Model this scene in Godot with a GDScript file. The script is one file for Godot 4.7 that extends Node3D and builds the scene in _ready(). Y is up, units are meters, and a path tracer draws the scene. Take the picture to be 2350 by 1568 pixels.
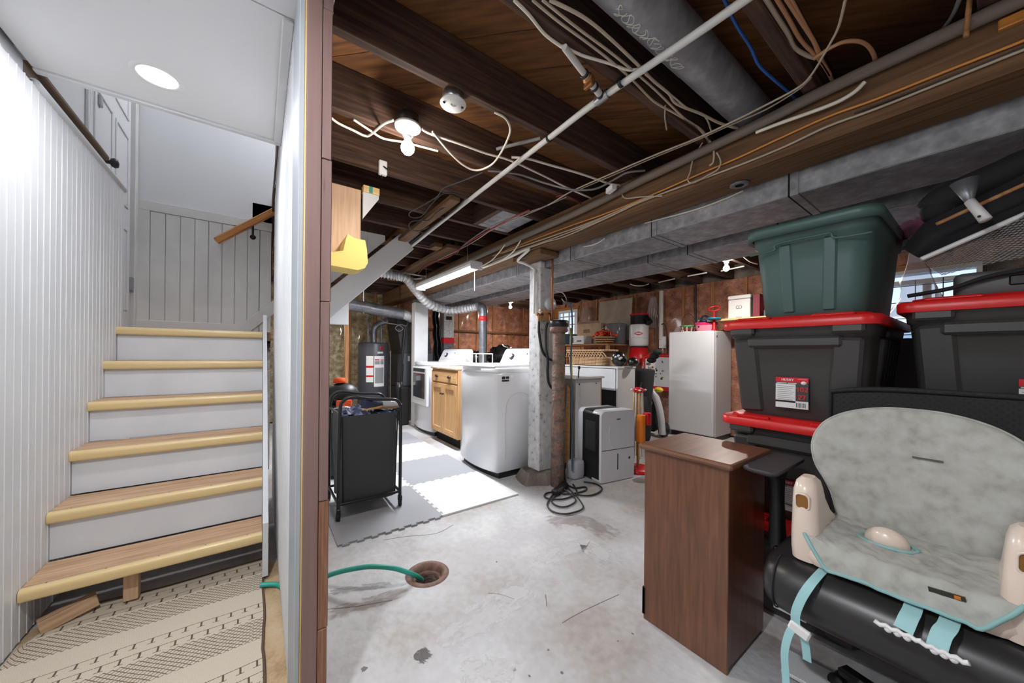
extends Node3D
# A cluttered basement seen from the foot of its stairs. Metres, y up.
# +X runs along the ceiling joists, -Z runs along the girder and up the stairs. The photograph is 2350 x 1568.

const EYE := Vector3(0, 1.08, 0)
const FOCAL := 798.9
const CENTRE := Vector2(1175.0, 811.15)
const JOIST_Y := 2.105
const DECK_Y := 2.297
const RIGHT_X := 5.15
const BACK_Z := -6.4
var cam_basis := Basis()
var used := {}
var rng := RandomNumberGenerator.new()
var M := {}

# ---------- from a pixel of the photograph to a point of the place ----------
func ray(px, py) -> Vector3:
	return -cam_basis.z + cam_basis.x * ((px - CENTRE.x) / FOCAL) + cam_basis.y * ((CENTRE.y - py) / FOCAL)
func on_x(px, py, x) -> Vector3:
	var d := ray(px, py); return EYE + d * ((x - EYE.x) / d.x)
func on_y(px, py, y) -> Vector3:
	var d := ray(px, py); return EYE + d * ((y - EYE.y) / d.y)
func on_z(px, py, z) -> Vector3:
	var d := ray(px, py); return EYE + d * ((z - EYE.z) / d.z)
func path_y(y, pts: Array) -> Array:
	var o := []
	for p in pts: o.append(on_y(p[0], p[1], y if p.size() < 3 else p[2]))
	return o
func path_x(x, pts: Array) -> Array:
	var o := []
	for p in pts: o.append(on_x(p[0], p[1], x if p.size() < 3 else p[2]))
	return o
func path_z(z, pts: Array) -> Array:
	var o := []
	for p in pts: o.append(on_z(p[0], p[1], z if p.size() < 3 else p[2]))
	return o

# ---------- naming and tagging ----------
func numbered(n: String) -> String:
	if not used.has(n):
		used[n] = 0
		return n
	used[n] += 1
	return "%s_%03d" % [n, used[n]]
func tag(o: Node3D, label: String, category: String, group := "", kind := "") -> Node3D:
	if label: o.set_meta("label", label)
	if category: o.set_meta("category", category)
	if group: o.set_meta("group", group)
	if kind: o.set_meta("kind", kind)
	return o
func thing(called: String, label: String, category: String, at := Vector3.ZERO, turn := 0.0, group := "") -> Node3D:
	var o := Node3D.new()
	o.name = numbered(called)
	add_child(o)
	o.position = at
	o.rotation.y = turn
	tag(o, label, category, group)
	return o
func mesh_node(called: String, m: Mesh, mat: Material, parent: Node3D) -> MeshInstance3D:
	var o := MeshInstance3D.new()
	if parent == self:
		o.name = numbered(called)
	else:
		var k := 0
		var n := called
		while parent.has_node(n):
			k += 1
			n = "%s_%03d" % [called, k]
		o.name = n
	o.mesh = m
	o.material_override = mat
	o.cast_shadow = GeometryInstance3D.SHADOW_CASTING_SETTING_ON
	parent.add_child(o)
	return o
func part(called: String, st: SurfaceTool, mat: Material, parent: Node3D, at = null, basis = null) -> MeshInstance3D:
	st.generate_normals()
	var o := mesh_node(called, st.commit(), mat, parent)
	if at != null: o.position = at
	if basis != null: o.basis = basis
	return o
func solo(called: String, st: SurfaceTool, mat: Material, label: String, category: String, group := "") -> MeshInstance3D:
	var o := part(called, st, mat, self)
	tag(o, label, category, group)
	return o
func structure(called: String, st: SurfaceTool, mat: Material) -> MeshInstance3D:
	var o := part(called, st, mat, self)
	o.set_meta("kind", "structure")
	return o
func structure_root(called: String) -> Node3D:
	var o := Node3D.new()
	o.name = numbered(called)
	add_child(o)
	o.set_meta("kind", "structure")
	return o
func clone(src: Node3D, at: Vector3, turn := 0.0, label := "") -> Node3D:
	var c: Node3D = src.duplicate()
	var base := String(src.name)
	c.name = numbered(base)
	add_child(c)
	c.position = at
	c.rotation.y = turn
	if label: c.set_meta("label", label)
	return c

# ---------- shapes ----------
func new_st() -> SurfaceTool:
	var s := SurfaceTool.new()
	s.begin(Mesh.PRIMITIVE_TRIANGLES)
	return s
func tri(st: SurfaceTool, a: Vector3, b: Vector3, c: Vector3, ua := Vector2.ZERO, ub := Vector2.ZERO, uc := Vector2.ZERO) -> void:
	st.set_uv(ua); st.add_vertex(a)
	st.set_uv(ub); st.add_vertex(b)
	st.set_uv(uc); st.add_vertex(c)
func quad(st: SurfaceTool, a: Vector3, b: Vector3, c: Vector3, d: Vector3, ua := Vector2(0, 0), ub := Vector2(1, 0), uc := Vector2(1, 1), ud := Vector2(0, 1)) -> void:
	tri(st, a, b, c, ua, ub, uc)
	tri(st, a, c, d, ua, uc, ud)
# box with chamfered edges; the uv is in metres and u runs along the longest side
func bx(st: SurfaceTool, c: Vector3, s: Vector3, ch := 0.0, b := Basis.IDENTITY) -> void:
	st.set_smooth_group(-1)
	var h := s * 0.5
	var long := 0
	if s.y > s.x and s.y >= s.z: long = 1
	elif s.z > s.x and s.z > s.y: long = 2
	var off := Vector2(rng.randf() * 7.0, rng.randf() * 7.0)
	for ax in 3:
		var u := (ax + 1) % 3
		var v := (ax + 2) % 3
		for sg in [-1.0, 1.0]:
			var q := []
			for k in [[-1, -1], [1, -1], [1, 1], [-1, 1]]:
				var p := Vector3.ZERO
				p[ax] = h[ax] * sg
				p[u] = (h[u] - ch) * k[0]
				p[v] = (h[v] - ch) * k[1]
				q.append(p)
			if sg > 0: q.reverse()
			_face(st, q, ax, long, c, b, off)
	if ch > 0.0:
		for ax in 3:
			var u := (ax + 1) % 3
			var v := (ax + 2) % 3
			for su in [-1.0, 1.0]:
				for sv in [-1.0, 1.0]:
					var q := []
					for k in [[0, -1], [0, 1], [1, 1], [1, -1]]:
						var p := Vector3.ZERO
						p[ax] = (h[ax] - ch) * k[1]
						p[u] = (h[u] - (0.0 if k[0] == 0 else ch)) * su
						p[v] = (h[v] - (ch if k[0] == 0 else 0.0)) * sv
						q.append(p)
					if su * sv < 0: q.reverse()
					_face(st, q, u, long, c, b, off)
		for sx in [-1.0, 1.0]:
			for sy in [-1.0, 1.0]:
				for sz in [-1.0, 1.0]:
					var q := [Vector3(h.x * sx, (h.y - ch) * sy, (h.z - ch) * sz), Vector3((h.x - ch) * sx, h.y * sy, (h.z - ch) * sz), Vector3((h.x - ch) * sx, (h.y - ch) * sy, h.z * sz)]
					if sx * sy * sz > 0: q.reverse()
					_face(st, q, 1, long, c, b, off)
func _face(st: SurfaceTool, q: Array, ax: int, long: int, c: Vector3, b: Basis, off: Vector2) -> void:
	var ua := long
	if ua == ax: ua = (ax + 1) % 3
	var va := 3 - ua - ax
	var pts := []
	var uvs := []
	for p in q:
		pts.append(c + b * p)
		uvs.append(Vector2(p[ua], p[va]) + off)
	for i in range(1, pts.size() - 1):
		tri(st, pts[0], pts[i + 1], pts[i], uvs[0], uvs[i + 1], uvs[i])
# box between two corners
func bc(st: SurfaceTool, a: Vector3, z: Vector3, ch := 0.0) -> void:
	bx(st, (a + z) * 0.5, (z - a).abs(), ch)
func box(a: Vector3, z: Vector3, ch := 0.0) -> SurfaceTool:
	var st := new_st()
	bc(st, a, z, ch)
	return st
# a straight bar of rectangular section from a to z
func bar(st: SurfaceTool, a: Vector3, z: Vector3, w: float, t: float, up := Vector3.UP, ch := 0.0) -> void:
	var d := (z - a).normalized()
	if absf(d.dot(up)) > 0.99: up = Vector3.RIGHT
	var side := d.cross(up).normalized()
	var n := side.cross(d).normalized()
	bx(st, (a + z) * 0.5, Vector3(a.distance_to(z), t, w), ch, Basis(d, n, side))
# rings of equal length joined into a skin
func loft(st: SurfaceTool, rings: Array, cap0 := true, cap1 := true, closed := true, smooth := 1) -> void:
	st.set_smooth_group(smooth)
	var n: int = rings[0].size()
	var m := n if closed else n - 1
	var vv := 0.0
	for i in rings.size() - 1:
		var dv: float = rings[i][0].distance_to(rings[i + 1][0])
		var uu := 0.0
		for j in m:
			var k := (j + 1) % n
			var du: float = rings[i][j].distance_to(rings[i][k])
			quad(st, rings[i][j], rings[i][k], rings[i + 1][k], rings[i + 1][j], Vector2(uu, vv), Vector2(uu + du, vv), Vector2(uu + du, vv + dv), Vector2(uu, vv + dv))
			uu += du
		vv += dv
	st.set_smooth_group(-1)
	if cap0 and closed: fan(st, rings[0], true)
	if cap1 and closed: fan(st, rings[-1], false)
func fan(st: SurfaceTool, r, flip := false) -> void:
	var c := Vector3.ZERO
	for p in r: c += p
	c /= r.size()
	for j in r.size():
		var k: int = (j + 1) % r.size()
		var uc := Vector2(c.x, c.z)
		var ua := Vector2(r[j].x, r[j].z)
		var ub := Vector2(r[k].x, r[k].z)
		if flip: tri(st, c, r[k], r[j], uc, ub, ua)
		else: tri(st, c, r[j], r[k], uc, ua, ub)
# smooth curve through points
func smooth_path(pts: Array, per := 6) -> Array:
	if pts.size() < 3: return pts
	var o := []
	for i in pts.size() - 1:
		var p0: Vector3 = pts[max(i - 1, 0)]
		var p1: Vector3 = pts[i]
		var p2: Vector3 = pts[i + 1]
		var p3: Vector3 = pts[min(i + 2, pts.size() - 1)]
		for k in per:
			var t := float(k) / per
			o.append(0.5 * ((2.0 * p1) + (p2 - p0) * t + (2.0 * p0 - 5.0 * p1 + 4.0 * p2 - p3) * t * t + (3.0 * p1 - p0 - 3.0 * p2 + p3) * t * t * t))
	o.append(pts[-1])
	return o
# radius may be a number or a Callable of the share of the length
func tube(st: SurfaceTool, pts: Array, r, sides := 8, caps := true, closed := false) -> void:
	var rings := []
	var n := pts.size()
	var side := Vector3.ZERO
	for i in n:
		var d: Vector3
		if closed: d = (pts[(i + 1) % n] - pts[(i - 1 + n) % n]).normalized()
		elif i == 0: d = (pts[1] - pts[0]).normalized()
		elif i == n - 1: d = (pts[i] - pts[i - 1]).normalized()
		else: d = (pts[i + 1] - pts[i - 1]).normalized()
		if d.length() < 0.5: d = Vector3.UP
		if side == Vector3.ZERO:
			side = d.cross(Vector3.UP)
			if side.length() < 0.1: side = d.cross(Vector3.RIGHT)
		side = (side - d * side.dot(d)).normalized()
		var up := d.cross(side)
		var rad: float = r.call(float(i) / (n - 1)) if r is Callable else r
		var ring := []
		for k in sides:
			var a := -TAU * k / sides
			ring.append(pts[i] + side * (cos(a) * rad) + up * (sin(a) * rad))
		rings.append(ring)
	if closed: rings.append(rings[0])
	loft(st, rings, caps and not closed, caps and not closed)
func rod(a: Vector3, z: Vector3, r, sides := 10) -> SurfaceTool:
	var st := new_st()
	tube(st, [a, z], r, sides)
	return st
# profile is a list of [radius, height]; each stretch between two points is flat along the profile when hard
func lathe(st: SurfaceTool, prof: Array, seg := 24, xf := Transform3D.IDENTITY, hard := false) -> void:
	var rings := []
	for p in prof:
		var ring := []
		for k in seg:
			var a := TAU * k / seg
			ring.append(xf * Vector3(cos(a) * p[0], p[1], sin(a) * p[0]))
		rings.append(ring)
	for i in rings.size() - 1:
		loft(st, [rings[i], rings[i + 1]], false, false, true, (i + 2) if hard else 1)
func lathed(prof: Array, seg := 24, xf := Transform3D.IDENTITY, hard := false) -> SurfaceTool:
	var st := new_st()
	lathe(st, prof, seg, xf, hard)
	return st
# frame whose y axis points along d
func aim(at: Vector3, d: Vector3) -> Transform3D:
	var y := d.normalized()
	var x := y.cross(Vector3.FORWARD)
	if x.length() < 0.05: x = y.cross(Vector3.RIGHT)
	x = x.normalized()
	return Transform3D(Basis(x, y, x.cross(y)), at)
# a flat outline (x, y) pushed out by depth along z, through xf
func prism(st: SurfaceTool, poly: PackedVector2Array, depth: float, xf := Transform3D.IDENTITY) -> void:
	var idx := Geometry2D.triangulate_polygon(poly)
	var cw := Geometry2D.is_polygon_clockwise(poly)
	st.set_smooth_group(-1)
	for i in range(0, idx.size(), 3):
		var a := poly[idx[i]]
		var b := poly[idx[i + 1]]
		var c := poly[idx[i + 2]]
		var up := (b - a).cross(c - a) > 0.0
		var p := [a, b, c]
		if up: p = [a, c, b]
		tri(st, xf * Vector3(p[0].x, p[0].y, depth), xf * Vector3(p[1].x, p[1].y, depth), xf * Vector3(p[2].x, p[2].y, depth), p[0], p[1], p[2])
		tri(st, xf * Vector3(p[0].x, p[0].y, 0), xf * Vector3(p[2].x, p[2].y, 0), xf * Vector3(p[1].x, p[1].y, 0), p[0], p[2], p[1])
	var run := 0.0
	for i in poly.size():
		var a := poly[i]
		var b := poly[(i + 1) % poly.size()]
		var l := a.distance_to(b)
		var q := [xf * Vector3(a.x, a.y, 0), xf * Vector3(b.x, b.y, 0), xf * Vector3(b.x, b.y, depth), xf * Vector3(a.x, a.y, depth)]
		if not cw: q = [q[1], q[0], q[3], q[2]]
		quad(st, q[0], q[1], q[2], q[3], Vector2(run, 0), Vector2(run + l, 0), Vector2(run + l, depth), Vector2(run, depth))
		run += l
# grid surface from f(u, v) with u, v in 0..1
func grid(st: SurfaceTool, f: Callable, nu: int, nv: int, su := 1.0, sv := 1.0) -> void:
	st.set_smooth_group(1)
	var rows := []
	for i in nu + 1:
		var row := []
		for j in nv + 1: row.append(f.call(float(i) / nu, float(j) / nv))
		rows.append(row)
	for i in nu:
		for j in nv:
			var a := Vector2(float(i) / nu * su, float(j) / nv * sv)
			var d := Vector2(su / nu, sv / nv)
			quad(st, rows[i][j], rows[i + 1][j], rows[i + 1][j + 1], rows[i][j + 1], a, a + Vector2(d.x, 0), a + d, a + Vector2(0, d.y))
# rounded rectangle outline in the xz plane, counted the same way for every call
func rrect(w: float, d: float, r: float, n := 4, y := 0.0, c := Vector3.ZERO) -> Array:
	var o := []
	r = minf(r, minf(w, d) * 0.5 - 0.0005)
	for q in 4:
		var cx := (w * 0.5 - r) * (1 if q == 0 or q == 3 else -1)
		var cz := (d * 0.5 - r) * (1 if q < 2 else -1)
		for k in n + 1:
			var a := PI * 0.5 * (q + float(k) / n)
			o.append(c + Vector3(cx + cos(a) * r, y, cz + sin(a) * r))
	return o
# upright body of rounded plan with softened top and bottom edges
func rbody(st: SurfaceTool, w: float, d: float, y0: float, y1: float, r: float, soft := 0.01, c := Vector3.ZERO, n := 5) -> void:
	var rings := []
	for k in 3:
		var a := PI * 0.5 * k / 2.0
		var ins := soft * (1.0 - sin(a))
		rings.append(rrect(w - 2 * ins, d - 2 * ins, maxf(r - ins, 0.001), n, y0 + soft * (1.0 - cos(a)), c))
	for k in 3:
		var a := PI * 0.5 * k / 2.0
		var ins := soft * (1.0 - cos(a))
		rings.append(rrect(w - 2 * ins, d - 2 * ins, maxf(r - ins, 0.001), n, y1 - soft * (1.0 - sin(a)), c))
	loft(st, rings)
func ellipsoid(st: SurfaceTool, c: Vector3, r: Vector3, nu := 12, nv := 8, b := Basis.IDENTITY) -> void:
	var rings := []
	for i in nv + 1:
		var a := PI * i / nv
		var ring := []
		for k in nu:
			var t := TAU * k / nu
			ring.append(c + b * Vector3(cos(t) * sin(a) * r.x, -cos(a) * r.y, sin(t) * sin(a) * r.z))
		rings.append(ring)
	loft(st, rings, false, false)

# ---------- materials ----------
func fnl(seed_: int, freq: float, oct := 4, type := FastNoiseLite.TYPE_SIMPLEX_SMOOTH) -> FastNoiseLite:
	var f := FastNoiseLite.new()
	f.seed = seed_
	f.frequency = freq
	f.noise_type = type
	f.fractal_octaves = oct
	return f
func bytes_of(f: FastNoiseLite, w: int, h: int) -> PackedByteArray:
	var im := f.get_seamless_image(w, h)
	im.convert(Image.FORMAT_L8)
	return im.get_data()
func stretched(f: FastNoiseLite, w: int, h: int, W: int, H: int) -> PackedByteArray:
	var im := f.get_seamless_image(w, h)
	im.convert(Image.FORMAT_L8)
	im.resize(W, H, Image.INTERPOLATE_CUBIC)
	return im.get_data()
# texture from a palette (list of [at, colour]) over a byte field
func palette_tex(field: PackedByteArray, w: int, h: int, stops: Array) -> ImageTexture:
	var lut := PackedByteArray()
	lut.resize(768)
	for i in 256:
		var t := i / 255.0
		var c: Color = stops[-1][1]
		for k in stops.size() - 1:
			if t <= stops[k + 1][0]:
				var s: float = clampf((t - stops[k][0]) / maxf(stops[k + 1][0] - stops[k][0], 0.0001), 0, 1)
				c = stops[k][1].lerp(stops[k + 1][1], s)
				break
		lut[i * 3] = int(c.r * 255)
		lut[i * 3 + 1] = int(c.g * 255)
		lut[i * 3 + 2] = int(c.b * 255)
	var out := PackedByteArray()
	out.resize(w * h * 3)
	for i in w * h:
		var b := field[i] * 3
		out[i * 3] = lut[b]
		out[i * 3 + 1] = lut[b + 1]
		out[i * 3 + 2] = lut[b + 2]
	return ImageTexture.create_from_image(Image.create_from_data(w, h, false, Image.FORMAT_RGB8, out))
func mix_fields(a: PackedByteArray, b: PackedByteArray, wa: float, wb: float) -> PackedByteArray:
	var o := PackedByteArray()
	o.resize(a.size())
	for i in a.size(): o[i] = clampi(int((a[i] - 128) * wa + (b[i] - 128) * wb + 128), 0, 255)
	return o
func normal_tex(field: PackedByteArray, w: int, h: int, k: float) -> ImageTexture:
	var im := Image.create_from_data(w, h, false, Image.FORMAT_L8, field)
	im.convert(Image.FORMAT_RGBA8)
	im.bump_map_to_normal_map(k)
	return ImageTexture.create_from_image(im)
func mat(c: Color, rough := 0.6, metal := 0.0, spec := 0.5) -> StandardMaterial3D:
	var m := StandardMaterial3D.new()
	m.albedo_color = c
	m.roughness = rough
	m.metallic = metal
	m.metallic_specular = spec
	return m
func rgb(r: int, g: int, b: int) -> Color:
	return Color8(r, g, b)
func textured(t: Texture2D, rough: float, uv: Vector3, world := false, nrm: Texture2D = null, nk := 0.5) -> StandardMaterial3D:
	var m := mat(Color.WHITE, rough)
	m.albedo_texture = t
	m.uv1_scale = uv
	if world:
		m.uv1_triplanar = true
		m.uv1_world_triplanar = true
	if nrm:
		m.normal_enabled = true
		m.normal_texture = nrm
		m.normal_scale = nk
	return m
func tinted(m: StandardMaterial3D, c: Color, rough := -1.0) -> StandardMaterial3D:
	var o: StandardMaterial3D = m.duplicate()
	o.albedo_color = c
	if rough >= 0: o.roughness = rough
	return o
func glow(c: Color, e: float) -> StandardMaterial3D:
	var m := mat(Color(1, 1, 1), 0.4)
	m.emission_enabled = true
	m.emission = c
	m.emission_energy_multiplier = e
	return m
func gloss(m: StandardMaterial3D, k: float, r := 0.15) -> StandardMaterial3D:
	m.clearcoat_enabled = true
	m.clearcoat = k
	m.clearcoat_roughness = r
	return m

func wood_tex(sd: int, stops: Array, fine := 0.05) -> ImageTexture:
	var a := stretched(fnl(sd, 0.03, 4), 48, 512, 512, 512)
	var b := stretched(fnl(sd + 7, fine, 2), 128, 512, 512, 512)
	return palette_tex(mix_fields(a, b, 0.6, 0.45), 512, 512, stops)
func make_materials() -> void:
	# timber
	M.joist = textured(wood_tex(3, [[0.0, rgb(40, 27, 20)], [0.5, rgb(74, 52, 40)], [0.75, rgb(92, 66, 50)], [1.0, rgb(122, 92, 72)]]), 0.85, Vector3(0.7, 2.2, 1))
	M.deck = textured(wood_tex(11, [[0.0, rgb(70, 42, 20)], [0.5, rgb(112, 72, 36)], [1.0, rgb(136, 92, 50)]]), 0.8, Vector3(0.8, 1.6, 1))
	M.girder = textured(wood_tex(19, [[0.0, rgb(66, 46, 28)], [0.5, rgb(104, 75, 48)], [1.0, rgb(132, 98, 68)]]), 0.8, Vector3(0.5, 1.8, 1))
	M.stud = textured(wood_tex(23, [[0.0, rgb(120, 78, 44)], [0.5, rgb(165, 116, 74)], [1.0, rgb(190, 146, 102)]]), 0.8, Vector3(0.7, 2.0, 1))
	M.pine = textured(wood_tex(29, [[0.0, rgb(196, 158, 98)], [0.5, rgb(222, 190, 132)], [1.0, rgb(236, 211, 162)]]), 0.45, Vector3(0.5, 3.0, 1))
	M.ply = textured(wood_tex(31, [[0.0, rgb(160, 122, 92)], [0.5, rgb(193, 157, 124)], [1.0, rgb(212, 182, 152)]]), 0.7, Vector3(0.8, 2.0, 1))
	M.oak = textured(wood_tex(37, [[0.0, rgb(186, 140, 90)], [0.5, rgb(211, 166, 114)], [1.0, rgb(226, 188, 142)]]), 0.5, Vector3(0.7, 2.2, 1))
	M.pale_oak = textured(wood_tex(39, [[0.0, rgb(186, 148, 114)], [0.5, rgb(206, 170, 136)], [1.0, rgb(218, 186, 154)]]), 0.5, Vector3(0.7, 2.2, 1))
	M.walnut = gloss(textured(wood_tex(41, [[0.0, rgb(84, 52, 34)], [0.4, rgb(106, 68, 46)], [0.75, rgb(122, 80, 54)], [1.0, rgb(134, 92, 64)]]), 0.45, Vector3(0.8, 2.2, 1)), 0.4, 0.25)
	M.jamb = textured(wood_tex(43, [[0.0, rgb(96, 64, 58)], [0.14, rgb(132, 104, 98)], [1.0, rgb(142, 115, 109)]]), 0.6, Vector3(0.8, 3.0, 1))
	M.jamb_worn = textured(wood_tex(47, [[0.0, rgb(104, 66, 46)], [0.5, rgb(140, 98, 74)], [0.85, rgb(158, 118, 96)], [1.0, rgb(196, 166, 146)]]), 0.7, Vector3(1.0, 5.0, 1))
	M.rail = gloss(textured(wood_tex(53, [[0.0, rgb(150, 88, 30)], [0.5, rgb(188, 122, 52)], [1.0, rgb(206, 146, 76)]]), 0.4, Vector3(0.7, 3.0, 1)), 0.5)
	M.board_brown = mat(rgb(112, 92, 72), 0.6)
	M.wicker = textured(wood_tex(59, [[0.0, rgb(120, 84, 52)], [0.5, rgb(196, 158, 118)], [1.0, rgb(226, 196, 162)]]), 0.6, Vector3(2, 4, 1))
	# painted boards and plaster
	var soft := bytes_of(fnl(61, 0.012, 3), 256, 256)
	M.white_wall = textured(palette_tex(soft, 256, 256, [[0.0, rgb(219, 220, 222)], [1.0, rgb(229, 230, 231)]]), 0.38, Vector3(0.7, 0.7, 0.7), true)
	M.white_wall.metallic_specular = 0.6
	M.white_paint = textured(palette_tex(soft, 256, 256, [[0.0, rgb(206, 208, 210)], [1.0, rgb(220, 221, 222)]]), 0.5, Vector3(0.9, 0.9, 0.9), true)
	M.ceiling_white = mat(rgb(226, 227, 229), 0.7)
	M.landing_wall = mat(rgb(222, 223, 225), 0.7)
	M.landing_board = textured(palette_tex(soft, 256, 256, [[0.0, rgb(208, 208, 206)], [1.0, rgb(222, 221, 218)]]), 0.5, Vector3(1, 1, 1), true)
	M.riser = textured(palette_tex(soft, 256, 256, [[0.0, rgb(214, 216, 220)], [1.0, rgb(226, 228, 231)]]), 0.5, Vector3(0.8, 0.8, 0.8), true)
	M.grey_trim = mat(rgb(168, 174, 180), 0.5)
	var post := mix_fields(bytes_of(fnl(67, 0.02, 5), 512, 512), stretched(fnl(71, 0.04, 2), 512, 96, 512, 512), 0.8, 0.25)
	M.post = textured(palette_tex(post, 512, 512, [[0.0, rgb(100, 96, 92)], [0.20, rgb(150, 148, 146)], [0.30, rgb(186, 186, 186)], [1.0, rgb(210, 211, 212)]]), 0.8, Vector3(1.4, 1.4, 1.4), true)
	# floor
	var cf := fnl(73, 0.004, 6)
	var cb := bytes_of(cf, 1024, 1024)
	var cs := bytes_of(fnl(79, 0.07, 3), 1024, 1024)
	var conc := mix_fields(cb, cs, 1.0, 0.28)
	M.concrete = textured(palette_tex(conc, 1024, 1024, [[0.0, rgb(156, 148, 142)], [0.25, rgb(174, 169, 166)], [0.42, rgb(184, 183, 184)], [0.62, rgb(192, 192, 194)], [0.8, rgb(204, 204, 205)], [1.0, rgb(216, 215, 213)]]), 0.6, Vector3(0.28, 0.28, 0.28), true, normal_tex(mix_fields(cb, cs, 0.4, 0.5), 1024, 1024, 4.0), 0.35)
	M.concrete_raw = textured(palette_tex(conc, 1024, 1024, [[0.0, rgb(70, 62, 56)], [0.5, rgb(120, 112, 104)], [1.0, rgb(160, 152, 144)]]), 0.9, Vector3(0.9, 0.9, 0.9), true, normal_tex(cs, 1024, 1024, 4.0), 0.8)
	M.tan_floor = textured(palette_tex(conc, 1024, 1024, [[0.0, rgb(150, 118, 82)], [0.5, rgb(190, 162, 126)], [1.0, rgb(206, 186, 158)]]), 0.7, Vector3(0.8, 0.8, 0.8), true)
	M.dark_floor = textured(palette_tex(conc, 1024, 1024, [[0.0, rgb(62, 62, 64)], [0.5, rgb(96, 97, 100)], [1.0, rgb(122, 122, 122)]]), 0.8, Vector3(0.6, 0.6, 0.6), true)
	M.crack = mat(rgb(118, 114, 110), 0.9)
	# metal
	var sp := bytes_of(fnl(83, 0.03, 2, FastNoiseLite.TYPE_CELLULAR), 512, 512)
	var sb := bytes_of(fnl(89, 0.01, 4), 512, 512)
	var gal := mix_fields(sp, sb, 0.4, 0.8)
	M.galv = textured(palette_tex(gal, 512, 512, [[0.0, rgb(118, 119, 123)], [0.5, rgb(146, 147, 151)], [1.0, rgb(178, 180, 184)]]), 0.5, Vector3(2.2, 2.2, 2.2), true)
	M.galv.metallic = 0.2
	M.galv_pipe = tinted(M.galv, rgb(222, 226, 232), 0.38)
	M.galv_pipe.metallic = 0.5
	M.foil = textured(palette_tex(gal, 512, 512, [[0.0, rgb(176, 178, 182)], [1.0, rgb(236, 238, 240)]]), 0.3, Vector3(5, 5, 5), true, normal_tex(bytes_of(fnl(97, 0.06, 3), 256, 256), 256, 256, 6.0), 0.9)
	M.foil.metallic = 0.35
	M.steel = mat(rgb(170, 172, 176), 0.32, 0.9)
	M.dark_steel = mat(rgb(58, 58, 60), 0.35, 0.5)
	M.black_metal = mat(rgb(38, 38, 40), 0.35, 0.3)
	M.copper = mat(rgb(150, 96, 66), 0.35, 0.8)
	M.brass = mat(rgb(160, 112, 66), 0.45, 0.7)
	M.bronze = mat(rgb(74, 56, 40), 0.4, 0.6)
	var ru := bytes_of(fnl(101, 0.012, 5), 512, 512)
	M.rust = textured(palette_tex(ru, 512, 512, [[0.0, rgb(78, 62, 54)], [0.4, rgb(110, 92, 82)], [0.6, rgb(136, 122, 112)], [0.75, rgb(134, 88, 68)], [1.0, rgb(160, 118, 98)]]), 0.85, Vector3(1.6, 1.6, 1.6), true, normal_tex(bytes_of(fnl(103, 0.08, 3), 256, 256), 256, 256, 5.0), 0.7)
	M.cast_iron = textured(palette_tex(ru, 512, 512, [[0.0, rgb(92, 64, 56)], [1.0, rgb(150, 118, 106)]]), 0.7, Vector3(4, 4, 4), true)
	# plastics, appliances
	M.appliance = gloss(mat(rgb(224, 226, 230), 0.25), 0.6, 0.08)
	M.appliance_grey = mat(rgb(198, 200, 204), 0.3)
	M.plastic_white = mat(rgb(228, 228, 228), 0.35)
	M.porcelain = gloss(mat(rgb(236, 236, 234), 0.25), 0.6, 0.1)
	M.pvc = mat(rgb(214, 214, 208), 0.4)
	M.pipe_paint = mat(rgb(206, 206, 202), 0.5)
	M.black_plastic = mat(rgb(26, 26, 28), 0.42)
	M.dark_glass = gloss(mat(rgb(34, 38, 44), 0.12), 1.0, 0.04)
	M.black_gap = mat(rgb(12, 12, 13), 0.9)
	M.tote = mat(rgb(62, 61, 60), 0.42)
	M.tote_lid = mat(rgb(206, 30, 30), 0.35)
	M.green_tote = mat(rgb(66, 94, 90), 0.42)
	M.red = mat(rgb(206, 26, 34), 0.35)
	M.red_tape = mat(rgb(222, 34, 44), 0.4)
	M.orange = mat(rgb(236, 128, 20), 0.5)
	M.orange_cloth = mat(rgb(230, 84, 32), 0.8)
	M.yellow = mat(rgb(236, 212, 60), 0.5)
	M.pink = mat(rgb(244, 150, 172), 0.5)
	M.hot_pink = mat(rgb(226, 44, 110), 0.5)
	M.leaf_green = mat(rgb(96, 168, 110), 0.5)
	M.blue = mat(rgb(40, 110, 160), 0.4)
	M.navy = mat(rgb(40, 52, 84), 0.6)
	M.toy_blue = mat(rgb(30, 130, 170), 0.4)
	M.tote_blue = mat(rgb(62, 96, 122), 0.45)
	M.teal_hose = mat(rgb(46, 158, 140), 0.4)
	M.cable_white = mat(rgb(226, 220, 206), 0.5)
	M.cable_dusty = mat(rgb(178, 164, 146), 0.7)
	M.cable_grey = mat(rgb(126, 124, 124), 0.6)
	M.cable_dark = mat(rgb(58, 56, 56), 0.6)
	M.cable_black = mat(rgb(34, 34, 36), 0.5)
	M.cable_blue = mat(rgb(52, 104, 190), 0.5)
	M.cable_tan = mat(rgb(178, 132, 96), 0.6)
	M.cable_red = mat(rgb(150, 46, 52), 0.5)
	M.cable_orange = mat(rgb(206, 138, 66), 0.6)
	M.foam = mat(rgb(226, 200, 120), 0.9)
	M.cardboard = textured(palette_tex(soft, 256, 256, [[0.0, rgb(176, 150, 124)], [1.0, rgb(198, 174, 148)]]), 0.85, Vector3(2, 2, 2), true)
	M.hardboard = textured(palette_tex(conc, 1024, 1024, [[0.0, rgb(170, 160, 146)], [1.0, rgb(200, 192, 180)]]), 0.8, Vector3(1, 1, 1), true)
	M.paper = mat(rgb(226, 226, 226), 0.7)
	M.ink = mat(rgb(40, 40, 44), 0.7)
	M.ink_grey = mat(rgb(140, 142, 146), 0.7)
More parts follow.
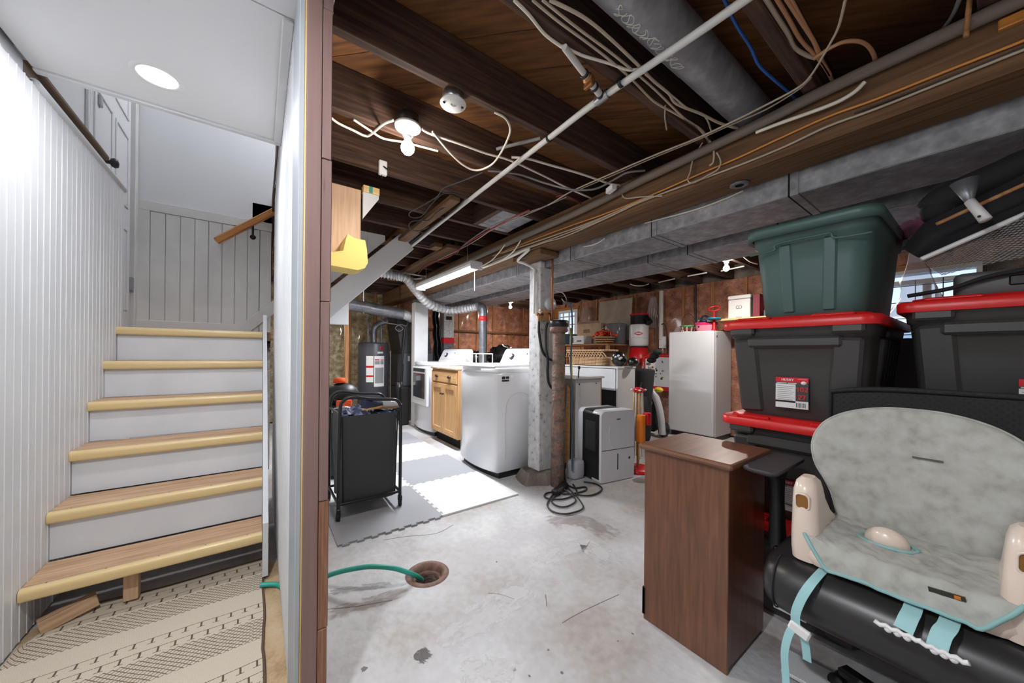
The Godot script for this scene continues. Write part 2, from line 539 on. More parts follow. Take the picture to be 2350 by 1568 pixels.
	# mats and cloth
	M.mat_white = textured(palette_tex(bytes_of(fnl(107, 0.2, 2), 256, 256), 256, 256, [[0.0, rgb(214, 214, 214)], [1.0, rgb(226, 226, 227)]]), 0.75, Vector3(3, 3, 3), true)
	M.mat_grey = textured(palette_tex(bytes_of(fnl(109, 0.2, 2), 256, 256), 256, 256, [[0.0, rgb(148, 150, 155)], [1.0, rgb(166, 168, 173)]]), 0.75, Vector3(3, 3, 3), true)
	M.mat_side = mat(rgb(66, 67, 70), 0.8)
	var weave := bytes_of(fnl(113, 0.35, 2), 256, 256)
	M.hamper = textured(palette_tex(weave, 256, 256, [[0.0, rgb(58, 59, 61)], [1.0, rgb(76, 77, 79)]]), 0.8, Vector3(3, 3, 3), true)
	M.leather = textured(palette_tex(weave, 256, 256, [[0.0, rgb(38, 37, 38)], [1.0, rgb(46, 45, 46)]]), 0.36, Vector3(3, 3, 3), true)
	var fab := mix_fields(bytes_of(fnl(127, 0.012, 4), 512, 512), bytes_of(fnl(131, 0.3, 2), 512, 512), 0.9, 0.35)
	M.pad = textured(palette_tex(fab, 512, 512, [[0.0, rgb(150, 147, 138)], [0.45, rgb(174, 175, 168)], [1.0, rgb(190, 193, 188)]]), 0.9, Vector3(3.2, 3.2, 3.2), true)
	M.piping = mat(rgb(142, 184, 184), 0.8)
	M.strap = mat(rgb(158, 204, 208), 0.75)
	M.booster = gloss(mat(rgb(226, 208, 194), 0.32), 0.4, 0.15)
	M.mesh_back = textured(mesh_tex(), 0.75, Vector3(55, 55, 55), true)
	M.net = net_mat()
	M.purple = mat(rgb(112, 62, 84), 0.85)
	M.black_cloth = mat(rgb(30, 30, 34), 0.8)
	M.bag_black = gloss(mat(rgb(22, 23, 26), 0.3), 0.6, 0.12)
	# insulation behind clear sheeting
	var ib := mix_fields(bytes_of(fnl(137, 0.01, 5), 512, 512), bytes_of(fnl(139, 0.06, 3), 512, 512), 0.9, 0.45)
	M.batt = gloss(textured(palette_tex(ib, 512, 512, [[0.0, rgb(98, 64, 52)], [0.35, rgb(146, 98, 78)], [0.65, rgb(176, 120, 94)], [1.0, rgb(206, 164, 138)]]), 0.6, Vector3(1.1, 1.1, 1.1), true, normal_tex(ib, 512, 512, 5.0), 1.0), 1.0, 0.10)
	M.batt_old = gloss(textured(palette_tex(ib, 512, 512, [[0.0, rgb(84, 72, 50)], [0.4, rgb(138, 122, 90)], [0.7, rgb(172, 156, 122)], [1.0, rgb(214, 202, 176)]]), 0.6, Vector3(1.6, 1.6, 1.6), true, normal_tex(ib, 512, 512, 3.0), 0.6), 0.9, 0.08)
	M.sheeting = mat(Color(0.92, 0.94, 0.96, 0.16), 0.1)
	M.sheeting.transparency = BaseMaterial3D.TRANSPARENCY_ALPHA
	M.glass = mat(Color(0.85, 0.92, 0.95, 0.12), 0.05)
	M.glass.transparency = BaseMaterial3D.TRANSPARENCY_ALPHA
	M.clear_bag = mat(Color(0.95, 0.97, 1.0, 0.22), 0.2)
	M.clear_bag.transparency = BaseMaterial3D.TRANSPARENCY_ALPHA
	M.smoke = mat(Color(0.55, 0.58, 0.62, 0.5), 0.15)
	M.smoke.transparency = BaseMaterial3D.TRANSPARENCY_ALPHA
	M.snow = mat(rgb(196, 206, 218), 0.9)
	M.chalk = mat(rgb(206, 204, 198), 0.9)
	M.rug = textured(rug_tex(), 0.95, Vector3(1, 1, 1))
	M.nosing = gloss(mat(rgb(222, 194, 140), 0.4), 0.4, 0.2)
	M.dusty_pipe = mat(rgb(112, 102, 92), 0.8)
	M.edge_brown = mat(rgb(96, 76, 60), 0.9)
	M.dust_white = mat(rgb(206, 198, 186), 0.9)

func mesh_tex() -> ImageTexture:
	var im := Image.create(16, 16, false, Image.FORMAT_RGB8)
	im.fill(rgb(30, 30, 32))
	for y in 16:
		for x in 16:
			var d := Vector2(fposmod(x + (8 if y >= 8 else 0), 16) - 8, y % 8 - 4).length()
			if d < 2.6: im.set_pixel(x, y, rgb(12, 12, 13))
	return ImageTexture.create_from_image(im)
func net_mat() -> StandardMaterial3D:
	var im := Image.create(32, 32, false, Image.FORMAT_RGBA8)
	im.fill(Color8(132, 130, 126, 255))
	for y in 32:
		for x in 32:
			var cx := fposmod(x + (16 if y >= 16 else 0), 32) - 16.0
			var d := Vector2(cx * 0.8, (y % 16 - 8.0) * 1.25).length()
			if d < 8.6: im.set_pixel(x, y, Color8(60, 60, 62, 60))
	var m := mat(Color.WHITE, 0.8)
	m.albedo_texture = ImageTexture.create_from_image(im)
	m.transparency = BaseMaterial3D.TRANSPARENCY_ALPHA
	m.uv1_scale = Vector3(1, 1, 1)
	return m
# flat woven rug: bands of cross-hatching between bands of small T marks; u across, v along the band direction of travel
func rug_tex() -> ImageTexture:
	var w := 1024
	var h := 2048
	var im := Image.create(w, h, false, Image.FORMAT_RGB8)
	var r := RandomNumberGenerator.new()
	r.seed = 5
	for y in h:
		for x in w:
			var k := 0.94 + 0.06 * sin(y * 0.9) * sin(x * 0.7 + (y / 4) % 2) + r.randf_range(-0.05, 0.05)
			im.set_pixel(x, y, Color8(int(216 * k), int(203 * k), int(182 * k)))
	var brown := rgb(98, 80, 66)
	var period := 512
	for p in h / period:
		var y0 := p * period
		# two rows of T marks
		for row in 2:
			var base := y0 + 50 + row * 92
			for i in 16:
				var x0 := i * 64 + (32 if row == 1 else 0)
				for x in range(x0, x0 + 62):
					for t in 4: im.set_pixel(x % w, base + t, brown)
				for y in range(base, base + 44):
					for t in 8: im.set_pixel((x0 + 20 + t) % w, y, brown)
				for x in range(x0 + 8, x0 + 38):
					for t in 4: im.set_pixel(x % w, base + 42 + t, brown)
		# hatched band
		for y in range(y0 + 205, y0 + 400):
			for x in w:
				var a := (x + y) % 28 < 6
				var b := (x - y + 4096) % 28 < 6
				if (a or b) and r.randf() < 0.86: im.set_pixel(x, y, brown)
	return ImageTexture.create_from_image(im)

func _ready() -> void:
	rng.seed = 4711
	setup_camera_and_light()
	make_materials()
	build_floor()
	build_walls()
	build_ceiling()
	build_stairs()
	build_lamps()
	build_all_things()

func setup_camera_and_light() -> void:
	cam_basis = Basis(Vector3.UP, deg_to_rad(-35.96)) * Basis(Vector3.BACK, deg_to_rad(0.56))
	var cam := Camera3D.new()
	cam.name = "camera"
	cam.basis = cam_basis
	cam.position = EYE
	cam.projection = Camera3D.PROJECTION_FRUSTUM
	cam.near = 0.05
	cam.far = 60.0
	cam.size = 1568.0 / FOCAL * cam.near
	cam.frustum_offset = Vector2(0, (CENTRE.y - 784.0) / FOCAL * cam.near)
	add_child(cam)
	cam.current = true
	var e := Environment.new()
	var sky := Sky.new()
	var sm := ProceduralSkyMaterial.new()
	sm.sky_top_color = Color(0.62, 0.72, 0.86)
	sm.sky_horizon_color = Color(0.80, 0.85, 0.92)
	sm.ground_horizon_color = Color(0.75, 0.78, 0.82)
	sm.ground_bottom_color = Color(0.55, 0.56, 0.58)
	sky.sky_material = sm
	e.background_mode = Environment.BG_SKY
	e.sky = sky
	e.background_energy_multiplier = 2.0
	e.tonemap_mode = Environment.TONE_MAPPER_LINEAR
	e.tonemap_exposure = 1.1
	e.sdfgi_enabled = true
	e.ssao_enabled = true
	e.ssil_enabled = true
	var we := WorldEnvironment.new()
	we.name = "world_environment"
	we.environment = e
	add_child(we)

const DRAIN := Vector3(0.672, 0, -1.612)
func build_floor() -> void:
	var st := new_st()
	st.set_smooth_group(-1)
	var x := [-1.0, DRAIN.x - 0.15, DRAIN.x + 0.15, 5.3]
	var z := [2.35, DRAIN.z + 0.15, DRAIN.z - 0.15, -6.55]
	for i in 3:
		for j in 3:
			if i == 1 and j == 1: continue
			quad(st, Vector3(x[i], 0, z[j + 1]), Vector3(x[i + 1], 0, z[j + 1]), Vector3(x[i + 1], 0, z[j]), Vector3(x[i], 0, z[j]))
	var r := 0.082
	for k in 32:
		var a := TAU * k / 32
		var b := TAU * (k + 1) / 32
		var o := []
		for t in [a, b]:
			var d := Vector3(cos(t), 0, sin(t))
			o.append(DRAIN + d * r)
			o.append(DRAIN + d * (0.15 / maxf(absf(d.x), absf(d.z))))
		quad(st, o[0], o[1], o[3], o[2])
	bc(st, Vector3(-1.0, -0.5, 2.35), Vector3(5.3, -0.4, -6.55))
	var f := structure("floor", st, M.concrete)
	# a few small dark spots and cracks that lie in the concrete
	var spots := [[970, 1502, 0.03], [1258, 1492, 0.005], [1418, 1472, 0.004], [1215, 1552, 0.005], [1452, 1455, 0.005], [1290, 1545, 0.006], [1140, 1290, 0.006], [835, 1535, 0.012], [1180, 1538, 0.008]]
	for s in spots:
		var p := on_y(s[0], s[1], 0.0)
		var t := new_st()
		t.set_smooth_group(-1)
		var ring := []
		for k in 14:
			var a := TAU * k / 14
			var rr: float = s[2] * rng.randf_range(0.6, 1.15)
			ring.append(p + Vector3(cos(a) * rr, 0.0006, sin(a) * rr))
		fan(t, ring)
		part("stain", t, M.crack, f)
	# dried water marks: flat stains with an outline of their own
	var sn := fnl(227, 0.02, 4)
	for s in [["streak", [[745, 1412], [800, 1398], [870, 1378], [945, 1348]], 0.05, rgb(132, 106, 86), 0.32], ["streak", [[750, 1360], [820, 1352], [900, 1340]], 0.03, rgb(146, 134, 126), 0.35], ["smear", [[1000, 1490], [1130, 1400], [1230, 1330]], 0.10, rgb(226, 226, 228), 0.55], ["smear", [[1240, 1300], [1330, 1250], [1420, 1300]], 0.09, rgb(226, 226, 228), 0.5], ["smear", [[1050, 1545], [1120, 1535], [1190, 1550]], 0.06, rgb(222, 222, 222), 0.6], ["stain", [[1255, 1200], [1330, 1195], [1420, 1235]], 0.10, rgb(158, 148, 142), 0.45], ["stain", [[955, 1520], [985, 1492]], 0.035, rgb(110, 108, 106), 0.8]]:
		var w := 128
		var h := 48
		var im := Image.create(w, h, false, Image.FORMAT_RGBA8)
		for py in h:
			for px in w:
				var e := minf(minf(px / 24.0, (w - 1 - px) / 24.0), 1.0) * minf(minf(py / 16.0, (h - 1 - py) / 16.0), 1.0)
				var a := clampf((e + 0.9 * sn.get_noise_2d(px * 2.2 + s[2] * 900.0, py * 3.5) - 0.25) * 1.6, 0, 1)
				im.set_pixel(px, py, Color(s[3].r, s[3].g, s[3].b, a * s[4]))
		var m := mat(Color.WHITE, 0.75)
		m.albedo_texture = ImageTexture.create_from_image(im)
		m.transparency = BaseMaterial3D.TRANSPARENCY_ALPHA
		var pts := smooth_path(path_y(0.0, s[1]), 6)
		var t := new_st()
		t.set_smooth_group(1)
		for i in pts.size() - 1:
			var rows := []
			for k in [i, i + 1]:
				var d: Vector3 = (pts[mini(k + 1, pts.size() - 1)] - pts[maxi(k - 1, 0)]).normalized()
				var sd: Vector3 = Vector3(-d.z, 0, d.x) * s[2]
				rows.append([pts[k] + sd + Vector3(0, 0.0007, 0), pts[k] - sd + Vector3(0, 0.0007, 0), float(k) / (pts.size() - 1)])
			quad(t, rows[0][0], rows[1][0], rows[1][1], rows[0][1], Vector2(rows[0][2], 0), Vector2(rows[1][2], 0), Vector2(rows[1][2], 1), Vector2(rows[0][2], 1))
		part("stain", t, m, f)
	var cracks := [[[740, 1400], [820, 1392], [900, 1378]], [[1120, 1362], [1150, 1365], [1180, 1376]], [[1252, 1365], [1255, 1392]], [[880, 1240], [930, 1232], [1000, 1225], [1040, 1205]], [[1290, 1430], [1340, 1402], [1420, 1365]]]
	for c in cracks:
		var t := new_st()
		tube(t, smooth_path(path_y(0.0, c), 4), 0.0016, 4)
		part("crack", t, M.crack, f)

func hole_wall_x(st: SurfaceTool, x0: float, x1: float, za: float, zb: float, y0: float, y1: float, holes: Array) -> void:
	# wall in the yz plane with openings [z_low, z_high, y_low, y_high], openings sorted by z
	var z := za
	for h in holes:
		if h[0] > z: bc(st, Vector3(x0, y0, z), Vector3(x1, y1, h[0]))
		bc(st, Vector3(x0, y0, h[0]), Vector3(x1, h[2], h[1]))
		bc(st, Vector3(x0, h[3], h[0]), Vector3(x1, y1, h[1]))
		z = h[1]
	bc(st, Vector3(x0, y0, z), Vector3(x1, y1, zb))

const WIN_A := [-5.55, -4.86, 1.42, 1.98]
const WIN_B := [-1.05, -0.05, 1.16, 1.93]
func build_walls() -> void:
	var st := new_st()
	hole_wall_x(st, RIGHT_X, RIGHT_X + 0.18, -6.58, 2.4, -0.5, 2.5, [WIN_A, WIN_B])
	var wr := structure("wall_right", st, M.concrete_raw)
	st = new_st()
	bc(st, Vector3(-1.1, -0.5, BACK_Z - 0.18), Vector3(RIGHT_X + 0.18, 2.5, BACK_Z))
	var wb := structure("wall_back", st, M.concrete_raw)
	st = new_st()
	bc(st, Vector3(-1.1, -0.5, 2.2), Vector3(RIGHT_X + 0.18, 2.5, 2.38))
	structure("wall_front", st, M.white_paint)
	# studs and batts of the right wall
	var nz := fnl(201, 1.4, 4)
	var zs := []
	for k in 17: zs.append(-6.36 + 0.4085 * k)
	for i in zs.size():
		var z: float = zs[i]
		if (z > WIN_B[0] and z < WIN_B[1]) or (z > WIN_A[0] and z < WIN_A[1]): continue
		part("stud", box(Vector3(RIGHT_X - 0.09, 0.0, z - 0.019), Vector3(RIGHT_X, 2.10, z + 0.019), 0.003), M.stud, wr)
	for i in zs.size() - 1:
		var a: float = zs[i] + 0.021
		var b: float = zs[i + 1] - 0.021
		var ranges := [[0.02, 2.09]]
		for w in [WIN_A, WIN_B]:
			if b > w[0] and a < w[1]: ranges = [[0.02, w[2] - 0.05], [w[3] + 0.05, 2.09]]
		for rg in ranges:
			batt(wr, Vector3(RIGHT_X - 0.075, rg[0], a), Vector3(0, 0, b - a), rg[1] - rg[0], Vector3(-1, 0, 0), nz, M.batt, 0.04)
	# plastic sheeting gathered over the wall top in a few bays: loose folds
	for s in [[1345, 720, 0.5, 0.9], [1425, 705, 0.45, 0.8], [1500, 700, 0.35, 0.8], [1725, 700, 0.5, 0.6]]:
		var p := on_x(s[0], s[1], RIGHT_X - 0.14)
		folds(wr, p, s[2], s[3])
	# back wall: orange batts to the right, older yellow ones to the left
	var xs := []
	for k in 14: xs.append(0.0 + 0.4085 * k)
	for i in xs.size():
		part("stud", box(Vector3(xs[i] - 0.019, 0.0, BACK_Z), Vector3(xs[i] + 0.019, 2.10, BACK_Z + 0.09), 0.003), M.stud, wb)
	for i in xs.size() - 1:
		var old: bool = xs[i] < 1.95
		batt(wb, Vector3(xs[i] + 0.021, 0.02, BACK_Z + 0.075), Vector3(0.366, 0, 0), 2.07, Vector3(0, 0, 1), nz, M.batt_old if old else M.batt, 0.06 if old else 0.04)
	part("plate", box(Vector3(2.2, 1.50, BACK_Z + 0.085), Vector3(5.0, 1.54, BACK_Z + 0.135), 0.003), M.girder, wb)
	# windows
	for k in 2:
		var w: Array = [WIN_A, WIN_B][k]
		var root := structure_root("window_%d" % (k + 1))
		var x0 := RIGHT_X - 0.02
		var x1 := RIGHT_X + 0.16
		st = new_st()
		bc(st, Vector3(x0, w[2], w[0]), Vector3(x1, w[2] + 0.035, w[1]), 0.003)
		bc(st, Vector3(x0, w[3] - 0.035, w[0]), Vector3(x1, w[3], w[1]), 0.003)
		bc(st, Vector3(x0, w[2] + 0.035, w[0]), Vector3(x1, w[3] - 0.035, w[0] + 0.035), 0.003)
		bc(st, Vector3(x0, w[2] + 0.035, w[1] - 0.035), Vector3(x1, w[3] - 0.035, w[1]), 0.003)
		part("window_frame", st, M.plastic_white, root)
		part("header", box(Vector3(x0 - 0.03, w[3], w[0] - 0.06), Vector3(x0 + 0.06, w[3] + 0.08, w[1] + 0.06), 0.004), M.stud, root)
		part("pane", box(Vector3(x1 - 0.06, w[2] + 0.03, w[0] + 0.03), Vector3(x1 - 0.054, w[3] - 0.03, w[1] - 0.03)), M.glass, root)
		if k == 0:
			for t in 3:
				var z: float = lerpf(w[0], w[1], (t + 1) / 4.0)
				part("muntin", box(Vector3(x1 - 0.075, w[2] + 0.03, z - 0.012), Vector3(x1 - 0.045, w[3] - 0.03, z + 0.012), 0.002), M.plastic_white, root)
			part("muntin", box(Vector3(x1 - 0.074, 1.68, w[0] + 0.03), Vector3(x1 - 0.046, 1.704, w[1] - 0.03), 0.002), M.plastic_white, root)
			part("muntin", box(Vector3(x1 - 0.074, 1.85, w[0] + 0.03), Vector3(x1 - 0.046, 1.874, w[1] - 0.03), 0.002), M.plastic_white, root)
		else:
			for t in 4:
				var y: float = w[2] + 0.14 + 0.16 * t
				part("wire", rod(Vector3(x0 + 0.03, y, w[0]), Vector3(x0 + 0.03, y, w[1]), 0.0045, 6), M.black_metal, root)
			for t in 6:
				var z: float = w[0] + 0.1 + 0.17 * t
				part("wire", rod(Vector3(x0 + 0.022, w[2], z), Vector3(x0 + 0.022, w[3] - 0.1, z), 0.0035, 6), M.black_metal, root)
			part("sash", box(Vector3(x1 - 0.09, w[3] - 0.13, w[0] + 0.03), Vector3(x1 - 0.04, w[3] - 0.085, w[1] - 0.03), 0.004), M.plastic_white, root)
			part("mullion", box(Vector3(x1 - 0.09, w[2] + 0.03, -0.40), Vector3(x1 - 0.04, w[3] - 0.13, -0.345), 0.004), M.plastic_white, root)
		# the ground outside
	st = new_st()
	var gn := fnl(211, 1.5, 3)
	grid(st, func(u, v): return Vector3(RIGHT_X + 0.20 + u * 3.0, 1.10 + u * 0.5 + 0.10 * gn.get_noise_2d(u * 6.0, v * 14.0), -7.0 + v * 9.0), 12, 40)
	solo("garden_ground", st, M.snow, "pale snowy ground outside the basement windows", "ground")
	# partition wall between stairs and basement
	var wp := structure_root("wall_partition")
	part("panel", box(Vector3(0.083, 0.035, -3.10), Vector3(0.10, 2.20, -1.335)), M.white_wall, wp)
	part("core", box(Vector3(0.10, 0.035, -3.10), Vector3(0.155, 2.29, -1.12)), M.white_paint, wp)
	for k in 44:
		var z := -1.36 - 0.0395 * k
		if z < -3.08: break
		part("bead", rod(Vector3(0.0832, 0.03, z), Vector3(0.0832, 2.13, z), 0.0022, 5), M.white_wall, wp)
	part("edge_strip", box(Vector3(0.082, 0.0, -1.335), Vector3(0.0955, 2.14, -1.115), 0.002), M.grey_trim, wp)
	part("edge_bead", box(Vector3(0.0955, 0.0, -1.125), Vector3(0.0985, 2.2, -1.108)), M.pine, wp)
	part("jamb_board", box(Vector3(0.099, 0.0, -1.125), Vector3(0.1355, 2.29, -1.098), 0.0015), M.jamb, wp)
	var cuts := [0.0, 0.30, 0.66, 1.22, 1.62, 2.04, 2.29]
	for k in 6:
		var worn: bool = k >= 0 and k < 2
		part("jamb_board", box(Vector3(0.137, cuts[k] + 0.0008, -1.16), Vector3(0.1625 - (0.002 if k % 2 == 0 else 0.0), cuts[k + 1] - 0.0008, -1.099 - 0.002 * (k % 2)), 0.0015), M.jamb_worn if worn else M.jamb, wp)
	part("header_board", box(Vector3(0.085, 2.205, -1.12), Vector3(0.172, 2.29, -1.05), 0.002), M.jamb, wp)
	part("shim", box(Vector3(0.163, 2.10, -1.15), Vector3(0.169, 2.21, -1.08)), M.paper, wp)

# a quilted strip of insulation: width vector, height, outward direction
func batt(parent: Node3D, at: Vector3, wide: Vector3, high: float, out: Vector3, nz: FastNoiseLite, m: Material, bulge: float) -> void:
	var st := new_st()
	var f := func(u: float, v: float) -> Vector3:
		var p := at + wide * u + Vector3(0, high * v, 0)
		var k := sin(PI * clampf(u, 0, 1)) * 0.7 + 0.3 * minf(1.0, 8.0 * minf(u, 1.0 - u))
		var n := nz.get_noise_3d(p.x * 2.0, p.y * 1.2, p.z * 2.0) * 0.6 + nz.get_noise_3d(p.x * 7.0 + 9.0, p.y * 3.0, p.z * 7.0) * 0.35
		return p + out * (bulge * k * (0.55 + n))
	grid(st, f, 6, int(maxf(4, high * 12)), 1, 1)
	part("insulation_batt", st, m, parent)
# fan of shiny folds in clear sheeting
func folds(parent: Node3D, p: Vector3, w: float, h: float) -> void:
	var st := new_st()
	var f := func(u: float, v: float) -> Vector3:
		var spread := lerpf(0.25, 1.0, v)
		return p + Vector3(-0.02 + 0.035 * sin(u * 46.0) * lerpf(1.0, 0.4, v) + 0.03 * v, -h * v * 0.6 + 0.12, (u - 0.5) * w * spread)
	grid(st, f, 60, 6)
	part("clear_sheeting", st, M.sheeting, parent)

func build_ceiling() -> void:
	var c := structure_root("ceiling")
	part("slab", box(Vector3(0.08, 2.325, -6.58), Vector3(5.33, 2.45, 2.38)), M.joist, c)
	part("slab", box(Vector3(-1.1, 2.325, -2.06), Vector3(0.08, 2.45, 2.38)), M.joist, c)
	# diagonal sub-floor boards
	var dir := Vector3(1, 0, 1).normalized()
	var nrm := Vector3(1, 0, -1).normalized()
	var w := 0.186
	var lo := Vector3(0.12, 0, -6.4)
	var hi := Vector3(5.15, 0, 2.2)
	var k0 := int(floor((lo.x - hi.z) * 0.7072 / w)) - 1
	var k1 := int(ceil((hi.x - lo.z) * 0.7072 / w)) + 1
	for k in range(k0, k1):
		var n := (k + 0.5) * w
		# points p = nrm * n + dir * t inside the rectangle
		var base := nrm * n
		var t0 := -99.0
		var t1 := 99.0
		t0 = maxf(t0, (lo.x - base.x) / dir.x)
		t1 = minf(t1, (hi.x - base.x) / dir.x)
		t0 = maxf(t0, (lo.z - base.z) / dir.z)
		t1 = minf(t1, (hi.z - base.z) / dir.z)
		if t1 - t0 < 0.05: continue
		var into := func(p: Vector3) -> Vector2: return Vector2(p.dot(dir), p.dot(nrm) - n)
		var plank := PackedVector2Array([Vector2(t0 - 0.2, -w * 0.5 + 0.002), Vector2(t1 + 0.2, -w * 0.5 + 0.002), Vector2(t1 + 0.2, w * 0.5 - 0.002), Vector2(t0 - 0.2, w * 0.5 - 0.002)])
		var room := PackedVector2Array()
		for q in [[lo.x, lo.z], [hi.x, lo.z], [hi.x, hi.z], [lo.x, hi.z]]: room.append(into.call(Vector3(q[0], 0, q[1])))
		var well := PackedVector2Array()
		for q in [[0.0, -3.88], [1.11, -3.88], [1.11, -3.10], [0.0, -3.10]]: well.append(into.call(Vector3(q[0], 0, q[1])))
		var y := DECK_Y + rng.randf_range(0, 0.002)
		for piece in Geometry2D.intersect_polygons(plank, room):
			for cut in Geometry2D.clip_polygons(piece, well):
				if cut.size() < 3: continue
				var st := new_st()
				prism(st, cut, 0.02, Transform3D(Basis(dir, nrm, Vector3.UP), base + Vector3(0, y, 0)))
				part("subfloor_board", st, M.deck, c)
	# joists
	for k in range(-6, 15):
		var z := -0.42 - 0.4085 * k
		if z > 2.15 or z < -6.35: continue
		var x0 := 0.175 if z > -3.05 else (1.12 if z > -3.95 else 0.12)
		var st := new_st()
		bc(st, Vector3(x0, JOIST_Y, z - 0.02), Vector3(RIGHT_X - 0.005, DECK_Y, z + 0.02), 0.003)
		part("joist", st, M.joist, c)
	# short blocks between joists
	for p in [[1215, 440, -2.27], [1000, 600, -3.4]]:
		var q := on_y(p[0], p[1], 2.12)
		part("blocking", box(Vector3(q.x - 0.02, 2.11, p[2] - 0.18), Vector3(q.x + 0.02, 2.25, p[2] + 0.18), 0.003), M.joist, c)
	# furring strips under the joists further back
	part("strip", box(Vector3(0.99, 2.072, -4.2), Vector3(1.06, 2.103, -2.06), 0.002), M.girder, c)
	part("strip", box(Vector3(1.42, 2.07, -4.9), Vector3(1.56, 2.103, -3.0), 0.002), M.girder, c)
	part("block", box(Vector3(1.30, 2.06, -3.14), Vector3(1.38, 2.10, -3.02), 0.002), M.girder, c)
	# girder
	var g := new_st()
	bc(g, Vector3(1.745, 1.905, -6.38), Vector3(1.94, 2.104, 2.18), 0.006)
	solo("girder", g, M.girder, "long brown timber girder carrying the ceiling joists beside the ducts", "beam")
	# soffit over the stairs
	var s := structure_root("ceiling_stair")
	part("soffit_panel", box(Vector3(-0.70, 2.14, -2.12), Vector3(0.083, 2.16, -1.322)), M.ceiling_white, s)
	part("soffit_panel", box(Vector3(-0.70, 2.141, -1.318), Vector3(0.083, 2.16, 2.2)), M.ceiling_white, s)
	part("edge_trim", box(Vector3(-0.70, 2.128, -2.150), Vector3(0.083, 2.165, -2.12), 0.004), M.white_paint, s)
	part("side_trim", box(Vector3(0.050, 2.126, -2.12), Vector3(0.083, 2.14, -1.322), 0.004), M.white_paint, s)
	part("drop_face", box(Vector3(-0.80, 2.165, -2.14), Vector3(0.10, 4.3, -2.06)), M.landing_wall, s)
	part("upper_ceiling", box(Vector3(-1.0, 4.3, -4.1), Vector3(2.0, 4.4, -2.0)), M.ceiling_white, s)

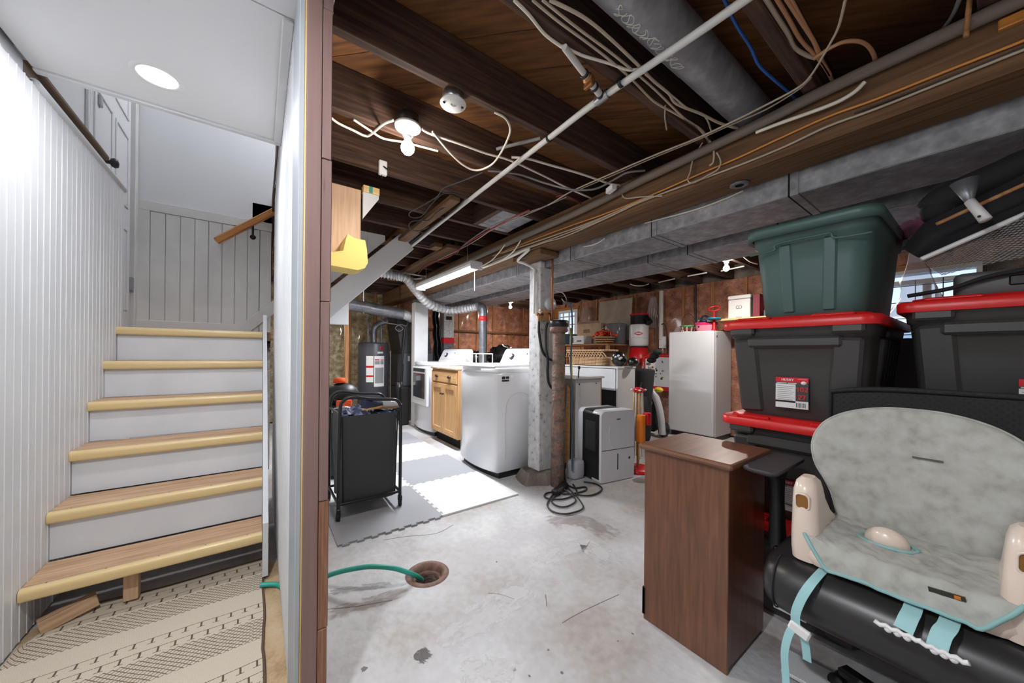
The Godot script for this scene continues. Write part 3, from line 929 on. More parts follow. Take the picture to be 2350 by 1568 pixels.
const RISE := 0.203
const RUN := 0.2063
const STAIR_Z := -2.055
func build_stairs() -> void:
	# left wall: vertical boards under a white cap
	var wl := structure_root("wall_left")
	part("core", box(Vector3(-0.84, -0.1, -3.23), Vector3(-0.708, 2.09, 2.3)), M.white_paint, wl)
	part("core", box(Vector3(-0.94, 2.09, -2.12), Vector3(-0.72, 2.4, 2.3)), M.white_paint, wl)
	var z := -3.235
	var k := 0
	while z < -1.30:
		var w := 0.0505
		part("bead_board", box(Vector3(-0.712, 0.01, z), Vector3(-0.700 - 0.0006 * (k % 3), 2.085, z + w - 0.0035), 0.0028), M.white_wall, wl)
		part("bead", rod(Vector3(-0.7015, 0.01, z + w - 0.0018), Vector3(-0.7015, 2.085, z + w - 0.0018), 0.0032, 6), M.white_wall, wl)
		z += w
		k += 1
	part("flat_panel", box(Vector3(-0.712, 0.01, z), Vector3(-0.701, 2.12, 2.2)), M.white_wall, wl)
	var st := new_st()
	tube(st, [Vector3(-0.705, 2.095, -3.25), Vector3(-0.705, 2.095, -2.15)], 0.017, 10)
	bc(st, Vector3(-0.80, 2.085, -3.24), Vector3(-0.70, 2.108, -2.15), 0.004)
	part("cap", st, M.white_paint, wl)
	# brown ledge board behind the half wall
	st = new_st()
	bc(st, Vector3(-0.80, 2.11, -3.12), Vector3(-0.765, 2.225, -2.14), 0.004)
	bc(st, Vector3(-0.80, 2.225, -3.15), Vector3(-0.745, 2.25, -2.14), 0.006)
	part("ledge_board", st, M.board_brown, wl)
	# upper stairwell
	var ws := structure_root("wall_stairwell")
	part("side", box(Vector3(-0.98, 2.09, -4.0), Vector3(-0.80, 4.3, -2.06)), M.landing_wall, ws)
	part("side", box(Vector3(-0.98, -0.1, -4.0), Vector3(-0.80, 2.09, -3.23)), M.landing_wall, ws)
	part("far", box(Vector3(-0.98, -0.1, -4.02), Vector3(0.08, 2.33, -3.87)), M.landing_wall, ws)
	part("far", box(Vector3(-0.98, 2.33, -4.02), Vector3(2.0, 4.3, -3.87)), M.landing_wall, ws)
	part("end", box(Vector3(1.9, 2.3, -4.02), Vector3(2.0, 4.3, -2.0)), M.landing_wall, ws)
	part("near", box(Vector3(0.083, 2.30, -3.16), Vector3(2.0, 4.3, -3.09)), M.landing_wall, ws)
	part("near", box(Vector3(0.085, 2.30, -3.16), Vector3(0.155, 4.3, -2.06)), M.landing_wall, ws)
	var wk := structure_root("wall_side")
	part("side", box(Vector3(-0.06, -0.1, -6.58), Vector3(0.08, 2.4, -3.87)), M.concrete_raw, wk)
	# painted cables on the side wall
	for q in [[196, 0.0], [202, 0.02]]:
		st = new_st()
		tube(st, smooth_path([Vector3(-0.795, 3.0, -3.0 - q[1]), Vector3(-0.792, 2.7, -2.99 - q[1]), Vector3(-0.79, 2.5, -3.005 - q[1] * 1.5), Vector3(-0.792, 2.36, -3.0 - q[1])], 5), 0.008, 7)
		part("painted_cable", st, M.landing_wall, ws)
	# wainscot on the far wall
	st = new_st()
	part("rail", box(Vector3(-0.77, 2.165, -3.87), Vector3(0.083, 2.24, -3.858), 0.002), M.landing_board, ws)
	part("rail", box(Vector3(-0.775, 1.22, -3.87), Vector3(-0.70, 2.165, -3.858), 0.002), M.landing_board, ws)
	for i in 9:
		var x0 := -0.698 + 0.0868 * i
		part("wainscot_board", box(Vector3(x0, 1.22, -3.87), Vector3(x0 + 0.0835, 2.163, -3.860 - 0.001 * (i % 2)), 0.0035), M.landing_board, ws)
	part("skirting", box(Vector3(-0.775, 1.22, -3.862), Vector3(-0.10, 1.31, -3.845), 0.003), M.landing_board, ws)
	st = new_st()
	bar(st, Vector3(-0.115, 1.265, -3.85), Vector3(0.30, 1.68, -3.85), 0.015, 0.09, Vector3.UP, 0.003)
	part("skirting", st, M.landing_board, ws)
	# handrail
	var hr := thing("handrail", "orange oak handrail on a black bracket above the stair landing", "handrail", Vector3(-0.30, 1.99, -3.80))
	st = new_st()
	bar(st, Vector3(0, 0, 0), Vector3(0.8, 0.70, 0), 0.045, 0.055, Vector3.UP, 0.008)
	part("rail", st, M.rail, hr)
	st = new_st()
	tube(st, smooth_path([Vector3(0.245, 0.19, 0), Vector3(0.245, 0.13, -0.005), Vector3(0.245, 0.10, -0.035), Vector3(0.245, 0.10, -0.068)], 4), 0.008, 8)
	lathe(st, [[0.0, 0], [0.026, 0.0], [0.022, 0.008], [0.0, 0.01]], 12, aim(Vector3(0.245, 0.10, -0.068), Vector3(0, 0, 1)))
	part("bracket", st, M.black_metal, hr)
	# door on the landing
	var d := structure_root("door_1")
	part("slab", box(Vector3(-0.80, 1.22, -3.76), Vector3(-0.785, 3.22, -2.98), 0.003), M.landing_wall, d)
	for pz in [[-3.70, -3.42], [-3.36, -3.05]]:
		for py in [[1.36, 1.95], [2.10, 2.62], [2.74, 3.1]]:
			var t := new_st()
			bc(t, Vector3(-0.787, py[0], pz[0]), Vector3(-0.778, py[1], pz[0] + 0.018), 0.003)
			bc(t, Vector3(-0.787, py[0], pz[1] - 0.018), Vector3(-0.778, py[1], pz[1]), 0.003)
			bc(t, Vector3(-0.787, py[0], pz[0] + 0.018), Vector3(-0.778, py[0] + 0.018, pz[1] - 0.018), 0.003)
			bc(t, Vector3(-0.787, py[1] - 0.018, pz[0] + 0.018), Vector3(-0.778, py[1], pz[1] - 0.018), 0.003)
			part("moulding", t, M.landing_wall, d)
	part("casing", box(Vector3(-0.80, 1.22, -3.865), Vector3(-0.765, 3.3, -3.80), 0.004), M.landing_board, d)
	part("hinge", box(Vector3(-0.785, 1.52, -3.80), Vector3(-0.768, 1.62, -3.755), 0.002), M.steel, d)
	var kn := lathed([[0.0, 0.0], [0.03, 0.0], [0.03, 0.006], [0.012, 0.012], [0.012, 0.03], [0.024, 0.036], [0.03, 0.05], [0.024, 0.064], [0.0, 0.07]], 18, aim(Vector3(-0.785, 2.235, -3.20), Vector3(1, 0, 0)))
	part("knob", kn, M.dark_steel, d)
	st = new_st()
	bc(st, Vector3(-0.785, 2.53, -3.15), Vector3(-0.772, 2.59, -3.11), 0.003)
	part("lock_plate", st, M.steel, d)
	# the steps
	var s := structure_root("staircase")
	for i in 6:
		var y := RISE * (i + 1)
		var zz := STAIR_Z - RUN * i
		st = new_st()
		# rounded nosing
		var prof := []
		for a in 9:
			var t := PI * 0.5 * a / 8.0
			prof.append(Vector2(0.012 * (1.0 - cos(t)) + 0.0, 0.0) )
		var ring0 := []
		var ring1 := []
		var out := [Vector2(-0.032, 0), Vector2(-0.014, 0.0), Vector2(-0.006, -0.003), Vector2(-0.001, -0.009), Vector2(0, -0.02), Vector2(0, -0.036), Vector2(-0.002, -0.043), Vector2(-0.008, -0.047), Vector2(-0.032, -0.047)]
		for p in out:
			ring0.append(Vector3(-0.699, y + p.y, zz + p.x))
			ring1.append(Vector3(0.017, y + p.y, zz + p.x))
		ring0.reverse()
		ring1.reverse()
		loft(st, [ring0, ring1])
		part("nosing", st, M.nosing, s)
		if i < 5:
			part("tread", box(Vector3(-0.699, y - 0.022, zz - RUN - 0.012), Vector3(0.017, y - 0.001, zz - 0.0325), 0.001), M.ply, s)
			for n in 5:
				part("nail", lathed([[0.0, 0.0], [0.004, 0.0], [0.003, 0.0012], [0.0, 0.0015]], 8, Transform3D(Basis.IDENTITY, Vector3(-0.64 + 0.15 * n, y - 0.0012, zz - 0.022))), M.black_metal, s)
		if i > 0:
			part("riser", box(Vector3(-0.699, y - RISE, zz - 0.044), Vector3(0.017, y - 0.024, zz - 0.030)), M.riser, s)
	part("landing", box(Vector3(-0.80, 1.17, -3.87), Vector3(0.083, 1.217, STAIR_Z - RUN * 5 - 0.032), 0.001), M.ply, s)
	# side string board
	st = new_st()
	var poly := PackedVector2Array([Vector2(-2.00, 0.02), Vector2(-2.00, 0.27), Vector2(-2.06, 0.30), Vector2(-3.10, 1.34), Vector2(-3.10, 1.0), Vector2(-2.12, 0.02)])
	prism(st, poly, 0.022, Transform3D(Basis(Vector3(0, 0, 1), Vector3(0, 1, 0), Vector3(1, 0, 0)), Vector3(0.019, 0, 0)))
	part("string_board", st, M.white_paint, s)
	# supports under the first tread
	part("block", box(Vector3(-0.455, 0.02, -2.17), Vector3(-0.41, 0.155, -2.13), 0.002), M.ply, s)
	st = new_st()
	bar(st, Vector3(-0.665, 0.03, -2.10), Vector3(-0.53, 0.06, -2.15), 0.04, 0.05, Vector3.UP, 0.002)
	part("block", st, M.ply, s)
	part("back_board", box(Vector3(-0.699, 0.0, -2.62), Vector3(0.017, 0.40, -2.60)), M.concrete_raw, s)
	# tan floor strip beside the rug
	part("floor_strip", box(Vector3(-0.699, 0.0004, -2.16), Vector3(0.083, 0.0022, 1.0)), M.tan_floor, s)
	# underside and side of the upper flight, seen from the basement
	var f := structure_root("wall_stair_enclosure")
	f.position = Vector3(0.16, 1.17, -3.12)
	st = new_st()
	bar(st, Vector3(-0.08, -0.08, -0.37), Vector3(1.02, 1.02, -0.37), 0.76, 0.03, Vector3.UP)
	part("underside", st, M.white_paint, f)
	st = new_st()
	bar(st, Vector3(0.075, 0.075, 0.0), Vector3(0.915, 0.915, 0.0), 0.03, 0.17, Vector3.UP, 0.003)
	part("string_board", st, M.white_paint, f)
	for i in 6:
		var x0 := 0.0 + 0.145 * i
		var yb: float = x0 + 0.16
		if yb > 0.86: break
		st = new_st()
		prism(st, PackedVector2Array([Vector2(x0, yb), Vector2(x0 + 0.142, yb + 0.142), Vector2(x0 + 0.142, 0.93), Vector2(x0, 0.93)]), 0.016, Transform3D(Basis.IDENTITY, Vector3(0, 0, -0.02)))
		part("board", st, M.white_paint, f)
	# rug
	st = new_st()
	var rn := fnl(223, 1.2, 2)
	var rf := func(u: float, v: float) -> Vector3:
		var x := lerpf(-0.735, 0.022, u)
		var zz := lerpf(-2.19, 0.2, v)
		x += 0.01 * rn.get_noise_1d(zz * 3.0) * (1.0 if u > 0.5 else 0.3)
		x = maxf(x, -0.692 + 0.20 * maxf(0.0, (-2.02 - zz) / 0.17) * 0.3)
		return Vector3(x, 0.009 + 0.004 * rn.get_noise_2d(x * 3.0, zz * 3.0) + 0.012 * maxf(0.0, -2.10 - zz) / 0.1 * (0.5 + 0.5 * sin(x * 7.0)), zz)
	grid(st, rf, 24, 80, 1.05, 1.78)
	var rg := solo("rug", st, M.rug, "beige flat-woven rug with brown hatched bands at the stair foot", "rug")
	st = new_st()
	tube(st, range(0, 41).map(func(i): return rf.call(1.0, i / 40.0)), 0.0045, 6)
	tube(st, range(0, 25).map(func(i): return rf.call(i / 24.0, 0.0)), 0.0045, 6)
	part("bound_edge", st, M.edge_brown, rg)

func lamp(called: String, label: String, at: Vector3, energy: float, col: Color, bulb_r := 0.03) -> Node3D:
	# porcelain lampholder with a bare bulb hanging below a round box; at is the bulb's centre
	var o := thing(called, label, "lamp", at, 0.0, "bare bulbs in porcelain holders")
	var b := lathed([[0.0, -bulb_r], [bulb_r * 0.55, -bulb_r * 0.85], [bulb_r * 0.92, -bulb_r * 0.4], [bulb_r, 0.0], [bulb_r * 0.92, bulb_r * 0.42], [bulb_r * 0.7, bulb_r * 0.8], [bulb_r * 0.45, bulb_r * 1.1], [0.0, bulb_r * 1.12]], 20)
	part("bulb", b, glow(col, 30.0), o)
	part("neck", lathed([[0.0, bulb_r], [0.015, bulb_r], [0.0165, bulb_r + 0.03], [0.0, bulb_r + 0.031]], 16), M.plastic_white, o)
	part("holder", lathed([[0.0, 0.054], [0.022, 0.054], [0.024, 0.078], [0.034, 0.084], [0.056, 0.088], [0.058, 0.099], [0.0, 0.10]], 24), M.porcelain, o)
	part("box", lathed([[0.0, 0.1], [0.05, 0.1], [0.05, 0.145], [0.0, 0.146]], 8), M.dark_steel, o)
	# an opaque neck throws most of the light downward
	var sp := SpotLight3D.new()
	sp.name = "light_down"
	sp.light_color = col
	sp.light_energy = energy * 0.82
	sp.light_size = bulb_r
	sp.spot_angle = 89.0
	sp.spot_attenuation = 0.3
	sp.spot_range = 14.0
	sp.shadow_enabled = true
	sp.position = Vector3(0, -bulb_r - 0.002, 0)
	sp.rotation_degrees = Vector3(-90, 0, 0)
	o.add_child(sp)
	var l := OmniLight3D.new()
	l.name = "light"
	l.light_color = col
	l.light_energy = energy * 0.18
	l.light_size = bulb_r
	l.omni_range = 14.0
	l.omni_attenuation = 2.0
	l.shadow_enabled = true
	o.add_child(l)
	return o
const WARM := Color(1.0, 0.96, 0.92)
const WHITE := Color(1.0, 0.965, 0.93)
const COOL := Color(0.97, 0.98, 1.0)
func downlight(label: String, at: Vector3, e: float) -> void:
	var d := thing("downlight", label, "lamp", at, 0.0, "recessed ceiling lights")
	part("trim_ring", lathed([[0.058, -0.0005], [0.060, -0.004], [0.075, -0.003], [0.078, 0.0]], 36), M.plastic_white, d)
	part("lens", lathed([[0.0, -0.0022], [0.0585, -0.0022], [0.0585, -0.0005], [0.0, -0.0005]], 32), glow(COOL, 6.0), d)
	var l := AreaLight3D.new()
	l.name = "light"
	l.light_color = COOL
	l.light_energy = e
	l.area_size = Vector2(0.10, 0.10)
	l.area_range = 9.0
	l.shadow_enabled = true
	l.position = Vector3(0, -0.006, 0)
	l.rotation_degrees = Vector3(-90, 0, 0)
	d.add_child(l)
func build_lamps() -> void:
	lamp("bulb_lamp", "bare lit bulb in a white porcelain holder on the joist beside the partition", Vector3(0.533, 2.0, -1.55), 0.66, WHITE)
	lamp("bulb_lamp", "bare lit bulb behind the ducts in the far insulated corner", Vector3(3.84, 1.955, -5.36), 1.8, Color(1.0, 0.94, 0.87))
	lamp("bulb_lamp", "bare lit bulb on a joist above the white freezer", Vector3(3.967, 1.995, -1.645), 1.6, WARM)
	lamp("bulb_lamp", "bare lit bulb in the ceiling of the front end of the basement", Vector3(0.9, 1.955, 1.03), 0.2, WHITE)
	lamp("bulb_lamp", "bare lit bulb behind the stair enclosure near the water heater", Vector3(0.46, 1.955, -4.914), 1.2, WHITE)
	# downlights over the stair foot and the passage behind it
	downlight("round recessed white ceiling light over the stair foot", Vector3(-0.328, 2.14, -1.906), 0.66)
	downlight("round recessed white ceiling light in the passage before the stairs", Vector3(-0.328, 2.141, -0.42), 2.5)
	# globe lamp at the top of the stairwell
	var g := thing("globe_lamp", "white globe ceiling lamp at the top of the stairwell", "lamp", Vector3(0.35, 4.12, -3.5))
	part("globe", lathed([[0.0, -0.1], [0.05, -0.09], [0.09, -0.05], [0.1, 0.0], [0.09, 0.05], [0.05, 0.09], [0.0, 0.1]], 20), glow(COOL, 4.0), g)
	part("holder", lathed([[0.0, 0.09], [0.06, 0.09], [0.06, 0.18], [0.0, 0.18]], 16), M.plastic_white, g)
	var gl := OmniLight3D.new()
	gl.name = "light"
	gl.light_color = COOL
	gl.light_energy = 0.95
	gl.light_size = 0.1
	gl.omni_range = 10.0
	gl.omni_attenuation = 2.0
	gl.shadow_enabled = true
	g.add_child(gl)
	var st: SurfaceTool
	# strip light under the joists
	var s := thing("strip_light", "long lit white strip light hung beside the girder", "lamp", Vector3(1.575, 1.86, -3.40))
	st = new_st()
	var rings := []
	for z in [-0.67, 0.67]:
		var r := []
		for p in [[-0.055, 0.0], [-0.062, 0.02], [-0.055, 0.045], [0.055, 0.045], [0.062, 0.02], [0.055, 0.0]]: r.append(Vector3(p[0], p[1], z))
		rings.append(r)
	loft(st, rings, true, true, true, -1)
	part("housing", st, M.plastic_white, s)
	st = new_st()
	rings = []
	for z in [-0.655, 0.655]:
		var r := []
		for a in 9: r.append(Vector3(-cos(PI * a / 8.0) * 0.05, -sin(PI * a / 8.0) * 0.028 + 0.001, z))
		rings.append(r)
	loft(st, rings)
	part("diffuser", st, glow(COOL, 6.0), s)
	for z in [-0.675, 0.665]:
		st = new_st()
		bc(st, Vector3(-0.062, -0.028, z), Vector3(0.062, 0.047, z + 0.012), 0.008)
		part("end_cap", st, M.appliance_grey, s)
	for z in [-0.5, 0.5]:
		part("chain", rod(Vector3(0, 0.045, z), Vector3(0, 0.245, z), 0.003, 6), M.steel, s)
	part("pull_cord", rod(Vector3(0.05, 0.0, 0.55), Vector3(0.05, -0.2, 0.55), 0.0018, 5), M.plastic_white, s)
	var al := AreaLight3D.new()
	al.name = "light"
	al.light_color = COOL
	al.light_energy = 5.5
	al.area_size = Vector2(0.10, 1.30)
	al.area_range = 14.0
	al.shadow_enabled = true
	al.position = Vector3(0, -0.036, 0)
	al.rotation_degrees = Vector3(-90, 0, 0)
	s.add_child(al)

func cable(label: String, pts: Array, r: float, m: Material, called := "cable", category := "cable", group := "cables under the joists", sides := 6) -> MeshInstance3D:
	var st := new_st()
	tube(st, smooth_path(pts, 5), r, sides)
	return solo(called, st, m, label, category, group)

func rect_duct(label: String, x0: float, x1: float, y0: float, y1: float, joints: Array) -> void:
	var d := thing("rectangular_duct", label, "duct", Vector3((x0 + x1) * 0.5, y0, (joints[0] + joints[-1]) * 0.5))
	var o := d.position
	for i in joints.size() - 1:
		var st := new_st()
		bc(st, Vector3(x0, y0, joints[i]) - o, Vector3(x1, y1, joints[i + 1]) - o, 0.004)
		var c: float = (joints[i] + joints[i + 1]) * 0.5
		part("duct_section", st, M.galv, d)
		# drive cleat round the joint
		if i > 0:
			var z: float = joints[i]
			st = new_st()
			bc(st, Vector3(x0 - 0.004, y0 - 0.004, z - 0.016) - o, Vector3(x1 + 0.004, y0 + 0.0005, z + 0.016) - o, 0.0012)
			bc(st, Vector3(x0 - 0.005, y0 - 0.003, z - 0.016) - o, Vector3(x0 + 0.0005, y1 - 0.02, z + 0.016) - o, 0.0012)
			part("cleat", st, M.galv, d)
			part("seam", box(Vector3(x0 - 0.0025, y0 - 0.0025, z - 0.0235) - o, Vector3(x1 + 0.002, y0 + 0.001, z - 0.0165) - o), M.black_gap, d)
			part("seam", box(Vector3(x0 - 0.0025, y0 - 0.0025, z - 0.0235) - o, Vector3(x0 + 0.001, y1 - 0.02, z - 0.0165) - o), M.black_gap, d)

func build_overhead() -> void:
	var st: SurfaceTool
	rect_duct("grey galvanised duct running along the girder", 1.957, 2.305, 1.812, 2.085, [1.9, 1.22, 0.50, -0.53, -1.22, -1.91, -2.62, -3.3, -4.0, -4.7, -5.4])
	rect_duct("grey galvanised duct on the freezer side, second from the girder", 2.45, 2.845, 1.795, 2.085, [1.9, 1.0, 0.2, -0.72, -1.25, -1.56, -2.24, -2.95, -3.66, -4.4, -5.1, -5.8])
	# round duct across
	var rd := thing("round_duct", "grey round galvanised duct with chalk scribble between two joists", "duct", Vector3(0.2, 2.195, -0.655))
	part("duct_section", rod(Vector3(-0.02, 0, 0), Vector3(1.10, 0, 0), 0.076, 28), M.galv, rd)
	part("duct_section", rod(Vector3(1.085, 0, 0), Vector3(1.78, 0, 0), 0.0745, 28), M.galv, rd)
	st = new_st()
	var sq := rng
	for k in 9:
		var pts := []
		var a0 := -0.22 + 0.03 * sin(k * 2.1)
		for i in 9:
			var x := 0.66 + 0.042 * k + 0.032 * (i / 8.0) + 0.012 * sin(i * 1.9 + k)
			var a := a0 + 0.24 * sin(i * (0.9 + 0.25 * (k % 3)) + k * 1.3)
			pts.append(Vector3(x, -cos(a) * 0.0765, sin(a) * 0.0765))
		tube(st, smooth_path(pts, 3), 0.0019, 4)
	part("chalk_writing", st, M.chalk, rd)
	# conduit along the girder
	cable("dusty grey steel pipe running along the top of the girder", [Vector3(1.712, 2.080, 0.6), Vector3(1.712, 2.080, -0.3), Vector3(1.714, 2.066, -0.6), Vector3(1.715, 2.05, -1.15), Vector3(1.715, 2.028, -1.6), Vector3(1.715, 2.02, -2.4), Vector3(1.71, 2.01, -3.4), Vector3(1.70, 2.0, -4.6)], 0.021, M.dusty_pipe, "pipe", "pipe", "", 12)
	# painted water pipe
	var wp := thing("water_pipe", "long white painted water pipe crossing under the joists", "pipe", Vector3(1.085, 2.083, -1.2))
	st = new_st()
	var main := [Vector3(1.10, 2.083, 0.4), Vector3(1.10, 2.083, -0.41), Vector3(1.076, 2.083, -0.9), Vector3(1.082, 2.083, -1.21), Vector3(1.10, 2.083, -1.9), Vector3(1.115, 2.075, -2.49), Vector3(1.14, 2.068, -3.3), Vector3(1.158, 2.083, -4.14)]
	tube(st, smooth_path(main.map(func(p): return p - wp.position), 6), 0.0125, 14)
	part("run", st, M.pipe_paint, wp)
	for p in [[1425, 190], [1260, 318], [1010, 510], [878, 612]]:
		var q := on_y(p[0], p[1], 2.083) - wp.position
		st = new_st()
		lathe(st, [[0.0135, -0.006], [0.0165, -0.006], [0.0165, 0.006], [0.0135, 0.006]], 14, aim(q, Vector3(0, 0, 1)))
		bc(st, q + Vector3(-0.002, 0.013, -0.006), q + Vector3(0.002, 0.025, 0.006))
		part("strap", st, M.black_plastic, wp)
	var tq := on_y(1382, 224, 2.083) - wp.position
	part("tee", lathed([[0.0165, -0.03], [0.018, -0.028], [0.018, 0.028], [0.0165, 0.03]], 14, aim(tq, Vector3(0, 0, 1)), true), M.steel, wp)
	var b1 := on_y(1345, 175, 2.087) - wp.position
	var b2 := on_y(1295, 108, 2.09) - wp.position
	st = new_st()
	tube(st, [tq, b1], 0.0125, 12)
	tube(st, [b1, b2], 0.0105, 12)
	part("branch", st, M.pipe_paint, wp)
	for t in [0.15, 0.5, 0.72, 1.1]:
		var c: Vector3 = tq.lerp(b1, t)
		part("clamp", lathed([[0.0128, -0.006], [0.016, -0.005], [0.016, 0.005], [0.0128, 0.006]], 12, aim(c, b1 - tq)), M.dark_steel, wp)
	var vq: Vector3 = tq.lerp(b1, 0.85)
	st = new_st()
	lathe(st, [[0.013, -0.02], [0.02, -0.012], [0.02, 0.012], [0.013, 0.02]], 8, aim(vq, b1 - tq), true)
	bc(st, vq + Vector3(-0.008, -0.03, -0.02), vq + Vector3(0.008, -0.012, 0.02), 0.003)
	part("valve", st, M.brass, wp)
	# small pipes at its far end
	for q in [["white painted pipe branch leading to the strip light bay", [[878, 616], [905, 621], [960, 632], [978, 634]]], ["white painted pipe branch nearest the stair enclosure", [[878, 616], [862, 632], [858, 640]]], ["white painted pipe crossing behind the branch pipes", [[856, 622], [890, 630], [950, 640], [985, 636]]]]:
		cable(q[0], path_y(2.07, q[1]), 0.011, M.pipe_paint, "pipe", "pipe", "branch pipes", 8)
	cable("white pvc pipe beside the strip light turning down the timber post", [on_x(1102, 617, 1.728), on_x(1160, 594, 1.728), on_x(1215, 571, 1.728), Vector3(1.742, 1.86, -2.33), Vector3(1.80, 1.835, -2.31), Vector3(1.884, 1.80, -2.29), Vector3(1.885, 1.72, -2.285), Vector3(1.885, 1.42, -2.285)], 0.011, M.pvc, "pipe", "pipe", "", 10)
	# junction box with blank cover
	var jb := thing("junction_box", "round white blank cover on a ceiling box under the joist", "electrical box", Vector3(0.615, 2.065, -1.262))
	part("cover", lathed([[0.0, 0.0], [0.05, 0.0], [0.052, 0.003], [0.05, 0.006], [0.0, 0.006]], 32), M.plastic_white, jb)
	part("box", lathed([[0.0, 0.0055], [0.045, 0.0055], [0.045, 0.038], [0.0, 0.039]], 8), M.steel, jb)
	for s in [-1, 1]: part("screw", lathed([[0.0, -0.003], [0.005, -0.0025], [0.006, 0.0], [0.0, 0.0005]], 8, Transform3D(Basis.IDENTITY, Vector3(0.036 * s, 0, 0.008 * s))), M.black_metal, jb)
	st = new_st()
	tube(st, smooth_path([Vector3(-0.01, -0.001, 0.0), Vector3(0.0, -0.0015, -0.006), Vector3(0.012, -0.001, 0.002)], 4), 0.0012, 4)
	part("mark", st, M.ink, jb)
	# pull switch
	var sw := thing("pull_switch", "small white pull switch screwed to the joist face", "switch", on_z(880, 384, -2.005))
	st = new_st()
	bc(st, Vector3(-0.022, -0.04, -0.025), Vector3(0.022, 0.04, 0.0), 0.004)
	part("body", st, M.plastic_white, sw)
	part("toggle", rod(Vector3(0, 0.005, 0), Vector3(0.018, -0.012, 0.014), 0.004, 8), M.black_plastic, sw)
	part("hook", rod(Vector3(-0.006, -0.04, -0.012), Vector3(-0.004, -0.062, -0.008), 0.002, 6), M.black_metal, sw)
	# plate in the girder bottom
	var pl := thing("ring_plate", "grey metal ring plate fixed under the girder", "plate", on_y(1697, 424, 1.901))
	part("plate", lathed([[0.02, -0.004], [0.034, -0.006], [0.043, -0.001], [0.043, 0.003], [0.02, 0.003]], 8), M.galv_pipe, pl)
	part("bore", lathed([[0.0, 0.002], [0.021, 0.002], [0.021, -0.003], [0.019, -0.003], [0.019, 0.001], [0.0, 0.001]], 16), M.black_gap, pl)
	# sheet metal pan between joists
	st = new_st()
	var a := on_y(1222, 435, 2.14)
	bc(st, Vector3(a.x, 2.11, -2.44), Vector3(1.70, 2.125, -2.08), 0.002)
	bc(st, Vector3(a.x - 0.01, 2.106, -2.43), Vector3(1.70, 2.112, -2.37), 0.001)
	solo("sheet_metal_pan", st, M.galv, "grey sheet metal pan closing the joist bay beside the girder", "duct")
	# timber packing on the post
	st = new_st()
	bc(st, Vector3(1.755, 1.86, -2.42), Vector3(1.952, 1.904, -2.06), 0.005)
	solo("packing_block", st, M.girder, "short timber packing block between the white post and the girder", "block")
	# yellow board scrap on the girder
	st = new_st()
	bar(st, on_x(2290, 62, 1.738), on_x(2350, 38, 1.738) + Vector3(0, 0.0, 0.3), 0.02, 0.03, Vector3.UP, 0.003)
	solo("wood_strip", st, M.rail, "short yellow wood strip nailed high on the girder face", "wood strip")

	# cables
	var Y := 2.0995
	cable("white cable running from the partition up to the left of the bulb holder", path_y(Y, [[755, 266], [775, 282], [812, 300], [838, 312], [852, 308], [880, 285], [903, 276]]), 0.0055, M.cable_white)
	cable("white cable lying on the joist edge behind the bulb", path_y(Y, [[812, 275], [850, 300], [880, 318], [925, 326], [960, 335], [1005, 347]]), 0.005, M.cable_white)
	cable("long white cable from the bulb holder to the girder", path_y(Y, [[968, 296], [990, 308], [1060, 332], [1115, 352], [1170, 368], [1240, 400], [1300, 430], [1368, 460]]), 0.0055, M.cable_white)
	cable("white cable hanging in a deep loop between the bulb and the round cover", [on_y(992, 302, 2.10), on_y(1030, 348, 2.07), on_y(1065, 380, 2.05), on_y(1095, 391, 2.045), on_y(1128, 378, 2.05), on_y(1150, 350, 2.07), on_y(1168, 312, 2.09), on_y(1170, 290, 2.10), on_y(1158, 270, 2.10), on_y(1135, 258, 2.104)], 0.005, M.cable_white)
	cable("grey fabric sleeve lying across the joist bay", path_y(2.10, [[1140, 342], [1180, 332], [1220, 322], [1240, 317]]), 0.008, M.cable_grey)
	cable("short white cable run from the painted pipe to the small tag", path_y(2.095, [[1174, 361], [1210, 364], [1260, 378], [1330, 398], [1395, 420], [1425, 426]]), 0.006, M.cable_white)
	cable("grey cable sagging under the painted pipe toward the girder", [on_y(1120, 392, 2.0995), on_y(1190, 400, 2.0995), on_y(1250, 420, 2.07), on_y(1310, 435, 2.03), on_y(1365, 434, 2.04), on_y(1410, 412, 2.08), on_y(1440, 396, 2.09), on_y(1480, 392, 2.10)], 0.0055, M.cable_grey)
	var pair := [[1940, 0], [1925, 60], [1905, 100], [1862, 172], [1825, 205], [1740, 250], [1690, 275], [1600, 317], [1500, 357], [1400, 400], [1310, 440], [1255, 472], [1190, 500], [1130, 527], [1075, 562], [1000, 600]]
	cable("thin grey twin cable crossing all joists from the front to the strip light", path_y(2.064, pair), 0.0038, M.cable_dusty)
	cable("thin grey twin cable running beside its fellow from the girder side", path_y(2.066, [[1862, 178], [1830, 207], [1760, 250], [1690, 281], [1600, 321], [1500, 362], [1400, 405], [1318, 440]]), 0.003, M.cable_dusty)
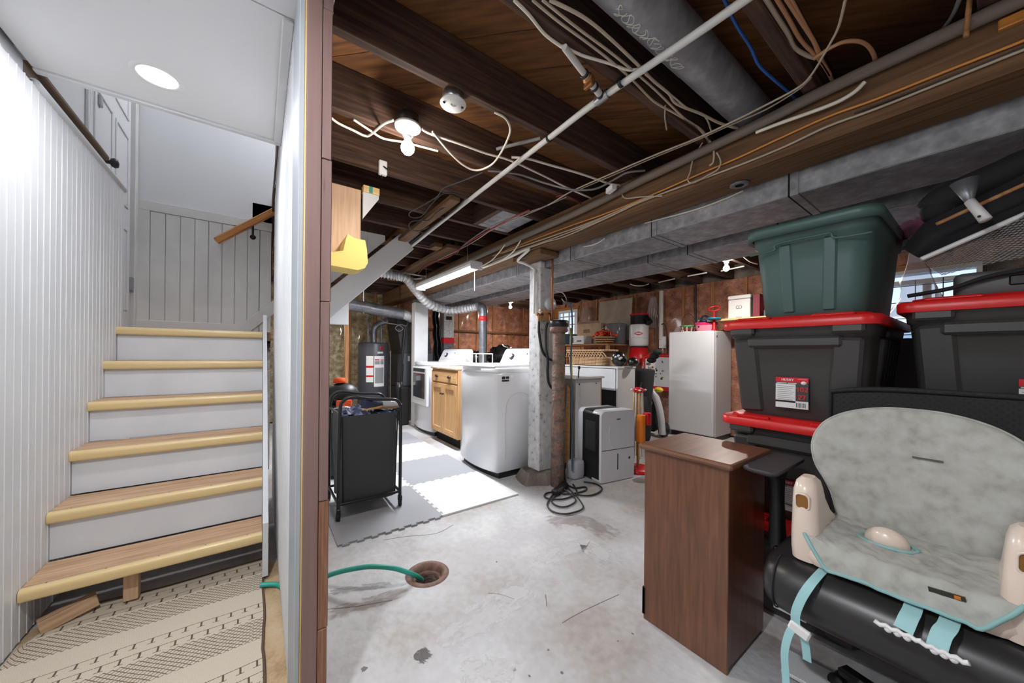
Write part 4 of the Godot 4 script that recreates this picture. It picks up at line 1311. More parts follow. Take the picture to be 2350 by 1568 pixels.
	var bundle := [
		["white cable leading out of the pipe branch to the front", [[1180, 0], [1215, 35], [1250, 78], [1290, 108]], M.cable_white, 0.0065],
		["white cable curving off the pipe branch toward the chalked duct", [[1290, 105], [1320, 120], [1345, 130], [1400, 146], [1440, 160], [1470, 158]], M.cable_white, 0.005],
		["white cable stapled to the joist beside the chalked duct, longest of three", [[1222, 0], [1280, 48], [1340, 92], [1402, 140], [1450, 182], [1500, 232], [1552, 262], [1600, 292], [1625, 322]], M.cable_dusty, 0.0045],
		["tan cable below the chalked duct, second from the joist", [[1245, 0], [1320, 60], [1398, 118], [1448, 158], [1500, 203], [1540, 242], [1576, 276], [1612, 300], [1628, 330]], M.cable_dusty, 0.0045],
		["heavy grey cable hugging the chalked duct before the girder", [[1262, 0], [1340, 40], [1402, 90], [1470, 155], [1500, 186], [1535, 215], [1552, 238], [1610, 262], [1650, 282], [1692, 295]], M.cable_dusty, 0.006],
		["thin cable hanging from the bundle beside the duct", [[1527, 242], [1526, 270], [1530, 298]], M.cable_dusty, 0.003],
		["loose cable crossing the bundle toward the girder", [[1480, 170], [1540, 218], [1580, 250], [1618, 268], [1632, 300]], M.cable_dusty, 0.0035],
	]
	for b in bundle: cable(b[0], path_y(2.0992, b[1]), minf(b[3], 0.0055), b[2])
	cable("bright blue network cable dropping through the joist bay", [on_y(1652, -20, 2.22), on_y(1668, 12, 2.22), on_y(1690, 58, 2.21), on_y(1722, 108, 2.20), on_y(1742, 150, 2.18), on_y(1775, 182, 2.16), on_y(1808, 210, 2.15), on_y(1840, 242, 2.14)], 0.0055, M.cable_blue)
	for b in [["thick pinkish cable on the joist right of the blue cable", [[1752, -10], [1785, 42], [1808, 78], [1822, 108], [1850, 126], [1872, 133]], M.cable_dusty, 0.007], ["tan cable twisting beside the thick pinkish cable", [[1778, -10], [1808, 40], [1838, 92], [1876, 132], [1900, 165], [1914, 196]], M.cable_tan, 0.006], ["tan cable furthest from the joist edge in its bundle", [[1800, -10], [1840, 52], [1868, 96], [1882, 132], [1905, 172]], M.cable_tan, 0.006], ["thin tan cable tied into the tan bundle", [[1812, -10], [1850, 60], [1878, 112], [1886, 134]], M.cable_tan, 0.004]]:
		cable(b[0], path_y(2.12, b[1]), b[3], b[2])
	cable("cream cable arching from the bundle down to the girder top", path_y(2.11, [[1868, 134], [1892, 118], [1930, 98], [1965, 94], [1990, 104], [2006, 128], [2010, 158]]), 0.006, M.cable_tan)
	cable("grey cable leaving over the far end of the girder", path_y(2.14, [[2205, -10], [2190, 28], [2172, 56], [2144, 90]]), 0.006, M.cable_grey)
	cable("thin brown stick hanging beside the girder top", path_x(1.69, [[2228, -20], [2222, 30], [2217, 84]]), 0.006, M.stud, "wood_stick", "stick", "")
	# on the girder face
	var gx := 1.735
	cable("orange-tan cable stapled along the girder face", path_x(gx, [[2460, 46], [2350, 93], [2200, 152], [2010, 228], [1900, 268], [1780, 322], [1690, 364], [1600, 402], [1500, 446], [1400, 487], [1300, 522], [1200, 560], [1130, 588]]), 0.0045, M.cable_orange)
	cable("white cable stapled along the girder face under the orange one", path_x(gx, [[2460, 72], [2350, 114], [2200, 174], [2010, 250], [1900, 290], [1800, 337], [1700, 378], [1600, 415], [1500, 452], [1420, 485], [1300, 536], [1200, 572], [1120, 602]]), 0.0045, M.cable_dusty)
	cable("thin brown wire stapled between the two girder cables", path_x(gx, [[2350, 108], [2150, 188], [1960, 260]]), 0.0025, M.cable_dark)
	cable("loose white cable end on the girder face", path_x(gx - 0.02, [[1985, 188], [1960, 212], [1920, 235], [1860, 258], [1790, 283], [1735, 304]]), 0.007, M.cable_white)
	cable("pale cable drooping under the girder beside the duct", [on_x(1705, 438, 1.955), on_x(1660, 458, 1.952), on_x(1600, 480, 1.950), on_x(1520, 502, 1.950), on_x(1480, 512, 1.95)], 0.0045, M.cable_white)
	cable("pale cable drooping under the girder by the white post", [on_x(1388, 547, 1.952), on_x(1375, 556, 1.952), on_x(1358, 563, 1.952), on_x(1340, 566, 1.952)], 0.004, M.cable_white)
	cable("cable looping down the girder face from the joist bundle", path_x(gx - 0.012, [[1622, 310], [1608, 335], [1592, 360], [1584, 395], [1578, 412], [1590, 420], [1625, 402], [1648, 388], [1654, 370], [1645, 350]]), 0.0035, M.cable_dusty)
	cable("short cable dropping onto the girder staples", path_x(gx - 0.012, [[1628, 322], [1638, 345], [1637, 372], [1628, 380]]), 0.0045, M.cable_dusty)
	cable("cable joining the girder cables near the tag", path_x(gx - 0.01, [[1410, 432], [1424, 440], [1435, 455], [1470, 452], [1520, 450]]), 0.004, M.cable_dusty)
	for b in [["upper pale cable on the girder beside the post", [[1500, 448], [1400, 492], [1330, 520], [1262, 544], [1215, 560], [1150, 582]], 0.0045], ["middle pale cable on the girder beside the post", [[1480, 458], [1380, 506], [1310, 532], [1262, 550], [1200, 575], [1130, 602]], 0.004], ["lower pale cable on the girder beside the post", [[1440, 478], [1350, 520], [1290, 545], [1240, 560], [1160, 590], [1120, 610]], 0.004]]:
		cable(b[0], path_x(gx - 0.006, b[1]), b[2], M.cable_dusty)
	cable("white cable hanging from the pipe down to the strip light", [on_x(1195, 552, 1.70), on_x(1180, 575, 1.70), on_x(1160, 592, 1.70), on_x(1135, 605, 1.66), on_x(1105, 614, 1.62)], 0.0055, M.cable_white)
	cable("white cable dropping beside the strip light, shorter one", [on_x(1160, 560, 1.70), on_x(1145, 580, 1.69), on_x(1125, 600, 1.66), on_x(1095, 616, 1.6)], 0.005, M.cable_white)
	# dark wire loops
	cable("dark wire hanging in open loops under the rear joists", [on_y(1108, 396, 2.09), on_y(1060, 416, 2.08), on_y(1018, 432, 2.07), on_y(1002, 452, 2.05), on_y(965, 474, 2.02), on_y(942, 486, 2.0), on_y(940, 496, 2.0), on_y(955, 500, 2.0), on_y(970, 494, 2.02), on_y(990, 468, 2.04), on_y(1015, 446, 2.07), on_y(1040, 443, 2.09), on_y(1054, 450, 2.10)], 0.0038, M.cable_dark)
	cable("dark wire loop knotted beside the furring strip", [on_y(1054, 452, 2.10), on_y(1030, 470, 2.08), on_y(1002, 488, 2.06), on_y(985, 505, 2.05), on_y(960, 506, 2.03), on_y(942, 510, 2.02), on_y(940, 524, 2.02), on_y(960, 530, 2.04), on_y(985, 520, 2.06)], 0.0038, M.cable_dark)
	cable("black cable pair running down beside the painted pipe", path_y(2.07, [[1070, 455], [1040, 485], [1000, 515], [960, 545], [935, 565], [905, 600], [885, 620]]), 0.0045, M.cable_dark)
	cable("dark red wire bundle stapled under a furring strip", path_y(2.062, [[1215, 482], [1180, 498], [1120, 530], [1070, 560], [1030, 590], [985, 605], [960, 628]]), 0.005, M.cable_red)
	cable("grey wire bundle beside the dark red wires", path_y(2.064, [[1300, 452], [1240, 478], [1190, 494], [1120, 524], [1065, 562], [1050, 580]]), 0.0045, M.cable_grey)
	cable("short bright red wire crossing into the sheet metal pan", path_y(2.09, [[1276, 452], [1295, 448], [1318, 458], [1334, 470], [1340, 476]]), 0.0035, M.cable_red)
	cable("black cable looping in the far joist bays", path_y(2.08, [[1025, 590], [1010, 575], [985, 566], [950, 560], [930, 562]]), 0.005, M.cable_dark)
	for q in [[[760, 655], [840, 652], [900, 660]], [[870, 690], [920, 672], [945, 662]], [[850, 703], [890, 690], [920, 681]]]:
		cable("dark old pipe in the far joists above the water heater", path_y(2.06, q), 0.009, M.cable_dark, "pipe", "pipe", "old pipes above the water heater")
	for q in [["thin white conduit under the joist beside the freezer bulb", [[1655, 622], [1708, 611]]], ["thin white conduit between the far joists near the wall", [[1578, 634], [1622, 626]]], ["thin white conduit nearest the vacuum canister in the joists", [[1512, 648], [1548, 640]]]]:
		cable(q[0], path_y(2.09, q[1]), 0.009, M.pvc, "conduit", "conduit", "conduits by the right wall")
	cable("white cable curling from the freezer bulb to the next joist", path_y(2.08, [[1680, 588], [1700, 586], [1720, 600], [1738, 606]]), 0.006, M.cable_white)
	cable("white cable drooping in front of the wall joists", path_y(2.06, [[1446, 652], [1458, 656], [1475, 656], [1488, 652]]), 0.006, M.cable_white)
	# paper tag
	st = new_st()
	bar(st, on_y(1395, 440, 2.04), on_y(1410, 428, 2.04), 0.03, 0.03, Vector3.UP, 0.001)
	solo("paper_tag", st, M.paper, "small white paper tag on the girder pipe", "tag")
	# oak cabinet on the partition
	var oc := thing("wall_cabinet", "pale oak wall cabinet hung on the partition behind the jamb", "cabinet", Vector3(0.31, 1.61, -2.26))
	part("side", box(Vector3(-0.145, 0.0, 0.145), Vector3(0.148, 0.385, 0.16), 0.002), M.pale_oak, oc)
	part("body", box(Vector3(-0.145, 0.0, -0.2), Vector3(0.146, 0.38, 0.144), 0.002), M.pale_oak, oc)
	part("bottom_panel", box(Vector3(-0.13, -0.012, -0.19), Vector3(0.13, 0.0, 0.13)), M.stud, oc)
	var br := thing("shelf_bracket", "white wedge bracket with a pine top beside the oak cabinet", "bracket", Vector3(0.465, 1.83, -2.10))
	st = new_st()
	prism(st, PackedVector2Array([Vector2(0, 0), Vector2(0.085, 0.13), Vector2(0.085, 0.15), Vector2(0.0, 0.15)]), 0.02)
	part("wedge", st, M.white_paint, br)
	part("top_block", box(Vector3(0.0, 0.15, -0.02), Vector3(0.088, 0.19, 0.025), 0.002), M.pine, br)
	part("green_mark", box(Vector3(0.03, 0.152, 0.0252), Vector3(0.05, 0.189, 0.0256)), mat(rgb(60, 150, 130), 0.8), br)
	st = new_st()
	var fp := []
	for z in [0.0, 0.14]:
		var r := []
		for p in [[-0.16, 0.045], [-0.06, 0.055], [0.0, 0.075], [0.012, 0.14], [0.02, 0.165], [0.05, 0.15], [0.105, 0.148], [0.115, 0.10], [0.12, 0.03], [0.105, 0.0], [0.07, -0.015], [0.0, -0.012], [-0.16, -0.005]]: r.append(Vector3(p[0] + 0.345, p[1] + 1.525, -2.10 + z))
		r.reverse()
		fp.append(r)
	loft(st, fp, true, true, true, -1)
	solo("foam_piece", st, M.foam, "yellow foam piece folded under the oak cabinet", "foam")

# plan outline of an appliance whose front (-x) bows out
func bowed(d: float, w: float, bow: float, y: float, ins := 0.0) -> Array:
	var o := []
	var n := 10
	for i in n + 1:
		var t := -1.0 + 2.0 * i / n
		o.append(Vector3(-d * 0.5 + ins - bow * (1.0 - t * t), y, t * (w * 0.5 - ins)))
	o.append(Vector3(d * 0.5 - ins - 0.01, y, w * 0.5 - ins))
	o.append(Vector3(d * 0.5 - ins, y, w * 0.5 - ins - 0.01))
	o.append(Vector3(d * 0.5 - ins, y, -w * 0.5 + ins + 0.01))
	o.append(Vector3(d * 0.5 - ins - 0.01, y, -w * 0.5 + ins))
	return o
func machine(called: String, label: String, at: Vector3, w: float, d: float, deck: float) -> Node3D:
	var o := thing(called, label, called.replace("_", " "), at)
	var st := new_st()
	loft(st, [bowed(d - 0.06, w - 0.03, 0.03, 0.0), bowed(d - 0.06, w - 0.03, 0.03, 0.055)], true, true, true, -1)
	part("base", st, M.black_plastic, o)
	st = new_st()
	loft(st, [bowed(d, w, 0.05, 0.05, 0.012), bowed(d, w, 0.05, 0.062, 0.0), bowed(d, w, 0.05, deck - 0.06), bowed(d, w, 0.05, deck - 0.045, 0.004)], true, true, true, 1)
	part("cabinet", st, M.appliance, o)
	st = new_st()
	loft(st, [bowed(d + 0.004, w + 0.004, 0.052, deck - 0.044), bowed(d + 0.004, w + 0.004, 0.052, deck - 0.012), bowed(d, w, 0.05, deck, 0.012)], true, true, true, 1)
	part("top", st, M.appliance, o)
	# console along the back
	st = new_st()
	var pr := PackedVector2Array([Vector2(d * 0.5 - 0.235, deck - 0.004), Vector2(d * 0.5 - 0.215, deck + 0.03), Vector2(d * 0.5 - 0.15, deck + 0.155), Vector2(d * 0.5 - 0.125, deck + 0.175), Vector2(d * 0.5 - 0.03, deck + 0.175), Vector2(d * 0.5 - 0.01, deck + 0.15), Vector2(d * 0.5 - 0.01, deck - 0.004)])
	prism(st, pr, w - 0.02, Transform3D(Basis.IDENTITY, Vector3(0, 0, -w * 0.5 + 0.01)))
	part("console", st, M.appliance, o)
	st = new_st()
	var n := Vector3(-0.125, 0.065, 0).normalized()
	var kp := Vector3(d * 0.5 - 0.185, deck + 0.09, -w * 0.22)
	var kn := part("dial", lathed([[0.0, 0.0], [0.034, 0.0], [0.032, 0.016], [0.028, 0.02], [0.0, 0.021]], 20, aim(kp, n)), M.dark_steel, o)
	part("dial_cap", lathed([[0.0, 0.02], [0.022, 0.02], [0.02, 0.026], [0.0, 0.026]], 20, aim(kp, n)), M.appliance, kn)
	part("button", lathed([[0.0, 0.0], [0.009, 0.0], [0.009, 0.006], [0.0, 0.006]], 10, aim(kp + Vector3(0.02, 0.03, w * 0.35), n)), M.dark_steel, o)
	st = new_st()
	bar(st, Vector3(d * 0.5 - 0.2135, deck + 0.035, -w * 0.42), Vector3(d * 0.5 - 0.2135, deck + 0.035, w * 0.42), 0.004, 0.004)
	part("trim_line", st, M.appliance_grey, o)
	return o

func mat_tile(label: String, x0: float, z0: float, s: float, m: Material, edges: Array, y := 0.0) -> void:
	# edges: +x, +z (front), -x, -z; 0 straight, 1 teeth out, -1 sockets
	var pts := PackedVector2Array()
	var cs := [Vector2(s, 0), Vector2(s, s), Vector2(0, s), Vector2(0, 0)]
	var nt := 8
	for e in 4:
		var a: Vector2 = cs[e]
		var b: Vector2 = cs[(e + 1) % 4]
		var dir := (b - a) / s
		var out := Vector2(dir.y, -dir.x)
		pts.append(a)
		if edges[e] == 0: continue
		var p := s / nt
		for k in nt:
			var m0 := (k + 0.5) * p
			var half := p * 0.22
			var dep := 0.0155
			var o: Vector2 = out * dep
			if edges[e] < 0:
				o = -out * (dep + 0.001)
				half *= 1.06
			pts.append(a + dir * (m0 - half * 0.72))
			pts.append(a + dir * (m0 - half * 1.15) + o)
			pts.append(a + dir * (m0 + half * 1.15) + o)
			pts.append(a + dir * (m0 + half * 0.72))
	var st := new_st()
	var poly := PackedVector2Array()
	for p in pts: poly.append(Vector2(p.x, -p.y))
	prism(st, poly, 0.011, Transform3D(Basis(Vector3(1, 0, 0), Vector3(0, 0, -1), Vector3(0, 1, 0)), Vector3(0, y, 0)))
	var o2 := solo("foam_mat", st, m, label, "floor mat", "interlocking foam floor mats")
	o2.position = Vector3(x0, 0.0005, z0)

func build_laundry() -> void:
	var st: SurfaceTool
	var w := machine("washing_machine", "white top-loading washing machine beside the timber post", Vector3(1.985, 0, -2.80), 0.665, 0.68, 0.955)
	st = new_st()
	loft(st, [bowed(0.40, 0.58, 0.04, 0.952), bowed(0.40, 0.58, 0.04, 0.972, 0.002), bowed(0.38, 0.56, 0.04, 0.980, 0.006)])
	part("lid", st, M.appliance, w, Vector3(-0.14, 0, 0))
	st = new_st()
	loft(st, [bowed(0.02, 0.60, 0.05, 0.925), bowed(0.02, 0.60, 0.05, 0.962)])
	part("lid_lip", st, M.appliance_grey, w, Vector3(-0.337, 0, -0.01))
	# pressed arches on the side panel and a small sticker
	for q in [[-0.26, 0.05], [0.09, 0.30]]:
		st = new_st()
		tube(st, smooth_path([Vector3(q[0], 0.16, 0.3335), Vector3(q[0], 0.55, 0.3335), Vector3(q[0] + 0.03, 0.68, 0.3335), Vector3((q[0] + q[1]) * 0.5, 0.735, 0.3335), Vector3(q[1] - 0.03, 0.68, 0.3335), Vector3(q[1], 0.55, 0.3335), Vector3(q[1], 0.16, 0.3335)], 5), 0.003, 6)
		part("pressed_rib", st, M.appliance, w)
	st = new_st()
	bc(st, Vector3(-0.30, 0.835, 0.3325), Vector3(-0.225, 0.85, 0.334))
	bc(st, Vector3(-0.30, 0.855, 0.3325), Vector3(-0.265, 0.88, 0.334))
	bc(st, Vector3(-0.258, 0.858, 0.3325), Vector3(-0.225, 0.879, 0.334))
	part("sticker", st, M.dark_steel, w)
	var d := machine("clothes_dryer", "white front-loading dryer with a dark glass door beside the cabinet", Vector3(2.105, 0, -4.535), 0.67, 0.59, 0.955)
	st = new_st()
	bc(st, Vector3(-0.36, 0.37, -0.27), Vector3(-0.32, 0.885, 0.27), 0.012)
	var door := part("door", st, M.appliance, d)
	part("glass", box(Vector3(-0.366, 0.47, -0.21), Vector3(-0.355, 0.80, 0.20), 0.008), M.dark_glass, door)
	part("control_strip", box(Vector3(-0.366, 0.82, -0.21), Vector3(-0.356, 0.865, 0.20), 0.004), M.dark_steel, door)
	# cabinet between the machines
	var c := thing("base_cabinet", "maple base cabinet with two doors and a drawer between the machines", "cabinet", Vector3(2.05, 0, -3.785))
	part("body", box(Vector3(-0.285, 0.12, -0.35), Vector3(0.28, 0.885, 0.35), 0.002), M.oak, c)
	part("toe_kick", box(Vector3(-0.22, 0.0, -0.34), Vector3(0.27, 0.12, 0.34)), M.black_gap, c)
	st = new_st()
	bc(st, Vector3(-0.31, 0.886, -0.352), Vector3(0.28, 0.905, 0.352), 0.003)
	part("worktop", st, M.cardboard, c)
	var dr := part("drawer", box(Vector3(-0.302, 0.735, -0.335), Vector3(-0.285, 0.86, 0.335), 0.003), M.oak, c)
	for z in [-0.17, 0.17]:
		st = new_st()
		ellipsoid(st, Vector3(-0.308, 0.80, z), Vector3(0.02, 0.018, 0.035), 12, 8)
		part("cup_pull", st, M.bronze, dr)
	for s in [-1, 1]:
		var z0: float = -0.335 if s < 0 else 0.004
		var z1: float = -0.004 if s < 0 else 0.335
		st = new_st()
		bc(st, Vector3(-0.302, 0.14, z0), Vector3(-0.285, 0.715, z0 + 0.055), 0.002)
		bc(st, Vector3(-0.302, 0.14, z1 - 0.055), Vector3(-0.285, 0.715, z1), 0.002)
		bc(st, Vector3(-0.302, 0.14, z0 + 0.055), Vector3(-0.285, 0.195, z1 - 0.055), 0.002)
		bc(st, Vector3(-0.302, 0.66, z0 + 0.055), Vector3(-0.285, 0.715, z1 - 0.055), 0.002)
		bc(st, Vector3(-0.292, 0.195, z0 + 0.055), Vector3(-0.286, 0.66, z1 - 0.055))
		var dd := part("door", st, M.oak, c)
		part("knob", lathed([[0.0, 0.0], [0.007, 0.0], [0.006, 0.014], [0.013, 0.018], [0.012, 0.026], [0.0, 0.03]], 12, aim(Vector3(-0.302, 0.60, 0.03 * s), Vector3(-1, 0, 0))), M.bronze, dd)
	# white wire rack between consoles
	var rk := thing("wire_rack", "white wire rack standing on the cabinet between the two machines", "rack", Vector3(2.22, 0.905, -3.78))
	for y in [0.045, 0.165]: part("rail", rod(Vector3(0, y, -0.33), Vector3(0, y, 0.33), 0.006, 8), M.plastic_white, rk)
	for z in [-0.33, -0.05, 0.12, 0.33]: part("upright", rod(Vector3(0, 0, z), Vector3(0, 0.165, z), 0.006, 8), M.plastic_white, rk)
	# timber posts
	st = new_st()
	bc(st, Vector3(1.90, 0.09, -2.372), Vector3(2.055, 1.810, -2.222), 0.006)
	bc(st, Vector3(1.90, 1.805, -2.372), Vector3(1.952, 1.859, -2.222), 0.004)
	solo("timber_post", st, M.post, "white flaking square timber post on a concrete footing", "post")
	st = new_st()
	var fr := []
	for k in 2:
		var r := []
		for i in 14:
			var a := TAU * i / 14
			var rr := (0.19 if k == 0 else 0.14) * (1.0 + 0.12 * sin(i * 2.3))
			r.append(Vector3(1.965 + cos(a) * rr * 1.1, 0.0 if k == 0 else 0.088, -2.295 + sin(a) * rr * 0.9))
		fr.append(r)
	loft(st, fr, true, true, true, -1)
	solo("concrete_footing", st, M.concrete_raw, "rough concrete footing under the white timber post", "footing")
	st = new_st()
	bc(st, Vector3(1.825, 0.0, -5.06), Vector3(2.03, 1.81, -4.93), 0.005)
	solo("timber_post", st, M.white_paint, "smooth white post behind the dryer", "post")
	# cast iron stack
	var sk := thing("waste_stack", "rusty cast iron waste pipe beside the white post", "pipe", Vector3(1.985, 0.0, -2.085))
	part("pipe", lathed([[0.0, 0.0], [0.056, 0.0], [0.054, 0.6], [0.052, 1.27], [0.0, 1.27]], 22), M.rust, sk)
	part("hub", lathed([[0.05, 1.25], [0.070, 1.258], [0.076, 1.272], [0.072, 1.285], [0.072, 1.352], [0.0, 1.358]], 24), M.cast_iron, sk)
	part("rubber_collar", lathed([[0.073, 1.298], [0.079, 1.303], [0.079, 1.347], [0.073, 1.352]], 24), M.black_plastic, sk)
	# hot and cold valves on a wood block
	var vb := thing("valve_block", "wood block with laundry taps fixed to the white post", "taps", Vector3(1.93, 1.40, -2.20))
	part("block", box(Vector3(-0.05, -0.04, -0.02), Vector3(0.105, 0.05, 0.0), 0.003), M.oak, vb)
	part("block", box(Vector3(0.04, -0.03, -0.02), Vector3(0.105, 0.045, 0.06), 0.003), M.rail, vb)
	for s in [[-0.095, 0.0], [0.02, 0.012]]:
		st = new_st()
		tube(st, [Vector3(s[0] - 0.02, s[1], 0.03), Vector3(s[0] + 0.05, s[1], 0.03)], 0.012, 10)
		tube(st, smooth_path([Vector3(s[0], s[1], 0.03), Vector3(s[0], s[1] - 0.03, 0.04), Vector3(s[0], s[1] - 0.06, 0.04)], 4), 0.011, 10)
		part("tap", st, M.brass, vb)
		st = new_st()
		for k in 4: bar(st, Vector3(s[0], s[1] + 0.02, 0.055), Vector3(s[0], s[1] + 0.02, 0.055) + Vector3(cos(k * PI / 2) * 0.02, sin(k * PI / 2) * 0.02, 0), 0.008, 0.008, Vector3.BACK, 0.002)
		part("tap_handle", st, M.blue if s[0] > 0 else M.paper, vb)
	part("gauge", lathed([[0.0, 0.0], [0.055, 0.0], [0.058, 0.03], [0.05, 0.038], [0.0, 0.04]], 24, aim(Vector3(0.06, 0.10, -0.018), Vector3(0, 0, 1))), M.appliance_grey, vb)
	cable("black washer hose crossing the post, upper one", [Vector3(1.835, 1.34, -2.16), Vector3(1.83, 1.27, -2.155), Vector3(1.85, 1.16, -2.155), Vector3(1.90, 1.09, -2.18), Vector3(1.98, 1.04, -2.20), Vector3(2.08, 1.0, -2.20), Vector3(2.12, 0.96, -2.3)], 0.011, M.cable_black, "washer_hose", "hose", "", 10)
	cable("black washer hose crossing the post, longer one", [Vector3(1.95, 1.34, -2.185), Vector3(1.93, 1.27, -2.185), Vector3(1.92, 1.14, -2.17), Vector3(1.93, 1.02, -2.155), Vector3(1.955, 0.92, -2.185), Vector3(1.99, 0.82, -2.20), Vector3(2.08, 0.74, -2.20)], 0.011, M.cable_black, "washer_hose", "hose", "", 10)
	cable("thin copper rod hanging down in front of the white post", [Vector3(1.955, 2.02, -2.14), Vector3(1.952, 1.7, -2.135), Vector3(1.955, 1.40, -2.14), Vector3(1.965, 1.34, -2.15)], 0.0085, M.copper, "copper_pipe", "pipe", "", 8)
	cable("blue cord hanging from a hook beside the waste pipe", [Vector3(2.12, 1.52, -2.12), Vector3(2.14, 1.48, -2.10), Vector3(2.145, 1.3, -2.09), Vector3(2.11, 1.0, -2.07), Vector3(2.12, 0.8, -2.06), Vector3(2.125, 0.6, -2.07), Vector3(2.15, 0.42, -2.08), Vector3(2.145, 0.25, -2.08), Vector3(2.13, 0.1, -2.06)], 0.008, M.tote_blue, "hanging_cord", "cord", "cords hung beside the waste pipe")
	cable("yellow cord hanging from a hook beside the waste pipe", [Vector3(2.135, 1.3, -2.10), Vector3(2.125, 1.1, -2.08), Vector3(2.115, 0.92, -2.06), Vector3(2.13, 0.78, -2.07), Vector3(2.135, 0.98, -2.09)], 0.007, M.yellow, "hanging_cord", "cord", "cords hung beside the waste pipe")
	cable("white hook with looped cord on the post beside the gauge", [Vector3(2.06, 1.62, -2.21), Vector3(2.10, 1.60, -2.16), Vector3(2.115, 1.54, -2.13), Vector3(2.09, 1.52, -2.13), Vector3(2.075, 1.55, -2.15)], 0.005, M.steel, "wire_hook", "hook", "")
	# cords on the floor
	var F := 0.011
	cable("black extension cord coiled on the floor by the waste pipe", [on_y(1298, 1062, 0.16), on_y(1296, 1090, 0.06), on_y(1300, 1110, F), on_y(1318, 1120, F), on_y(1342, 1118, F), on_y(1346, 1124, F), on_y(1330, 1130, F), on_y(1300, 1134, F), on_y(1265, 1130, F), on_y(1250, 1136, F), on_y(1256, 1144, F), on_y(1290, 1146, F), on_y(1320, 1136, F), on_y(1324, 1128, F), on_y(1315, 1112, F)], 0.0065, M.cable_black, "extension_cord", "cord", "cords coiled on the floor")
	cable("long dark cord looping out over the bare concrete", [on_y(1300, 1118, F), on_y(1320, 1136, F), on_y(1335, 1155, F), on_y(1338, 1166, F), on_y(1325, 1174, F), on_y(1295, 1180, F), on_y(1268, 1174, F), on_y(1256, 1160, F), on_y(1262, 1144, F), on_y(1275, 1128, F)], 0.006, M.cable_dark, "extension_cord", "cord", "cords coiled on the floor")
	cable("dark cord running from the coil to the dehumidifier", [on_y(1310, 1134, F), on_y(1350, 1138, F), on_y(1375, 1130, F), on_y(1381, 1120, F), on_y(1365, 1110, F), on_y(1340, 1106, F)], 0.0065, M.cable_black, "extension_cord", "cord", "cords coiled on the floor")
	cable("inner dark cord loop on the floor by the waste pipe", [on_y(1290, 1120, F + 0.02), on_y(1316, 1140, F), on_y(1320, 1152, F), on_y(1300, 1163, F), on_y(1280, 1162, F), on_y(1266, 1152, F), on_y(1270, 1142, F), on_y(1285, 1130, F)], 0.006, M.cable_dark, "extension_cord", "cord", "cords coiled on the floor")
	st = new_st()
	bar(st, on_y(1272, 1132, 0.03), on_y(1298, 1112, 0.03), 0.06, 0.045, Vector3.UP, 0.012)
	solo("power_strip", st, M.black_plastic, "black power strip among the floor cords", "power strip")
	st = new_st()
	rbody(st, 0.16, 0.12, 0.0, 0.16, 0.05, 0.03, Vector3(0, 0, 0))
	var gp := solo("plastic_jug", st, M.appliance_grey, "grey plastic jug on the floor behind the cords", "jug")
	gp.position = Vector3(2.24, 0, -2.13)
	# foam mats
	var S := 0.625
	var X1 := 0.982
	var Z1 := -2.113
	mat_tile("white foam mat with a straight border at the bare concrete", X1, Z1 - S, S, M.mat_white, [0, 0, -1, -1])
	mat_tile("grey foam mat under the laundry hamper with a toothed open edge", X1 - S, Z1 - S, S, M.mat_grey, [1, 1, 0, 1])
	mat_tile("grey foam mat beside the washing machine", X1, Z1 - 2 * S, S, M.mat_grey, [0, 1, -1, 1])
	mat_tile("white foam mat behind the hamper", X1 - S, Z1 - 2 * S, S, M.mat_white, [1, -1, 0, -1])
	mat_tile("white foam mat in front of the maple cabinet", X1, Z1 - 3 * S, S, M.mat_white, [0, -1, -1, -1])
	mat_tile("grey foam mat behind the white one, near the cabinet", X1 - S, Z1 - 3 * S, S, M.mat_grey, [1, 1, 0, 1])
	mat_tile("grey foam mat in front of the dryer", X1, Z1 - 4 * S, S, M.mat_grey, [0, 1, -1, 0])
	mat_tile("white foam mat furthest back beside the stair enclosure", X1 - S, Z1 - 4 * S, S, M.mat_white, [1, -1, 0, 0])
	build_hamper()
	# vent pipes behind the dryer
	var fx := thing("dryer_vent", "crinkled foil dryer duct sweeping down to a metal pipe with red tape", "duct", Vector3(2.45, 0, -4.2))
	var pts := smooth_path([on_y(870, 626, 2.03), on_y(905, 632, 2.01), on_y(935, 641, 1.97), on_y(956, 668, 1.86), on_y(985, 698, 1.745), on_y(1030, 712, 1.71), on_y(1070, 709, 1.71), on_y(1098, 704, 1.725)], 26)
	var loc := []
	for p in pts: loc.append(p - fx.position)
	st = new_st()
	var nn := loc.size()
	tube(st, loc, func(t: float): return 0.052 + 0.009 * sin(t * (nn - 1) * 1.25) + 0.004 * sin(t * 431.0), 16)
	part("foil_hose", st, M.foil, fx)
	var e0: Vector3 = loc[-1]
	st = new_st()
	var down := Vector3(e0.x + 0.06, e0.y - 0.06, e0.z + 0.03)
	tube(st, smooth_path([e0 - Vector3(0.02, 0, 0), e0 + Vector3(0.035, -0.008, 0.015), down, down - Vector3(0, 0.09, 0)], 5), 0.06, 18)
	part("elbow", st, M.galv_pipe, fx)
	part("red_tape", lathed([[0.0605, -0.03], [0.0625, -0.028], [0.0625, 0.028], [0.0605, 0.03]], 20, Transform3D(Basis.IDENTITY, down - Vector3(0, 0.105, 0))), M.red_tape, fx)
	part("pipe", rod(down - Vector3(0, 0.10, 0), Vector3(down.x, 0.9, down.z), 0.058, 20), M.galv_pipe, fx)
	# dark heap behind
	var hn := fnl(301, 2.2, 3)
